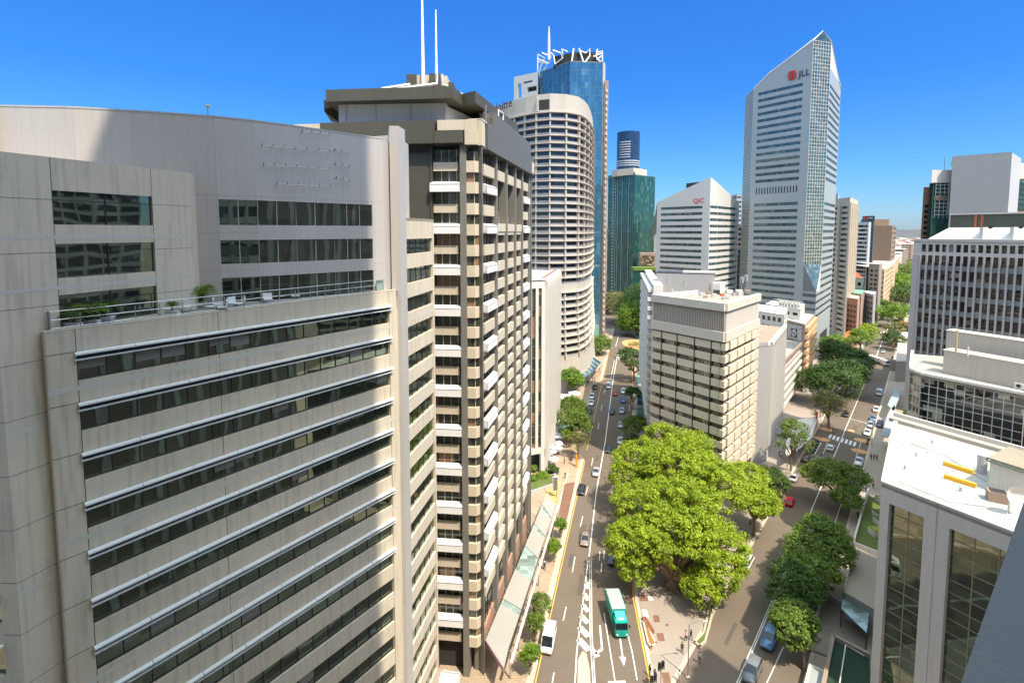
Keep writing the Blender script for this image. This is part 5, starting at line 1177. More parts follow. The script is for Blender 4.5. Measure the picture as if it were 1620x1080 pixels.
for i,(p,q,lab) in enumerate((((1493,729.6),(1540,744.5),'upper orange-yellow bar lying on the white flat roof'),((1494,750),(1544.5,765.5),'lower orange-yellow bar lying on the white flat roof'))):
    a=G(*p,z6+.25); b=G(*q,z6+.25); m=MB(); ff_=Fr(a,b); ff_.box(m,0,ff_.L,-.22,.22,z6-.2,z6+.3); tag(m.build('roof_beam',[mat('orange_yellow',(.80,.42,.03),.6)],None,loc=(a[0],a[1],z6)),lab,'beam',group='yellow bars on the white roof')
rc=wr.mb('roof_conduit',[M_ltgrey])
for p,q in (((1440,700),(1500,722)),((1500,722),(1560,760)),((1420,760),(1500,792)),((1500,792),(1560,800))):
    a=G(*p,z6-.1); b=G(*q,z6-.1); rc.tube([(*a,z6-.13),(*b,z6-.13)],.06,5)
for p in ((1450,720),(1475,700),(1520,775),(1432,740)): 
    a=G(*p,z6-.1); rc.cyl(a[0],a[1],z6-.25,z6+.35,.16,.16,8)
for px in (1430,1470,1510,1545):
    a=G(px,700+(px-1430)*.33,z6); rc.box(a[0]-.25,a[0]+.25,a[1]-.25,a[1]+.25,z6-.25,z6-.12)
WRB.done()
pb=Bld('plant_building','cream plant building with brown ribbed roofs standing on the white flat roof',(66,62,z6)); 
a=G(1563,772,z6-.25); b=G(1650,803,z6-.25); f=Fr(a,b); zt=z6+3.8; c=f.P(0,-12); d=f.P(f.L,-12)
cr_=mat('cream_wall',(.66,.63,.55),.8,var=.05,stain=.1)
f.box(pb.mb('wall',[cr_]),0,f.L,-6.4,0,z6-.3,zt-.2); pb.mb('roof',[M_roofb]).prism([f.P(-.2,.2),f.P(f.L,.2),f.P(f.L,-6.6),f.P(-.6,-6.6)],zt-.2,zt); 
gp2=pb.mb('green_pipe',[mat('dark_green_trim',(.10,.14,.11),.5)]); gp2.tube([f.P(-.2,.35,zt-.35),f.P(f.L,.35,zt-.35)],.13,5); gp2.tube([f.P(-.3,.2,zt-.3),f.P(-.5,-6.5,zt-.3)],.13,5)
f.box(pb.mb('upper_block',[M_offw]),1.5,2.4,-11,-6.8,z6,zt+1.6); f.box(pb.mb('upper_wall',[cr_]),6.2,f.L,-12,-6.8,z6,zt+4.5); pb.mb('lean_to_roof',[M_roofb]).face([f.P(2.4,-6.8,zt+.2),f.P(6.2,-6.8,zt+.8),f.P(6.2,-11,zt+.8),f.P(2.4,-11,zt+.2)]); pb.done()
t=Bld('water_tank','upright grey curved tank beside the cream plant building',(*G(1553,745,z6),z6),'tank'); x,y,_=t.root.location; t.mb('tank',[M_ltgrey]).cyl(x,y,z6-.25,z6+2.3,.55,.55,14); t.mb('strap',[M_steel]).cyl(x,y,z6+.9,z6+1.0,.57,.57,14); t.done()
t=Bld('roof_fan','boxy white rooftop air unit with an open dark fan grille beside a small dish',(*G(1586,790,z6),z6),'air conditioner'); x,y=G(1580,792,z6); e=f.e; q=Fr((x-.9,y+.4),(x+.6,y-.5)); q.box(t.mb('case',[M_tan]),0,1.9,-1.3,0,z6-.2,z6+1.); q.box(t.mb('grille',[M_frame]),.2,1.7,-1.2,-.1,z6+1.,z6+1.05)
t.done()
t=Bld('satellite_dish','white satellite dish on a short mast at the right edge of the white roof',(*G(1600,805,z6),z6),'dish'); x,y=G(1596,806,z6); t.mb('mast',[M_wht]).cyl(x,y,z6-.2,z6+1.6,.07,.07,6)
m=t.mb('dish',[M_wht]); R_=[]; 
for i in range(5):
    rr=.28*i; dz=.12*i*i*.35
    R_.append([(x-.1+rr*math.cos(q)*1.0,y-.2-dz+rr*.25*math.sin(q),z6+1.9+rr*math.sin(q)*.9+dz*.4) for q in [k*math.pi/7 for k in range(14)]])
for i in range(4):
    for k in range(14): m.face([R_[i][k],R_[i][(k+1)%14],R_[i+1][(k+1)%14],R_[i+1][k]])
t.mb('strut',[M_wht]).tube([(x-.8,y-.6,z6-.2),(x,y,z6+1.2)],.05,4); t.done()
# ---- forecourt terraces between the white block and the street
gd=Bld('garden_terrace','small walled garden terrace with lawn boxes against the white-roofed block',(52,76,0),'garden')
q=[G(*p,2.5) for p in ((1373,776),(1400,790),(1400,880),(1350,860))]; gd.mb('wall',[M_offw]).prism(q,0,2.0); gd.mb('lawn',[M_grass]).prism([lerp(q[0],q[2],.05),lerp(q[1],q[3],.05),lerp(q[2],q[0],.05),lerp(q[3],q[1],.05)],1.9,2.15)
ew=gd.mb('parapet',[M_offw]); 
for i in (3,2): 
    ff_=Fr(q[i],q[(i+1)%4]) if i==3 else Fr(q[3],q[2]); ff_.box(ew,0,ff_.L,-.15,.15,1.5,3.0)
for k,(px,py,w_) in enumerate(((1390,843,3.2),(1392,815,2.2),(1393,793,1.6),(1394,826,2.2))):
    x,y=G(px,py,2.5); m=gd.new('planter_box',[M_offw]); m.box(x-w_/2,x+w_/2,y-1,y+1,2.,3.2); m=gd.new('grass_bed',[mat('yellow_grass',(.26,.28,.04),.95,var=.3,scale=3,fine=.3) if k==0 else M_grass]); m.box(x-w_/2+.15,x+w_/2-.15,y-.85,y+.85,3.2,3.5)
gd.done()
dk=Bld('deck_roof','ribbed brown roof deck, its top edge sunlit, beside the white-roofed block',(50,68,0),'roof')
q=[G(*p,5) for p in ((1352,864),(1400,888),(1400,972),(1336,936))]; dk.mb('deck',[M_roofb]).prism(q,4.7,5.0); dk.mb('wall',[M_grey]).prism([lerp(q[i],q[(i+2)%4],.03) for i in range(4)],0,4.7); ff_=Fr(q[3],q[0]); ff_.box(dk.mb('railing',[M_lframe]),0,ff_.L,.0,.1,5.,5.9) if False else None
r=dk.mb('railing',[M_lframe])
for z in (5.5,5.95): r.tube([(*q[3],z),(*q[0],z)],.04,4)
dk.done()
cy=Bld('courtyard','shaded sunken courtyard with a low wall and a green glass canopy',(46,64,0),'courtyard')
q=[G(*p,.3) for p in ((1303,945),(1375,985),(1365,1060),(1318,1040),(1278,1026))]; cy.mb('floor',[mat('court_paving',(.26,.22,.17),.9,var=.2,joint=(1.5,1.5),jcol=.6)]).prism(q,.1,.35)
for i in (0,4): ff_=Fr(q[i],q[(i+1)%5]); ff_.box(cy.mb('low_wall',[M_ltgrey]),0,ff_.L,-.15,.15,.1,1.5)
q=[G(*p,3.6) for p in ((1334,936),(1376,962),(1371,1000),(1331,962))]; cy.mb('glass_canopy',[G_can]).prism(q,3.5,3.6); 
for p in q: cy.mb('canopy_post',[M_frame]).cyl(p[0],p[1],.3,3.5,.08,.08,5)
q=[G(*p,2.) for p in ((1318,1010),(1376,1040),(1376,1120),(1296,1120))]; cy.mb('planted_roof',[mat('dark_plants',(.02,.045,.025),.9,var=.3)]).prism(q,.1,2.); 
wl=cy.mb('boundary_wall',[M_tan]); ff_=Fr(q[3],q[0]); ff_.box(wl,0,ff_.L,-.25,.25,.1,2.7); ff_=Fr(q[0],q[1]); ff_.box(wl,0,ff_.L,-.25,.25,.1,2.7); 
wr2=cy.mb('white_rail',[M_wht]); wr2.tube([(*G(1322,1120,3.),3.),(*G(1338,1019,3.),3.),(*G(1366,1036,3.),3.)],.08,5); wr2.tube([(*G(1366,1036,3.),3.),(*G(1367,1042,.3),.3)],.06,5)
cy.done()
t=Bld('skylight_roof','pale blue-grey skylight roof at the bottom of the shaded courtyard',(42,60,0),'roof'); q=[G(*p,1.5) for p in ((1280,1050),(1306,1062),(1296,1120),(1262,1120))]; t.mb('glass',[M_alu]).prism(q,.1,1.5); ff_=Fr(q[3],q[0]); ff_.box(t.mb('frame',[M_wht]),0,ff_.L,0,.35,.1,1.7); ff_=Fr(q[0],q[1]); ff_.box(t.mb('frame',[M_wht]),0,ff_.L,-.0,.3,.1,1.71); t.done()
# street awnings along the right footpath beyond
for i,(pl,lab) in enumerate(((((1404,655),(1415,640),(1420,668),(1404,692),(1394,688)),'grey flat street awning beside the parked white cars'),(((1404,640),(1417,612),(1424,625),(1414,650)),'blue-grey glazed street awning before the ribbed office'))):
    t=Bld('footpath_awning',lab,(*G(*pl[0]),0),'awning',group='awnings along the right footpath'); q=[G(*p,4.5) for p in pl]; t.mb('roof',[M_grey if i==0 else M_alu]).prism(q,4.3,4.5)
    for p in q[:3]: t.mb('post',[M_steel]).cyl(p[0],p[1],0,4.3,.1,.1,5)
    t.done()
t=Bld('portico','low cream entrance building with a round white canopy, left of the ribbed office',(200,260,0)); x,y=G(1427,528,7); 
t.mb('canopy',[M_roofw]).prism([(x+7*math.cos(q),y+7*math.sin(q)) for q in [k*math.pi/8 for k in range(16)]],6.5,7.2); p=[G(*q,12) for q in ((1421,532),(1436,534),(1436,560),(1418,560))]; t.mb('wall',[M_roof]).prism(p,0,9.); t.done()
t=Bld('orange_frame','orange scaffold frame standing among trees by the far right footpath',(245,300,0),'scaffold'); m=t.mb('frame',[M_orp])
for px in (1422,1427,1433): m.cyl(*G(px,532),0,9,.35,.35,5)
for z in (3,6,9): m.tube([(*G(1422,532),z),(*G(1433,532),z)],.3,5)
t.mb('deck',[M_orp]).tube([(*G(1422,532),8.6),(*G(1433,532),8.6)],.6,4); t.done()
# ---- balcony edge of the building the view is taken from
par=Bld('balcony_parapet','dark rendered balcony parapet close by, cutting across the lower right corner',(3,3,EYE-3),'parapet')
dx,dy=.767,.642; nx,ny=.642,-.767; z=EYE-2.2
def pq_(s,o): return (2.19+dx*s+nx*o,2.31+dy*s+ny*o)
par.mb('wall',[mat('parapet_render',(.15,.143,.135),.9,var=.08,scale=8,bump=.3,fine=.12)]).prism([pq_(-2.6,0),pq_(7,0),pq_(7,.27),pq_(-2.6,.27)],z-1.1,z); par.mb('floor',[M_roof]).prism([pq_(-2.6,.27),pq_(7,.27),pq_(7,3),pq_(-2.6,3)],z-1.3,z-1.1); par.done()
# ---- buildings just outside the picture that shade the street and show up in window reflections
ht=Bld('hotel_tower','tall cream hotel tower directly behind the viewpoint, outside the picture',(0,-12,0))
hm=mat('hotel_render',(.52,.46,.38),.8,var=.06)
def tower_box(B,x0,x1,y0,y1,zt,h=3.1,wd=2.6,m=hm):
    wm=B.mb('wall',[m])
    for f in (Fr((x1,y1),(x0,y1)),Fr((x1,y0),(x1,y1)),Fr((x0,y1),(x0,y0))):
        B.mb('glazing',[G_dark]); f.quad(B.mb('glazing',[G_dark]),0,f.L,0,zt,-.3)
        for k in range(int(zt/h)+1): f.box(wm,0,f.L,-.28,0,h*k,h*k+1.2)
        n=max(1,int(f.L/wd))
        for k in range(n+1): f.box(wm,max(0,f.L*k/n-.3),min(f.L,f.L*k/n+.3),-.28,.15,0,zt)
    B.mb('roof',[M_roof]).box(x0,x1,y0,y1,zt-.5,zt)
tower_box(ht,2.5,22,-5.5,-.6,195); tower_box(ht,-45,-1.2,-26,-.6,141); ht.mb('plant_room',[hm]).box(-1.2,2.5,-5,-.6,0,156); ht.done()
for lab,x0,x1,y0,y1,zt_,w_ in (('tall grid-fronted office tower behind the viewpoint to the right, outside the picture',45,110,-75,-22,112,3.4),('tall ribbed office tower beyond the right edge of the picture',140,185,35,72,112,4.2)):
    ot=Bld('office_tower',lab,((x0+x1)/2,(y0+y1)/2,0)); tower_box(ot,x0,x1,y0,y1,zt_,3.3,w_,mat('grid_render',(.50,.45,.38),.8,var=.06)); fq_=Fr((x0,y0),(x1,y0)); ot.done()
# next-door block, outside the right edge of the frame
nx_=Bld('neighbour_block','plain tan office block just outside the right edge of the picture',(60,30,0))
c=(59.,34.); nx_.mb('wall',[M_tan]).prism([c,(c[0]-.635*45,c[1]-.772*45),(c[0]-.635*45+30,c[1]-.772*45-20),(c[0]+.51*40,c[1]-.86*40)],0,85)
f=Fr((c[0],c[1]),(c[0]-.635*45,c[1]-.772*45)); f=Fr((c[0],c[1]),(c[0]-.635*45,c[1]-.772*45)); 
for k in range(21):
    Fr(c,(c[0]-.635*45,c[1]-.772*45)).quad(nx_.mb('windows',[G_dark]),1,44,3+3.7*k,5+3.7*k,-.06) 
fq3=Fr(c,(c[0]-.635*45,c[1]-.772*45))
for k in range(12): fq3.box(nx_.mb('pier',[M_offw]),1+3.8*k,1.9+3.8*k,0,.4,0,85)
nx_.done()
# ============================================================ trees
L_fig=leafmat('leaves_fig',(.11,.185,.010),(.43,.53,.035),.40)
L_mid=leafmat('leaves_mid',(.055,.11,.016),(.21,.30,.045),.35)
L_dark=leafmat('leaves_dark',(.028,.062,.014),(.10,.17,.03),.3)
L_olive=leafmat('leaves_olive',(.10,.11,.03),(.27,.26,.09),.3)
L_bright=leafmat('leaves_bright',(.07,.14,.012),(.22,.35,.03),.35)
def leaves(name,blobs,n_clump,per,lsize,m,parent,o0,clump_r=1.0,seed=1,up=.55):
    """blobs=[(x,y,z,rx,ry,rz)]; clumps sit on the shells, leaves fill each clump"""
    r=np.random.default_rng(seed); vol=np.array([b[3]*b[4]*b[5] for b in blobs])**.67; pick=r.choice(len(blobs),n_clump,p=vol/vol.sum()); B=np.array(blobs)[pick]
    d=r.normal(size=(n_clump,3)); d[:,2]=np.abs(d[:,2])*np.where(r.random(n_clump)<.82,1,-.6); d/=np.linalg.norm(d,axis=1)[:,None]
    rad=.70+.34*r.random(n_clump)**.6
    c=B[:,:3]+d*B[:,3:]*rad[:,None]; cr=clump_r*(.55+.8*r.random(n_clump))
    N=n_clump*per; cc=np.repeat(c,per,0); rr=np.repeat(cr,per); dd=np.repeat(d,per,0)
    q=r.normal(size=(N,3)); q/=np.linalg.norm(q,axis=1)[:,None]; q[:,2]*=.62; q[:,2]+=.12
    p=cc+q*(rr*(.35+.65*r.random(N)**.5))[:,None]
    nrm=q*.7+dd*.35+np.array((0,0,up))+r.normal(size=(N,3))*.45; nrm/=np.linalg.norm(nrm,axis=1)[:,None]
    t=np.cross(nrm,r.normal(size=(N,3))); t/=np.linalg.norm(t,axis=1)[:,None]; b=np.cross(nrm,t); s=(lsize*(.6+.8*r.random(N)))[:,None]
    V=np.empty((N,4,3)); V[:,0]=p-t*s*.5; V[:,1]=p-b*s*.34; V[:,2]=p+t*s*.5; V[:,3]=p+b*s*.34
    V=V.reshape(-1,3)-np.array(o0); me=bpy.data.meshes.new(name); me.vertices.add(N*4); me.vertices.foreach_set('co',V.ravel()); me.loops.add(N*4); me.loops.foreach_set('vertex_index',np.arange(N*4)); me.polygons.add(N); me.polygons.foreach_set('loop_start',np.arange(0,N*4,4)); me.polygons.foreach_set('loop_total',np.full(N,4)); me.update(calc_edges=True)
    me.materials.append(m); o=bpy.data.objects.new(name,me); col.objects.link(o); o.parent=parent; ORG[o.name]=tuple(o0); return o,c
def tree(label,base,blobs,trunk_r,m,n_clump,per,ls,cr,seed,name='tree',group=None,limbs=7,cat='tree',nbr=0):
    t=thing(name,label,cat,(base[0],base[1],.1),group); o0=t.location
    o,c=leaves('crown',blobs,n_clump,per,ls,m,t,tuple(o0),cr,seed)
    mb=MB(); r=random.Random(seed); bz=min(b[2]-b[5]*.5 for b in blobs); h0=max(1.2,bz*.55); cx=sum(b[0] for b in blobs)/len(blobs); cy=sum(b[1] for b in blobs)/len(blobs)
    mb.tube([(base[0],base[1],0),(base[0]+(cx-base[0])*.12,base[1]+(cy-base[1])*.12,h0*.5),(base[0]+(cx-base[0])*.2,base[1]+(cy-base[1])*.2,h0)],[trunk_r*1.35,trunk_r,trunk_r*.85],8)
    s=Vector((base[0]+(cx-base[0])*.2,base[1]+(cy-base[1])*.2,h0))
    idx=np.random.default_rng(seed+5).choice(len(c),min(limbs,len(c)),replace=False)
    for k in idx:
        e=Vector(c[k]); mid=s.lerp(e,.5)+Vector((r.uniform(-.4,.4),r.uniform(-.4,.4),trunk_r*1.5)); mb.tube([s,mid,e],[trunk_r*.6,trunk_r*.35,trunk_r*.08],6)
    mb.build('trunk',[M_bark],t); return t
def cen(px,py,z): p=G(px,py,z); return (p[0],p[1],z)
# big fig by the plaza (trunk in view) and its rear neighbour
fb_=G(1064,930)
B1=[(*cen(1075,850,10),8.5,6.5,5),(*cen(1010,860,8),5.5,5.5,3.8),(*cen(1020,800,9),6.5,6,4.5),(*cen(1125,860,8.5),6.,6,4.),(*cen(1140,900,6.5),4.2,4,3.),(*cen(1000,900,5.5),2.6,2.8,2.2),(*cen(1115,935,4.5),2.4,2.2,2.),(*cen(1075,800,13),7.5,6,4.5),(*cen(1095,925,4.5),1.8,2.2,1.8)]
tree('huge lime green fig tree spreading over the stone plaza, its buttressed trunk in view',fb_,B1,1.0,L_fig,900,80,.35,1.05,21,name='fig_tree',limbs=70)
B2=[(*cen(1075,740,13),8.5,7,5.5),(*cen(1020,735,11),7,7,5),(*cen(1125,770,12),7,6.5,5),(*cen(995,760,8),4.5,5,3.8),(*cen(1090,710,14),5.5,5.5,4),(*cen(1050,700,14),5,4.5,4)]
b=G(1075,850); tree('rear lime green fig tree whose crown hides the foot of the tan office',(b[0]+4,b[1]+3),B2,.8,L_fig,760,76,.37,1.12,22,name='fig_tree',limbs=60)
m=MB()
for k in range(9):
    q=k*.7; m.tube([(fb_[0],fb_[1],1.7),(fb_[0]+1.0*math.cos(q),fb_[1]+1.0*math.sin(q),.6),(fb_[0]+2.1*math.cos(q+.2),fb_[1]+2.1*math.sin(q+.2),.05)],[.4,.3,.12],5)
rt=[o for o in col.objects if o.name=='fig_tree'][0]; m.build('buttress_root',[M_bark],rt)
b=G(1192,847); tree('smaller yellow-green tree reaching over the road at the right of the figs',b,[(*cen(1195,790,8),4.6,5,3.),(*cen(1208,795,6.5),2.6,3.2,2.),(*cen(1180,755,9),4.5,4.5,2.6)],.28,L_fig,330,55,.38,1.0,23,limbs=12)
b=G(1222,775); tree('low dark green bushy tree at the foot of the slim ribbed building',b,[(*cen(1218,758,3.5),3.6,4,2.4),(*cen(1232,765,3),2.2,2.4,1.8)],.2,L_dark,160,50,.36,.9,24,limbs=5)
b=G(1251,745); tree('tall thin open-crowned tree on the footpath before the white shop awning',b,[(*cen(1257,683,12),3.2,3.4,3.),(*cen(1245,700,9),2.6,2.6,2.4),(*cen(1268,700,10),2.6,2.6,2.4),(*cen(1250,675,13),2.,2.,2.)],.2,L_mid,120,42,.34,.8,25,limbs=16)
b=G(1335,800); tree('spreading olive green tree over the right lane with its shaded lower boughs',b,[(*cen(1315,745,8),4.8,4.,2.4),(*cen(1350,755,7),3.2,3.6,2.2),(*cen(1288,750,6.5),2.8,3.2,2.),(*cen(1325,770,6),4.2,3.6,2.2),(*cen(1340,790,4.5),3,2.6,1.8)],.3,L_mid,380,50,.36,.95,26,limbs=14)
b=G(1300,925); tree('dense green tree, largest of the row along the right kerb',b,[(*cen(1300,845,8),4.3,4.2,2.9),(*cen(1280,872,7),3.6,3.8,2.7),(*cen(1316,868,7),3.2,3.6,2.5),(*cen(1274,898,6),3.2,3.2,2.4),(*cen(1292,905,6),3.3,3.1,2.4)],.35,L_mid,560,55,.36,1.0,27,limbs=12)
b=G(1262,960); tree('dark shaded tree at the right kerb between the dense tree and the round tree',b,[(*cen(1250,915,5.5),3.,3.4,2.6),(*cen(1238,940,4.5),2.2,2.6,2),(*cen(1275,935,4.5),2.6,2.6,2.)],.25,L_dark,260,50,.34,.9,28,limbs=8)
b=G(1274,1062); tree('round pale green tree above the blue parked car',b,[(*cen(1257,983,6),2.9,3,2.5),(*cen(1250,1000,4.8),2.,2.2,1.8),(*cen(1272,985,5),2,2.2,1.8)],.2,L_mid,230,52,.32,.75,29,limbs=9)
# street trees beyond on Queen side
def simple(label,px,py,z,r,m,seed,n=110,per=40,ls=.5,rz=None,name='tree',group=None):
    c=cen(px,py,z); b=(c[0],c[1]); rr=random.Random(seed)
    tree(label,b,[(*c,r,r,rz or r*.7),(c[0]+rr.uniform(-.5,.5)*r,c[1]+rr.uniform(-.5,.5)*r,z+rz*.3 if rz else z+r*.25,r*.7,r*.7,(rz or r)*.6),(c[0]+rr.uniform(-.7,.7)*r,c[1]+rr.uniform(-.7,.7)*r,z-r*.2,r*.7,r*.7,r*.5)],r*.06+.08,m,n,per,ls,r*.26,seed,name=name,limbs=6,group=group)
simple('broad dark green tree in the shaded forecourt, nearest the tan emblem wall',1318,605,9,9,L_dark,41,230,50,.6)
simple('second dark green tree beside the crossing, right of the broad one',1340,590,9,7,L_dark,42,180,46,.6)
simple('dark green tree nearest the terracotta verandah roof',1333,563,9,8,L_dark,43,200,46,.65)
simple('dark green tree leaning over the crossing behind the long flat truck',1350,568,8,6,L_dark,44,130,44,.6)
simple('thin brownish tree with a pale trunk beside the tan emblem wall',1313,640,8,5.2,L_olive,45,100,40,.45)
simple('bright green tree hard against the foot of the tall silver tower',1318,545,8,6,L_bright,46,110,40,.6)
simple('yellow-green tree beside the terracotta verandah roof',1362,535,7,6,L_bright,47,100,36,.6)
simple('yellow-green feathery tree just beyond the terracotta verandah roof',1372,524,7,6,L_fig,48,80,36,.6)
simple('bright green street tree at the far crossing, left side',1380,497,8,9,L_bright,49,130,36,.8)
simple('smaller green street tree beyond the far crossing, left side',1397,488,8,8,L_mid,50,110,36,.8)
simple('yellow-green tree by the orange scaffold frame',1427,497,9,9,L_bright,51,120,36,.8)
simple('olive tree at the right kerb of the long far street',1418,522,7,6,L_olive,52,80,36,.7)
simple('dark green tree overhanging the right kerb before the round canopy',1415,537,6,5.5,L_dark,53,100,36,.6)
simple('tall dark green tree beside the ribbed office, lower of three',1430,470,10,13,L_dark,54,150,36,1.)
simple('mid green tree beside the ribbed office, middle of three',1431,455,12,16,L_bright,55,170,36,1.2)
simple('yellow-green tree beside the ribbed office, highest of three',1427,440,13,19,L_mid,56,170,36,1.4)
simple('small olive tree near the white domed block',1432,420,10,16,L_olive,57,80,30,1.6)
simple('dark tree in front of the grey-brown hotel block',1386,480,6,7,L_dark,58,80,32,.8)
simple('green rooftop shrubs before the windowless brown slab',1405,417,26,7,L_bright,59,60,30,.9)
# Eagle side
b=G(905,628); simple('round bright green tree at the foot of the striped glass canopy',904,598,6,4.6,L_bright,61,130,45,.45)
simple('large mid green tree over the cafe garden, lower of two',901,665,6.5,4.6,L_mid,62,170,46,.42)
simple('large mid green tree over the cafe garden, upper of two',904,643,6.5,4.2,L_mid,63,150,46,.42)
simple('sparse brownish tree at the kerb beside the cafe umbrellas',915,697,5.5,3.,L_olive,64,60,36,.34)
simple('light green sapling behind the cafe umbrellas',897,688,4,2.2,L_bright,65,40,36,.3)
simple('bright emerald tree standing on the round planted island',1010,505,10,12,L_bright,66,260,46,.8)
simple('olive grey tree behind the bright emerald tree',985,488,10,13,L_olive,67,220,42,.9)
simple('dark green tree, highest of those behind the round island',1015,485,14,17,L_mid,68,240,42,1.)
simple('grey-green tree left of the round island near the blue glass tower',962,480,8,10,L_olive,69,120,40,.8)
simple('green tree at the foot of the blue glass tower',948,545,5,6,L_mid,70,130,42,.55)
simple('green shrubs left of the blue glass tower foot',938,550,4,4.5,L_dark,71,90,40,.5)
simple('dark palm-like tree on the shaded bend',1003,570,9,6,L_dark,72,130,42,.6)
simple('dark round tree in the shaded left footpath row, farther one',1002,622,6,2.8,L_dark,73,80,42,.4)
simple('dark glossy tree in the shaded left footpath row, nearer one',1004,672,7,3.2,L_mid,74,110,42,.4)
simple('small dark tree just above the rear fig crown',1004,696,5,2.2,L_dark,75,60,40,.36)
# young footpath trees by the awning
for i,(px,py,bx,by,r,lab,m) in enumerate(((886,830,889,852,1.2,'young upright green tree at the kerb, farthest of the footpath row',L_bright),(877,866,880,888,1.25,'young upright green tree at the kerb, second of the footpath row',L_bright),(855,955,849,1000,1.75,'round dark green footpath tree, uphill of the white van',L_mid),(846,985,838,1015,1.45,'dark green footpath tree beside the white van',L_mid),(838,1035,836,1060,1.45,'light green footpath tree nearest the viewpoint',L_bright))):
    c=cen(px,py,3.0 if i<2 else 3.2); tree(lab,(c[0],c[1]),[(*c,r,r,r*(1.35 if i<2 else .95)),(c[0]+.3,c[1]-.3,c[2]+.6,r*.7,r*.7,r*.7),(c[0]-.3,c[1]+.3,c[2]-.6,r*.75,r*.75,r*.6)],.09,m,90,42,.20,.42,80+i,limbs=6,name='street_tree',group='young trees along the brick footpath')
# cafe garden shrubs, palms, hedges
def shrub(label,px,py,z,r,m,seed,name='shrub',group=None,n=40,ls=.3):
    c=cen(px,py,z); t=thing(name,label,'plant',(c[0],c[1],.1),group); leaves('foliage',[(*c,r,r,max(z*.8,.4))],n,36,ls,m,t,tuple(t.location),r*.35,seed); mb=MB(); mb.cyl(c[0],c[1],0,z,.08,.04,5); mb.build('stem',[M_bark],t)
for i,(px,py,r,m,lab) in enumerate(((843,757,1.2,L_bright,'spiky green planting at the left end of the long grey planter'),(858,752,1.5,L_bright,'fan-leaved palm in the middle of the long grey planter'),(844,740,1.0,L_mid,'upright shrub behind the left palm near the white columns'),(868,741,1.0,L_dark,'dark shrub right of the white column foot'),(876,743,1.2,L_dark,'dark rounded shrub at the end of the upper planter'),(898,680,2.0,L_bright,'low light green hedge behind the cafe umbrellas'),(1005,545,3.5,L_mid,'low green ground planting on the round island'),(1022,548,2.5,L_olive,'olive shrub at the right of the round island'))):
    shrub(lab,px,py,1.1,r,m,100+i)
pb_=Bld('long_planter','long pale grey planter wall in front of the white columns',(9,120,0),'planter'); q=[G(*p,.9) for p in ((835,778),(883,762),(879,748),(835,760))]; pb_.mb('wall',[M_ltgrey]).prism(q,0,.9); pb_.mb('soil',[M_grass]).prism([lerp(q[i],q[(i+2)%4],.06) for i in range(4)],.85,1.0); pb_.done()
gi=MB(); c=G(1010,545); gi.prism([(c[0]+9*math.cos(q),c[1]+13*math.sin(q)) for q in [k*math.pi/9 for k in range(18)]],0,.25); struct('round_island',gi,M_orange)
# plaza planter beds
def bed(label,pl,seat,mat_,hgt=.55):
    B=Bld('planter_bed',label,(*G(*pl[0]),0),'planter'); q=[G(*p,.1) for p in pl]; wl=B.mb('wall',[M_kerb])
    n=len(q); area=sum(q[i][0]*q[(i+1)%n][1]-q[(i+1)%n][0]*q[i][1] for i in range(n)); q=q if area>0 else q[::-1]
    for i in range(n):
        f=Fr(q[i],q[(i+1)%n]); f.box(wl,-.0,f.L,-.3,0,.1,hgt)
    B.mb('mulch',[mat_]).prism([lerp(p,(sum(a[0] for a in q)/n,sum(a[1] for a in q)/n),.06) for p in q],.1,hgt-.1)
    if seat:
        a,b=G(*seat[0],.1),G(*seat[1],.1); f=Fr(a,b); s=B.mb('bench_seat',[M_timber])
        for k in range(4): f.box(s,0,f.L,.05+k*.2,.21+k*.2,.5,.58)
        for k in range(4): f.box(s,f.L*k/3.05,f.L*k/3.05+.1,.1,.8,.1,.5)
    B.done()
bed('wedge shaped planter of orange bark with a timber bench edge on the plaza',((1016,985),(1021,981),(1036,1016),(1040,1020),(1031,1028),(1024,1020)),((1022,978),(1036,1001)),M_soil)
bed('long narrow green planter along the right kerb of the plaza',((1123,952),(1132,960),(1117,1018),(1108,1026),(1097,1018),(1112,1002)),None,M_grass)
for i,(px,py,lab) in enumerate(((1189,827,'timber bench under the smaller yellow-green tree, far one'),(1181,853,'timber bench by the kerb under the fig edge, near one'))):
    x,y=G(px,py,.1); B=Bld('bench',lab,(x,y,.13),'bench',group='timber benches by the right kerb'); f=Fr((x-EQ[0]*.9,y-EQ[1]*.9),(x+EQ[0]*.9,y+EQ[1]*.9))
    f.box(B.mb('seat',[M_timber]),0,1.8,-.25,.25,.55,.63); f.box(B.mb('backrest',[M_timber]),0,1.8,-.3,-.24,.7,1.0)
    for s in (.1,1.6): f.box(B.new('leg',[M_steel]),s,s+.1,-.25,.2,.13,.55)
    B.done()
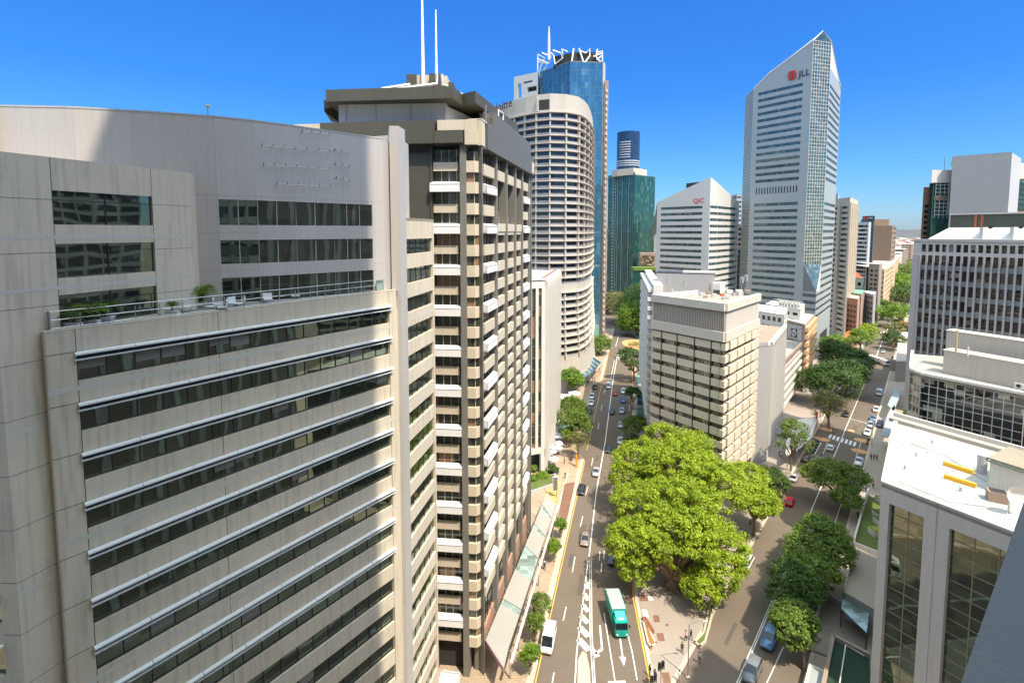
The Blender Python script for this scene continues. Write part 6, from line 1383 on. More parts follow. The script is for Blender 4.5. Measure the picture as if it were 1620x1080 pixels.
# ============================================================ vehicles
PAINT={}
def paint(n,c,metal=.1):
    if n in PAINT: return PAINT[n]
    m=bpy.data.materials.new('car_paint_'+n); m.use_nodes=True; b=m.node_tree.nodes['Principled BSDF']; b.inputs['Base Color'].default_value=c+(1,); b.inputs['Roughness'].default_value=.3; b.inputs['Metallic'].default_value=metal; b.inputs['Coat Weight'].default_value=.6; b.inputs['Coat Roughness'].default_value=.08; PAINT[n]=m; return m
CG=glass('car_glass',(.01,.012,.014),ior=1.6,blind=0,wave=0); TY=mat('tyre',(.02,.02,.02),.9); RIM=mat('wheel_rim',(.4,.4,.4),.3,metal=.7); HL=mat('headlight',(.8,.8,.78),.15); TL=mat('tail_light',(.45,.01,.01),.3)
def wheel(parent,x,y,r=.32,w=.2):
    m=MB(); s=1 if y>0 else -1
    m.tube([(x,y-w/2,r),(x,y+w/2,r)],r,14); o=m.build('wheel',[TY],parent,True)
    m=MB(); m.tube([(x,y+s*w*.48,r),(x,y+s*(w/2+.015),r)],r*.6,10); m.build('rim',[RIM],o)
# stations along the length: (x, half width, z low, z belt), roof stations: (x, half width, z)
SH={'sedan':dict(L=4.6,W=.9,st=[(-2.3,.74,.38,.62),(-2.22,.82,.25,.80),(-1.7,.89,.2,.95),(-.9,.9,.2,.98),(.9,.9,.2,.95),(1.7,.87,.2,.84),(2.15,.8,.25,.68),(2.3,.7,.36,.55)],rf=[(-1.75,.72,.95),(-1.05,.62,1.38),(-.2,.64,1.45),(.35,.62,1.42),(1.15,.74,.93)]),
'hatch':dict(L=4.1,W=.88,st=[(-2.05,.78,.36,.70),(-1.98,.84,.25,.93),(-1.5,.88,.2,.98),(.7,.88,.2,.96),(1.45,.85,.2,.86),(1.92,.78,.25,.7),(2.05,.68,.36,.56)],rf=[(-1.95,.74,.98),(-1.6,.64,1.42),(-.6,.66,1.5),(.2,.64,1.45),(1.05,.74,.95)]),
'suv':dict(L=4.7,W=.95,st=[(-2.35,.84,.42,.8),(-2.28,.9,.3,1.02),(-1.8,.94,.25,1.08),(.8,.95,.25,1.06),(1.6,.92,.25,1.0),(2.2,.86,.3,.84),(2.35,.76,.4,.66)],rf=[(-2.25,.82,1.06),(-2.0,.72,1.66),(-.8,.74,1.74),(.25,.7,1.7),(1.05,.82,1.06)]),
'van':dict(L=5.0,W=.95,st=[(-2.5,.9,.4,1.05),(-2.46,.94,.28,1.15),(-1.5,.95,.25,1.15),(1.4,.95,.25,1.12),(2.05,.93,.25,1.04),(2.4,.88,.3,.86),(2.5,.78,.38,.68)],rf=[(-2.46,.88,1.15),(-2.38,.82,1.93),(-1.,.84,2.0),(1.0,.83,1.97),(2.0,.86,1.06)]),
'ute':dict(L=5.1,W=.93,st=[(-2.55,.88,.45,.92),(-2.5,.92,.32,.98),(-1.6,.93,.28,.98),(-.6,.93,.28,1.02),(1.0,.93,.28,1.02),(1.8,.9,.28,.98),(2.4,.84,.32,.82),(2.55,.74,.42,.64)],rf=[(-.85,.8,1.0),(-.65,.7,1.62),(-.2,.7,1.68),(.5,.68,1.64),(1.2,.8,1.02)])}
def section(x,w,zl,zb): return [(x,-w*.86,zl),(x,-w,zl+.14),(x,-w,zb-.1),(x,-w*.93,zb),(x,0,zb+.03),(x,w*.93,zb),(x,w,zb-.1),(x,w,zl+.14),(x,w*.86,zl)]
def make_car(kind,pn,pc,label,group):
    s=SH[kind]; t=thing('parked_car' if False else {'van':'van','ute':'utility_truck'}.get(kind,'car'),label,{'van':'van','ute':'pickup'}.get(kind,'car'),(0,0,0),group); P=paint(pn,pc)
    m=MB(); S=[section(*q) for q in s['st']]; n=len(S[0]); i0=0
    for q in S: m.v.extend(q)
    for i in range(len(S)-1):
        for k in range(n): k2=(k+1)%n; m.f.append((i*n+k,i*n+k2,(i+1)*n+k2,(i+1)*n+k)[::-1]); m.m.append(0)
    m.f.append(tuple(range(n))); m.m.append(0); m.f.append(tuple((len(S)-1)*n+k for k in range(n))[::-1]); m.m.append(0)
    R=s['rf']
    # roof skin + pillars
    a,b,c,d,e=R
    for p,q in ((b,c),(c,d)):
        m.face([(p[0],-p[1],p[2]),(q[0],-q[1],q[2]),(q[0],0,q[2]+.04),(p[0],0,p[2]+.04)]); m.face([(p[0],0,p[2]+.04),(q[0],0,q[2]+.04),(q[0],q[1],q[2]),(p[0],p[1],p[2])])
    for sg in (-1,1):
        for p,q in ((a,b),(e,d)): m.tube([(p[0],sg*p[1],p[2]),(q[0],sg*q[1],q[2])],.045,4)
        xm=(b[0]+d[0])/2; m.tube([(xm,sg*.83,.95),(xm,sg*.65,c[2]-.02)],.04,4)
        m.tube([(b[0],sg*b[1],b[2]),(c[0],sg*c[1],c[2]),(d[0],sg*d[1],d[2])],.035,4)
    if kind=='ute': m.box(-2.4,-.95,-.8,.8,.99,1.0,0)
    body=m.build('body',[P],t,True)
    for nm,p,q in (('rear_window',a,b),('windscreen',e,d)):
        g=MB(); g.face([(p[0],-p[1]*.96,p[2]+.01),(p[0],p[1]*.96,p[2]+.01),(q[0],q[1]*.95,q[2]-.0),(q[0],-q[1]*.95,q[2]-.0)]); g.build(nm,[CG],t)
    for sg in (-1,1):
        g=MB(); g.face([(a[0],sg*a[1],a[2]),(e[0],sg*e[1],e[2]),(d[0],sg*d[1],d[2]-.02),(c[0],sg*c[1],c[2]-.03),(b[0],sg*b[1],b[2]-.02)]); g.build('side_window',[CG],t)
        g=MB(); x=s['L']/2-.12; g.box(x-.14,x+.02,sg*.62-.17,sg*.62+.17,.55,.68); g.build('headlight',[HL],t)
        g=MB(); g.box(-x-.05,-x+.08,sg*.7-.12,sg*.7+.12,.66,.84); g.build('tail_light',[TL],t)
        for xx in (-s['L']*.30,s['L']*.30): wheel(t,xx,sg*(s['W']-.1))
        g=MB(); g.box(e[0]-.25,e[0]-.1,sg*(s['W']+.02)-.09,sg*(s['W']+.02)+.09,.98,1.1); g.build('wing_mirror',[P],t)
    if kind=='ute': g=MB(); g.box(-2.38,-.97,-.78,.78,1.0,1.01); g.build('tray',[M_dark],t)
    return t
COL={'white':(.75,.74,.72),'silver':(.42,.42,.43),'black':(.015,.015,.018),'dark':(.045,.05,.06),'red':(.55,.015,.015),'blue':(.03,.10,.32),'bronze':(.26,.21,.17),'grey':(.16,.165,.17),'teal':(.0,.36,.30),'cream':(.62,.58,.48),'brown':(.13,.07,.045),'skyblue':(.12,.24,.42)}
AE=math.atan2(EE[1],EE[0]); AQ=math.atan2(EQ[1],EQ[0])
made={}
def car(kind,colr,px,py,ang,label,group,z=0.01):
    key=(kind,colr)
    if key not in made: t=make_car(kind,colr,COL[colr],label,group); made[key]=t; children_index(); o=t
    else: o=dup(made[key],(0,0,0),0,label,group)
    x,y=G(px,py,.5); o.location=(x,y,z); o.rotation_euler=(0,0,ang); o['label']=label; o['group']=group; return o
GE='vehicles on the left one-way street'; GP='cars parked along the left street'; GQ='vehicles on the right street'
T_=math.pi
car('van','white',868,1012,AE+T_,'long white van beside the light green footpath tree, lowest vehicle at the left kerb',GE)
car('sedan','bronze',926,852,AE+T_,'bronze silver car passing left of the fig shadow',GE)
car('sedan','black',920,774,AE+T_,'black car at the kerb opposite the yellow hatching',GE)
car('sedan','silver',943,746,AE+T_,'silver car half in shade above the black car',GE)
car('sedan','dark',969,881,AE+T_,'dark blue car in the fig shade behind the green truck',GE)
car('sedan','dark',963,710,AE+T_,'dark car in striped shade left of the rear fig',GE)
car('sedan','white',981.5,697,AE+T_,'white car on the right edge of the sunlit strip',GE)
car('sedan','silver',982,672,AE+T_,'silver car in the shaded right lane, first behind the sunlit strip',GE)
car('hatch','silver',984,650,AE+T_,'pale silver hatchback, second in the shaded right lane',GE)
car('sedan','black',968,651,AE+T_,'black car on the shade line of the middle lane',GE)
car('sedan','blue',986,633,AE+T_,'navy car, third in the shaded right lane',GE)
car('hatch','red',973,622,AE+T_,'red hatchback just right of the white van at the stop line',GE)
car('hatch','white',986,619,AE+T_,'white hatchback, fourth in the shaded right lane',GE)
car('van','white',963,611,AE+T_,'white van stopped at the far pedestrian line',GE)
car('sedan','black',941,612,AE+T_,'black car parked first in the left bay',GP)
car('hatch','white',936.5,627,AE+T_,'white hatchback parked second in the left bay',GP)
car('sedan','white',935.5,637,AE+T_,'white saloon parked third in the left bay',GP)
car('sedan','black',932,650,AE+T_,'black saloon parked last in the left bay',GP)
car('van','silver',965,550,AE+T_,'silver van at the kerb below the blue glass tower',GE)
car('hatch','white',976,564,AE+.2,'white hatchback crossing at the shaded bend',GE)
car('hatch','red',989,529,AE+.8,'red car beyond the bend beside the round island',GE)
car('sedan','white',993,498,AE+1.2,'white car among trees behind the round island, left one',GP); car('sedan','white',1003,500,AE+1.2,'white car among trees behind the round island, right one',GP)
car('van','white',1181,890,AQ,'white van half hidden by the right edge of the fig crown',GQ)
car('hatch','red',1250,793,AQ,'bright red car by the kerb next to the smaller yellow-green tree',GQ)
car('sedan','silver',1256,755,AQ,'silver car parked at the foot of the slim ribbed building',GQ)
car('sedan','brown',1275,725,AQ,'brown car parked just below the row of motorcycles',GQ)
car('sedan','dark',1305,724,AQ,'dark grey car beside the olive green tree crown',GQ)
car('hatch','white',1314,708,AQ,'white hatchback below the zebra crossing',GQ)
car('ute','white',1359,730,AQ+T_,'white pickup at the right kerb below the crossing',GQ)
car('sedan','white',1372,684,AQ+T_,'white saloon, lowest in the shaded queue at the right kerb',GQ)
car('hatch','silver',1377,672,AQ+T_,'silver hatchback, second in the shaded queue',GQ)
car('sedan','skyblue',1381,662,AQ+T_,'pale blue saloon, third in the shaded queue',GQ)
car('hatch','white',1386,648,AQ+T_,'white hatchback, topmost in the shaded queue',GQ)
car('van','white',1391,622,AQ+T_,'white van in striped shade above the queue',GQ)
car('sedan','dark',1338,655,AQ,'dark car in deep shade by the thin brownish tree',GQ)
car('hatch','white',1330,619,AQ,'white car half under the broad dark tree',GQ)
car('suv','blue',1347,773,AQ+T_,'blue car under the olive green tree at the right kerb',GQ)
car('suv','skyblue',1217,1010,AQ+T_,'blue parked car under the round pale green tree',GQ)
car('suv','grey',1190,1062,AQ+T_,'grey four wheel drive at the lower right kerb, lowest vehicle on that street',GQ)
car('sedan','black',1368,591,AQ,'black car at the crossing under dark trees',GQ)
car('hatch','white',1406,503,AQ+T_,'white car on the far crossing of the long street',GQ)
car('sedan','white',1385,521,AQ,'white car parked near the far street trees, left kerb',GQ)
car('sedan','skyblue',1386,528,AQ,'pale blue car parked just below the white one',GQ)
car('sedan','silver',1397,556,AQ+T_,'silver car parked at the right kerb under dark trees',GQ)
car('sedan','white',1400,541,AQ+T_,'white car parked at the right kerb above the silver one',GQ)
car('suv','dark',1392,672,AQ+T_,'dark parked car on the inner side of the shaded queue',GQ)
# box truck
def box_truck(px,py,ang,label,cabc,boxm,L=6.9,W=1.18,H=3.35,logo=True,name='box_truck'):
    t=thing(name,label,'truck',(0,0,0),'trucks on the streets'); P=paint('truck_'+label[:5],cabc)
    m=MB(); m.box(-L/2,L/2-2.2,-W,W,.95,H); m.build('cargo_box',[boxm],t); m=MB(); m.box(-L/2+.02,L/2-2.22,-W+.08,W-.08,H,H+.03); m.build('box_roof',[mat('box_roof_grey',(.36,.40,.38),.6,var=.06,joint=(.7,50),jw=.02,jcol=.85)],t)
    x0=L/2-2.1; x1=L/2; m=MB(); m.prism([(x0,-1.05),(x1-.1,-1.05),(x1,-.9),(x1,.9),(x1-.1,1.05),(x0,1.05)],.5,1.55); m.prism([(x0,-1.02),(x1-.35,-1.0),(x1-.35,1.0),(x0,1.02)],1.55,2.55); m.face([(x0+.1,-.8,2.56),(x1-.6,-.7,2.56),(x0+.1,-.8,3.2)]); m.face([(x0+.1,-.85,3.25),(x1-.7,-.75,2.57),(x1-.7,.75,2.57),(x0+.1,.85,3.25)]); cb_=m.build('cab',[P],t)
    g=MB(); g.face([(x1-.04,-.92,1.57),(x1-.04,.92,1.57),(x1-.33,.9,2.4),(x1-.33,-.9,2.4)]); g.build('windscreen',[CG],t)
    for sg in (-1,1):
        g=MB(); g.box(x0+.5,x1-.5,sg*1.03-.01,sg*1.03+.01,1.6,2.3); g.build('side_window',[CG],t)
        g=MB(); g.box(x1-.05,x1+.03,sg*.75-.16,sg*.75+.16,.75,.92); g.build('headlight',[HL],t)
        g=MB(); g.box(x1-.4,x1-.25,sg*1.25-.1,sg*1.25+.1,1.7,2.1); g.build('wing_mirror',[M_black],t)
        for xx in (-L/2+1.4,L/2-1.0): wheel(t,xx,sg*.9,.46,.28)
    g=MB(); g.box(-L/2+.1,L/2-1,-.5,.5,.6,.95); g.build('chassis',[M_black],t)
    if logo: g=MB(); g.face([(x1-1.0,-.45,2.86),(x1-.95,.4,2.83),(x1-.8,.35,2.68),(x1-.85,-.4,2.72)]); g.build('white_logo',[M_white],t)
    x,y=G(px,py,.5); t.location=(x,y,.01); t.rotation_euler=(0,0,ang); return t
box_truck(976,980,math.atan2(-.99,.03),'green cab box truck with grey cargo roof driving towards the viewpoint',COL['teal'],mat('box_green',(.02,.33,.27),.5,var=.05))
box_truck(986,1146,math.atan2(-.99,.06),'white box truck with a yellow roof edge cut off by the bottom edge',COL['white'],M_wht,logo=False)
# long flat truck on the crossing
t=thing('flatbed_truck','long pale flatbed truck crossing the wide junction','truck',(0,0,0),'trucks on the streets'); m=MB(); m.box(-6,3,-1.2,1.2,1.2,2.9); m.build('load',[M_offw],t); m=MB(); m.box(3.3,5.6,-1.15,1.15,.6,2.8); m.build('cab',[paint('white',COL['white'])],t); m=MB(); m.box(5.3,5.63,-1.,1.,1.7,2.5); m.build('windscreen',[CG],t); m=MB(); m.box(-6,3.3,-.5,.5,.8,1.2); m.build('chassis',[M_black],t)
for sg in (-1,1):
    for xx in (-5,-4,-.5,4.3): wheel(t,xx,sg*.95,.5,.3)
x,y=G(1389,573,.5); t.location=(x,y,.01); a_=G(1373,568,.5); b__=G(1405,578,.5); t.rotation_euler=(0,0,math.atan2(b__[1]-a_[1],b__[0]-a_[0]))
# motorcycles
def motorcycle(colr,label):
    t=thing('motorcycle',label,'motorcycle',(0,0,0),'motorcycles parked side by side'); P=paint(colr,COL[colr])
    for xx in (-.7,.7): m=MB(); m.tube([(xx,-.07,.31),(xx,.07,.31)],.31,12); m.build('wheel',[TY],t)
    m=MB(); m.tube([(-.75,0,.75),(-.35,0,.8),(0,0,.72),(.35,0,.92),(.5,0,.7)],[.08,.14,.2,.19,.1],8); m.build('body',[P],t)
    m=MB(); m.tube([(-.75,0,.86),(-.4,0,.88),(-.05,0,.84)],[.07,.13,.1],6); m.build('seat',[M_black],t); m=MB(); m.tube([(.35,-.36,1.05),(.45,0,1.0),(.35,.36,1.05)],.03,5); m.tube([(.45,0,1.),(.7,0,.31)],.04,5); m.build('handlebar',[M_steel],t); m=MB(); m.box(-.25,.3,-.16,.16,.25,.6); m.build('engine',[M_steel],t); return t
pr_=[]
for i,(px,py,c,lab) in enumerate(((1290,697,'blue','blue motorcycle, uppermost of the parked row'),(1288.5,702,'dark','dark motorcycle, second of the parked row'),(1286.5,707,'red','red motorcycle in the middle of the parked row'),(1284.5,711,'silver','silver motorcycle, fourth of the parked row'),(1282,715,'teal','green motorcycle, lowest of the parked row'))):
    t=motorcycle(c,lab); x,y=G(px,py,.4); t.location=(x,y,0); t.rotation_euler=(0,0,AQ-1.2)
# ============================================================ people
SK=mat('skin',(.42,.25,.17),.6,var=.03)
def cloth(n,c): return mat('cloth_'+n,c,.85,var=.06)
def person(label,px,py,ang,top,bot,hair=(.03,.02,.015),walk=.25,hat=None,z0=.13,hold=None):
    x0,y0=G(px,py,z0); me=bpy.data.meshes.new('skel'); ob=bpy.data.objects.new('skel',me); sc.collection.objects.link(ob)
    V=[];E=[];R=[]
    def v(p,r): V.append(p); R.append(r); return len(V)-1
    def ch(par,pts):
        for p,r in pts: k=v(p,r); E.append((par,k)); par=k
        return par
    s=walk; root=v((0,0,.95),.15)
    ch_=ch(root,[((0,0,1.12),.13),((0.02,0,1.32),.155),((0.02,0,1.43),.10)]); neck=ch(ch_,[((.02,0,1.5),.055),((.03,0,1.57),.085),((.04,0,1.65),.10),((.035,0,1.73),.075)])
    for sg in (-1,1):
        st=s*sg
        ch(root,[((0,sg*.1,.88),.105),((st*.45,sg*.1,.5),.07),((st*.5-(.12 if sg<0 else 0)*s*2,sg*.1,.1),.045),((st*.5+.1,sg*.11,.04),.045),((st*.5+.2,sg*.115,.035),.035)])
        a=ch(2 if False else ch_,[((.01,sg*.19,1.4),.065),((-st*.25,sg*.25,1.15),.045),((-st*.4+.08,sg*.25,.93),.034),((-st*.42+.1,sg*.25,.86),.036)])
        hx,hy,hz=V[a]
        for k,dl in enumerate((.07,.085,.09,.08)): ch(a,[((hx+.02-.018*k,hy,hz-.04),.011),((hx+.03-.018*k,hy-sg*.008,hz-dl),.009)])
        ch(a,[((hx+.045,hy-sg*.01,hz-.01),.011),((hx+.06,hy-sg*.02,hz-.04),.009)])
    me.from_pydata(V,E,[]); me.update(); sk=ob.modifiers.new('s','SKIN'); sk.use_smooth_shade=True
    for i,r in enumerate(R): me.skin_vertices[0].data[i].radius=(r,r)
    me.skin_vertices[0].data[0].use_root=True
    sb=ob.modifiers.new('b','SUBSURF'); sb.levels=1
    dg=bpy.context.evaluated_depsgraph_get(); dg.update(); m2=bpy.data.meshes.new_from_object(ob.evaluated_get(dg)); sc.collection.objects.unlink(ob)
    m2.materials.clear()
    for mm in (SK,top,bot,M_black): m2.materials.append(mm)
    for p in m2.polygons:
        c=p.center; i=0
        if c.z<.09: i=3
        elif abs(c.y)<.22 and c.z<.98: i=2
        elif c.z<1.47 and (c.z>1.12 or abs(c.y)<.2): i=1
        p.material_index=i
    t=thing('person',label,'person',(x0,y0,z0)); t.rotation_euler=(0,0,ang); m2.name='body'; o=bpy.data.objects.new('body',m2); col.objects.link(o); o.parent=t
    m=MB(); m.tube([(.02,0,1.6),(.01,0,1.68),(.02,0,1.75),(.025,0,1.785)],[.095,.118,.105,.04],10); m.v=[(a,b,c) for a,b,c in m.v]; q=m.build('hair',[hat or mat('hair_dark',hair,.8)],None); q.parent=t; q.location=(-.02,0,0)
    if hold=='bag': m=MB(); m.box(.02,.16,.24,.34,.55,.86); q=m.build('bag',[cloth('bag',(.35,.2,.12))],None); q.parent=t
    return t
c=cloth; WH=c('white',(.75,.73,.7)); BK=c('black',(.02,.02,.025)); NV=c('navy',(.03,.05,.13)); RD=c('red',(.55,.04,.05)); PU=c('purple',(.16,.08,.30)); KH=c('khaki',(.38,.30,.2)); GY=c('grey',(.2,.2,.21)); BL=c('blue',(.10,.2,.42)); DN=c('denim',(.08,.12,.22)); PK=c('pink',(.62,.30,.32))
PL=[("person in a pink and white top by the tall plaza lamp",1084.5,1013,2.3,PK,BK,.2),("person in dark clothes just right of the tall plaza lamp",1093,1012,2.0,BK,DN,.25),
("person in black walking alone in the middle of the plaza",1079,1032,-1.8,BK,BK,.35),("person in dark clothes in the shadow by the plaza kerb",1106.5,1048,1.2,GY,BK,.2),
("person in a white top at the bottom edge of the plaza",1074.5,1077,2.8,WH,PK,.2),("person in navy beside the pedestrian signal at the plaza corner",1036,1076,.6,NV,BK,.2),
("person in black crouching close to the yellow plaza kerb",1028,1068,.3,BK,DN,.1),
("person with a white hat and purple clothes on the brick footpath",858,882,-1.4,PU,KH,.2),("person in dark blue walking towards the white-hatted one",861.5,901,1.6,NV,BK,.35),
("person in black walking between the awning and the young trees",874,842,1.4,BK,BK,.3),("person in navy on the tan footpath above the yellow hatching",894,756,.5,NV,BK,.3),
("person in a grey top near the kerb beside the orange banner",904,728,2.,GY,DN,.15),("person in dark clothes under the sparse kerb tree",903,733,.2,BK,GY,.2),
("person in a red shirt on the footpath by the parked black cars",922,659,1.4,RD,BK,.2),("person in a white shirt at the tip of the parking bay",928,672,1.3,WH,GY,.25),
("person in blue near the end of the striped glass canopy",926,612,.9,BL,BK,.2),("person in black near the end of the striped glass canopy",929.5,607,1.,BK,BK,.25),
("person in purple beside the striped canopy's far corner",941,602,.9,PU,DN,.15),("person in grey on the sunny corner by the far crossing",948,587,1.2,GY,BK,.2),("person in a red top on the sunny corner by the far crossing",951,582,1.2,RD,BK,.2),
("person in black on the zebra crossing",1318,686,.4,BK,BK,.35),("person in dark clothes at the right end of the zebra crossing",1371.5,704,.9,GY,BK,.3),("second dark-clothed person at the right end of the zebra crossing",1374,701,.9,BK,NV,.2),
("person in black on the right footpath beside the white roof corner",1378,727,.9,BK,BK,.3),("person in a red top between two others on the right footpath",1382.5,727,1.,RD,BK,.2),("person in brown, rightmost of three on the right footpath",1387,728,1.1,c('brown',(.2,.1,.06)),BK,.25),
("person in a pink top at the corner of the garden terrace",1381,771,1.,PK,BK,.2),("person in grey striding past the garden terrace corner",1370,778,.9,GY,BK,.4),("person in black with raised stride on the shaded right footpath",1357,820,.9,BK,BK,.4),
("person in white on the shaded right footpath below the deck roof",1343,852,.9,WH,GY,.2),("person in a red jacket at the foot of the slim ribbed building",1233,722,.3,RD,NV,.15),("person in white at the foot of the slim ribbed building",1236,724,.3,WH,NV,.15),
("person in blue at the cafe garden entrance",906,722,.5,BL,GY,.2),("person in orange beside the cafe garden tree",893,733,.5,c('orange',(.6,.25,.05)),BK,.2)]
for (lab,px,py,a,tp,bt_,wk) in PL: person(lab,px,py,a,tp,bt_,walk=wk,hat=(WH if 'hat' in lab else None))
# ============================================================ street furniture
def street_lamp(label,bpx,bpy,h,adir,arm=2.2,z0=.13,group='street lamps'):
    x,y=G(bpx,bpy,z0); t=thing('street_lamp',label,'street lamp',(x,y,z0),group); m=MB(); m.cyl(x,y,z0,h,.11,.06,8); m.build('pole',[M_steel],t); m=MB(); a=(x+adir[0]*arm,y+adir[1]*arm); m.tube([(x,y,h-.1),(x+adir[0]*arm*.6,y+adir[1]*arm*.6,h+.25),(*a,h+.2)],.05,5); m.build('arm',[M_steel],t); m=MB(); m.tube([(*a,h+.2),(a[0]+adir[0]*.3,a[1]+adir[1]*.3,h+.17),(a[0]+adir[0]*.8,a[1]+adir[1]*.8,h+.12)],[.06,.15,.06],6); m.build('lamp_head',[M_ltgrey],t); m=MB(); m.box(x-.25,x+.25,y-.25,y+.25,z0,z0+.12); m.build('base',[M_kerb],t)
street_lamp('tall steel street lamp standing in the middle of the plaza',1088,1070,8.2,(1,.1),2.0)
street_lamp('street lamp with curved arm at the right kerb by the shaded queue',1379,703,9.0,(-.77,.63),4.2)
street_lamp('slim street lamp beside the red banner sign',1297.5,693,7,(.7,-.6),.6)
street_lamp('street lamp under the tall thin tree',1245,742,6.5,(.6,-.6),1.)
street_lamp('street lamp at the far sunny corner by the blue glass tower',957,560,8,(.9,.2),1.5)
street_lamp('street lamp on the round planted island',1012,528,12,(-.9,.2),2.5)
def signal(label,bpx,bpy,z0=.13,h=4.4):
    x,y=G(bpx,bpy,z0); t=thing('traffic_light',label,'traffic light',(x,y,z0),'traffic signals'); m=MB(); m.cyl(x,y,z0,h,.07,.06,6); m.build('pole',[M_steel],t)
    for dx,a in ((-.28,0),(.28,1)):
        m=MB(); m.box(x+dx-.2,x+dx+.2,y-.3 if a==0 else y,y-.05 if a==0 else y+.25,h-1.1,h); q=m.build('signal_head',[M_black],t)
        for k,cc in enumerate((M_frame,M_frame,M_green)): m=MB(); m.tube([(x+dx,y-.3 if a==0 else y-.01,h-.2-k*.34),(x+dx,y-.34 if a==0 else y-.05,h-.2-k*.34)],.11,8); m.build('lens',[cc],q)
signal('black traffic signal on the plaza near its left kerb',1045,1094,h=4.6); signal('lower traffic signal at the plaza tip beside the yellow kerb',1033,1100,h=3.2)
signal('traffic signal on the traffic island of the right street junction',1411,578,h=4.5); signal('traffic signal at the far stop line of the left street',936,594,h=4.5)
# pylon sign by the yellow hatching
x,y=G(878.5,786,.13); t=thing('pylon_sign','grey and purple pylon sign with white frame beside the yellow hatching','sign',(x,y,.13)); m=MB(); m.box(x-.65,x+.65,y-.12,y+.12,1.6,5.2); m.build('panel',[M_wht],t); m=MB(); m.box(x-.5,x+.5,y-.15,y-.125,1.9,4.5); m.build('display',[mat('sign_olive',(.20,.19,.14),.5)],t); m=MB(); m.box(x-.5,x+.5,y-.15,y-.125,4.6,5.0); m.build('purple_band',[PU],t); m=MB(); m.cyl(x+.3,y,.13,1.7,.12,.12,6); m.build('post',[M_steel],t)
x,y=G(912,738,.13); t=thing('banner_post','bright orange banner post with a green shrub at the left kerb','sign',(x,y,.13)); m=MB(); m.box(x-.22,x+.22,y-.22,y+.22,.13,3.4); m.build('banner',[M_orp],t); m=MB(); m.box(x-.4,x+.4,y-.4,y+.4,.13,.5); m.build('base',[M_orp],t)
# cafe umbrellas and tables
def umbrella(label,px,py,r,square):
    x,y=G(px,py,2.4); t=thing('cafe_umbrella',label,'umbrella',(x,y,.13),'white cafe umbrellas in the garden court'); n=4 if square else 8; R=[(x+r*math.cos(q),y+r*math.sin(q),2.3) for q in [2*math.pi*(k+.5)/n for k in range(n)]]; m=MB()
    for k in range(n): m.face([R[k],R[(k+1)%n],(x,y,3.1)]); m.face([R[k],(R[k][0],R[k][1],2.1),(R[(k+1)%n][0],R[(k+1)%n][1],2.1),R[(k+1)%n]])
    m.build('canopy',[mat('canvas',(.72,.69,.72),.7)],t); m=MB(); m.cyl(x,y,.13,3.1,.04,.04,6); m.build('pole',[M_steel],t); m=MB(); m.cyl(x,y,.85,.9,.5,.5,10); m.build('table_top',[M_tan],t)
for (px,py,r,s,lab) in ((886,688,2.3,True,'largest square cafe umbrella, farthest back in the garden court'),(884.5,700,1.5,True,'white cafe umbrella just below the largest one'),(883.5,707,1.3,False,'white cafe umbrella in the centre of the court'),(875,713,1.1,False,'small white umbrella close to the white fins'),(876,725,1.4,False,'lowest white cafe umbrella, alone near the planter'),(874.5,706,1.0,False,'small white umbrella tucked beside the fins')): umbrella(lab,px,py,r,s)
for i,(px,py,w_,lab) in enumerate(((889,626,3.2,'white tent roof between the round tree and the garden trees'),(909,621,2.2,'small white tent roof beside the footpath near the round tree'))):
    x,y=G(px,py,3); t=thing('tent',lab,'tent',(x,y,.13),'white tents by the footpath'); m=MB(); R=[(x-w_,y-w_*.8,2.8),(x+w_,y-w_*.8,2.8),(x+w_,y+w_*.8,2.8),(x-w_,y+w_*.8,2.8)]
    for k in range(4): m.face([R[k],R[(k+1)%4],(x,y,3.7)])
    m.build('roof',[M_roofw],t); m=MB()
    for r_ in R: m.cyl(r_[0]*.999,r_[1],.13,2.8,.05,.05,5)
    m.build('frame',[M_steel],t)
x,y=G(884,652,3); t=thing('arch_shelter','white curved arch shelter beside the white fins','shelter',(x,y,.13)); m=MB(); m.tube([(x-2.5,y+4,.1),(x-1.8,y+1.5,4.5),(x+1.5,y-2,5),(x+2.2,y-6,.1)],.3,6); m.tube([(x-3.5,y+4,.1),(x-2.8,y+1.5,4),(x+.5,y-2,4.5),(x+1.2,y-6,.1)],.2,6); m.build('arch',[M_wht],t)
# kiosk in the garden court
x,y=G(884,675,2.5); t=thing('kiosk','small green-roofed kiosk at the back of the cafe court','kiosk',(x,y,.13)); m=MB(); m.box(x-3.5,x+3.5,y-1.5,y+1.5,.13,2.4); m.build('wall',[M_offw],t); m=MB(); m.box(x-3.8,x+3.8,y-1.8,y+1.8,2.4,2.6); m.build('roof',[M_green],t)
x,y=G(908,679,1.5); t=thing('notice_panel','white and blue notice panel at the court corner','sign',(x,y,.13)); m=MB(); m.box(x-1.3,x+1.3,y-.1,y+.1,.6,2.2); m.build('panel',[M_wht],t); m=MB(); m.box(x-1.,x+.9,y-.14,y-.11,.9,1.8); m.build('print',[PU],t); m=MB(); m.cyl(x,y,.13,.7,.06,.06,5); m.build('post',[M_steel],t)
# bins, bollards
def small_bin(label,px,py):
    x,y=G(px,py,.13); t=thing('litter_bin',label,'bin',(x,y,.13)); m=MB(); m.cyl(x,y,.13,1.0,.28,.28,10); m.build('body',[M_brown],t); m=MB(); m.tube([(x,y,1.0),(x,y,1.12),(x,y,1.2)],[.3,.26,.1],10); m.build('lid',[M_steel],t)
small_bin('brown litter bin under the street awning edge, lower one',836,919); small_bin('brown litter bin under the street awning edge, upper one',843,897); small_bin('litter bin beside the far bench',1191,816)
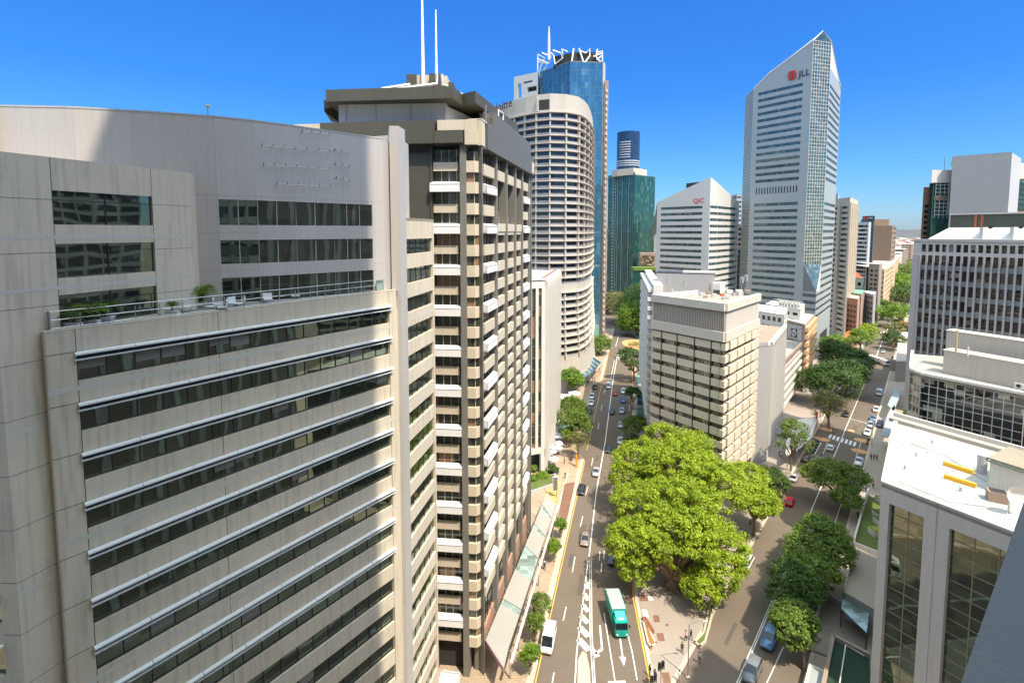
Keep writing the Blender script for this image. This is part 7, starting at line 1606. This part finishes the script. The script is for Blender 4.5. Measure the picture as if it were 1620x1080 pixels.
# ============================================================ terrace things on the left office block
TZ=58.1
def tp_(px,py): 
    p=G(px,py,TZ); return p
def potted(label,px,py,hh_,m,n,spread=1.0,seed=1,pot='bowl'):
    x,y=tp_(px,py); t=thing('potted_palm' if spread>.8 else 'potted_plant',label,'plant',(x,y,TZ),'pots on the roof terrace'); mb=MB()
    if pot=='bowl': mb.tube([(x,y,TZ),(x,y,TZ+.1),(x,y,TZ+.38),(x,y,TZ+.42)],[.2,.3,.42,.44],12)
    else: mb.box(x-.45,x+.45,y-.18,y+.18,TZ,TZ+.38)
    mb.build('pot',[mat('pot_white',(.66,.66,.63),.6)],t); r=random.Random(seed); lf_=MB()
    for k in range(n):
        a=r.uniform(0,6.28); ll=spread*r.uniform(.6,1.1); h0=TZ+.4; pts=[(x,y,h0),(x+math.cos(a)*ll*.35,y+math.sin(a)*ll*.35,h0+hh_*.75),(x+math.cos(a)*ll*.75,y+math.sin(a)*ll*.75,h0+hh_*.85),(x+math.cos(a)*ll,y+math.sin(a)*ll,h0+hh_*.45)]
        for p,q in zip(pts,pts[1:]):
            d=Vector(q)-Vector(p)
            for j in range(4):
                c0=Vector(p)+d*(j/4); 
                for sg in (-1,1):
                    sd=Vector((-math.sin(a),math.cos(a),-.5))*sg*.28*spread; lf_.face([tuple(c0),tuple(c0+d*.12),tuple(c0+d*.3+sd)])
    lf_.build('fronds',[m],t)
potted('bushy fern in a grey planter at the dark left corner of the terrace',117,520,.7,L_dark,14,.8,1,'box')
potted('dark green palm in a rectangular white planter on the terrace',146,515,1.2,L_mid,24,1.2,2,'box')
potted('green palm in a white bowl beside the rectangular planter',171,511,1.1,L_mid,18,.9,3)
potted('flowering shrub in a small white pot near the lounge chairs',273,500,.7,L_dark,18,.5,4,'box')
potted('tall yellow-green palm in a wide white bowl at the screen wall end',318,486,1.5,L_bright,26,1.3,5)
potted('yellow-green palm in front of the dark terrace windows',374,478,1.3,L_bright,24,1.1,6)
def seat(label,px,py,ang,kind='chair'):
    x,y=tp_(px,py); t=thing('lounge_chair' if kind=='chair' else 'side_table',label,'chair' if kind=='chair' else 'table',(x,y,TZ),'white furniture on the roof terrace'); W_=mat('furniture_white',(.72,.72,.70),.5)
    if kind=='chair':
        m=MB(); m.box(-.32,.32,-.32,.32,.32,.42); q=m.build('seat',[W_],None); q.parent=t; m=MB(); m.prism([(-.34,.25),(.34,.25),(.34,.36),(-.34,.36)],.42,.85); q=m.build('backrest',[W_],None); q.parent=t
        for a in (-.28,.28):
            for b in (-.28,.28): m=MB(); m.cyl(a,b,0,.32,.03,.03,5); q=m.build('leg',[M_steel],None); q.parent=t
    else:
        m=MB(); m.cyl(0,0,.42,.47,.34,.34,12); q=m.build('table_top',[W_],None); q.parent=t; m=MB(); m.cyl(0,0,0,.42,.04,.04,6); q=m.build('stem',[M_steel],None); q.parent=t
    t.rotation_euler=(0,0,ang)
for px,py,a,k,lab in ((246,497,.5,'chair','reclining white lounge chair nearest the palms on the terrace'),(293,494,.3,'chair','white bench-like chair beside the flowering shrub'),(266,499,0,'table','small white table between lounge chair and shrub'),(333,494,.8,'table','round white table right of the wide bowl palm'),(345,489,2.2,'chair','white chair behind the round table, left one'),(352,493,-1,'chair','white chair in front of the round table'),(371,487,1.2,'chair','white chair facing the dark table near the second palm, left one'),(380,486,-1.2,'chair','white chair facing the dark table near the second palm, right one'),(376,489,0,'table','small table under the second terrace palm'),(424,480,.6,'chair','white chair near the middle of the terrace rail'),(444,476,0,'table','white table along the middle of the terrace rail'),(467,474,.6,'chair','white chair at the right end of the terrace furniture')): seat(lab,px,py,a,k)
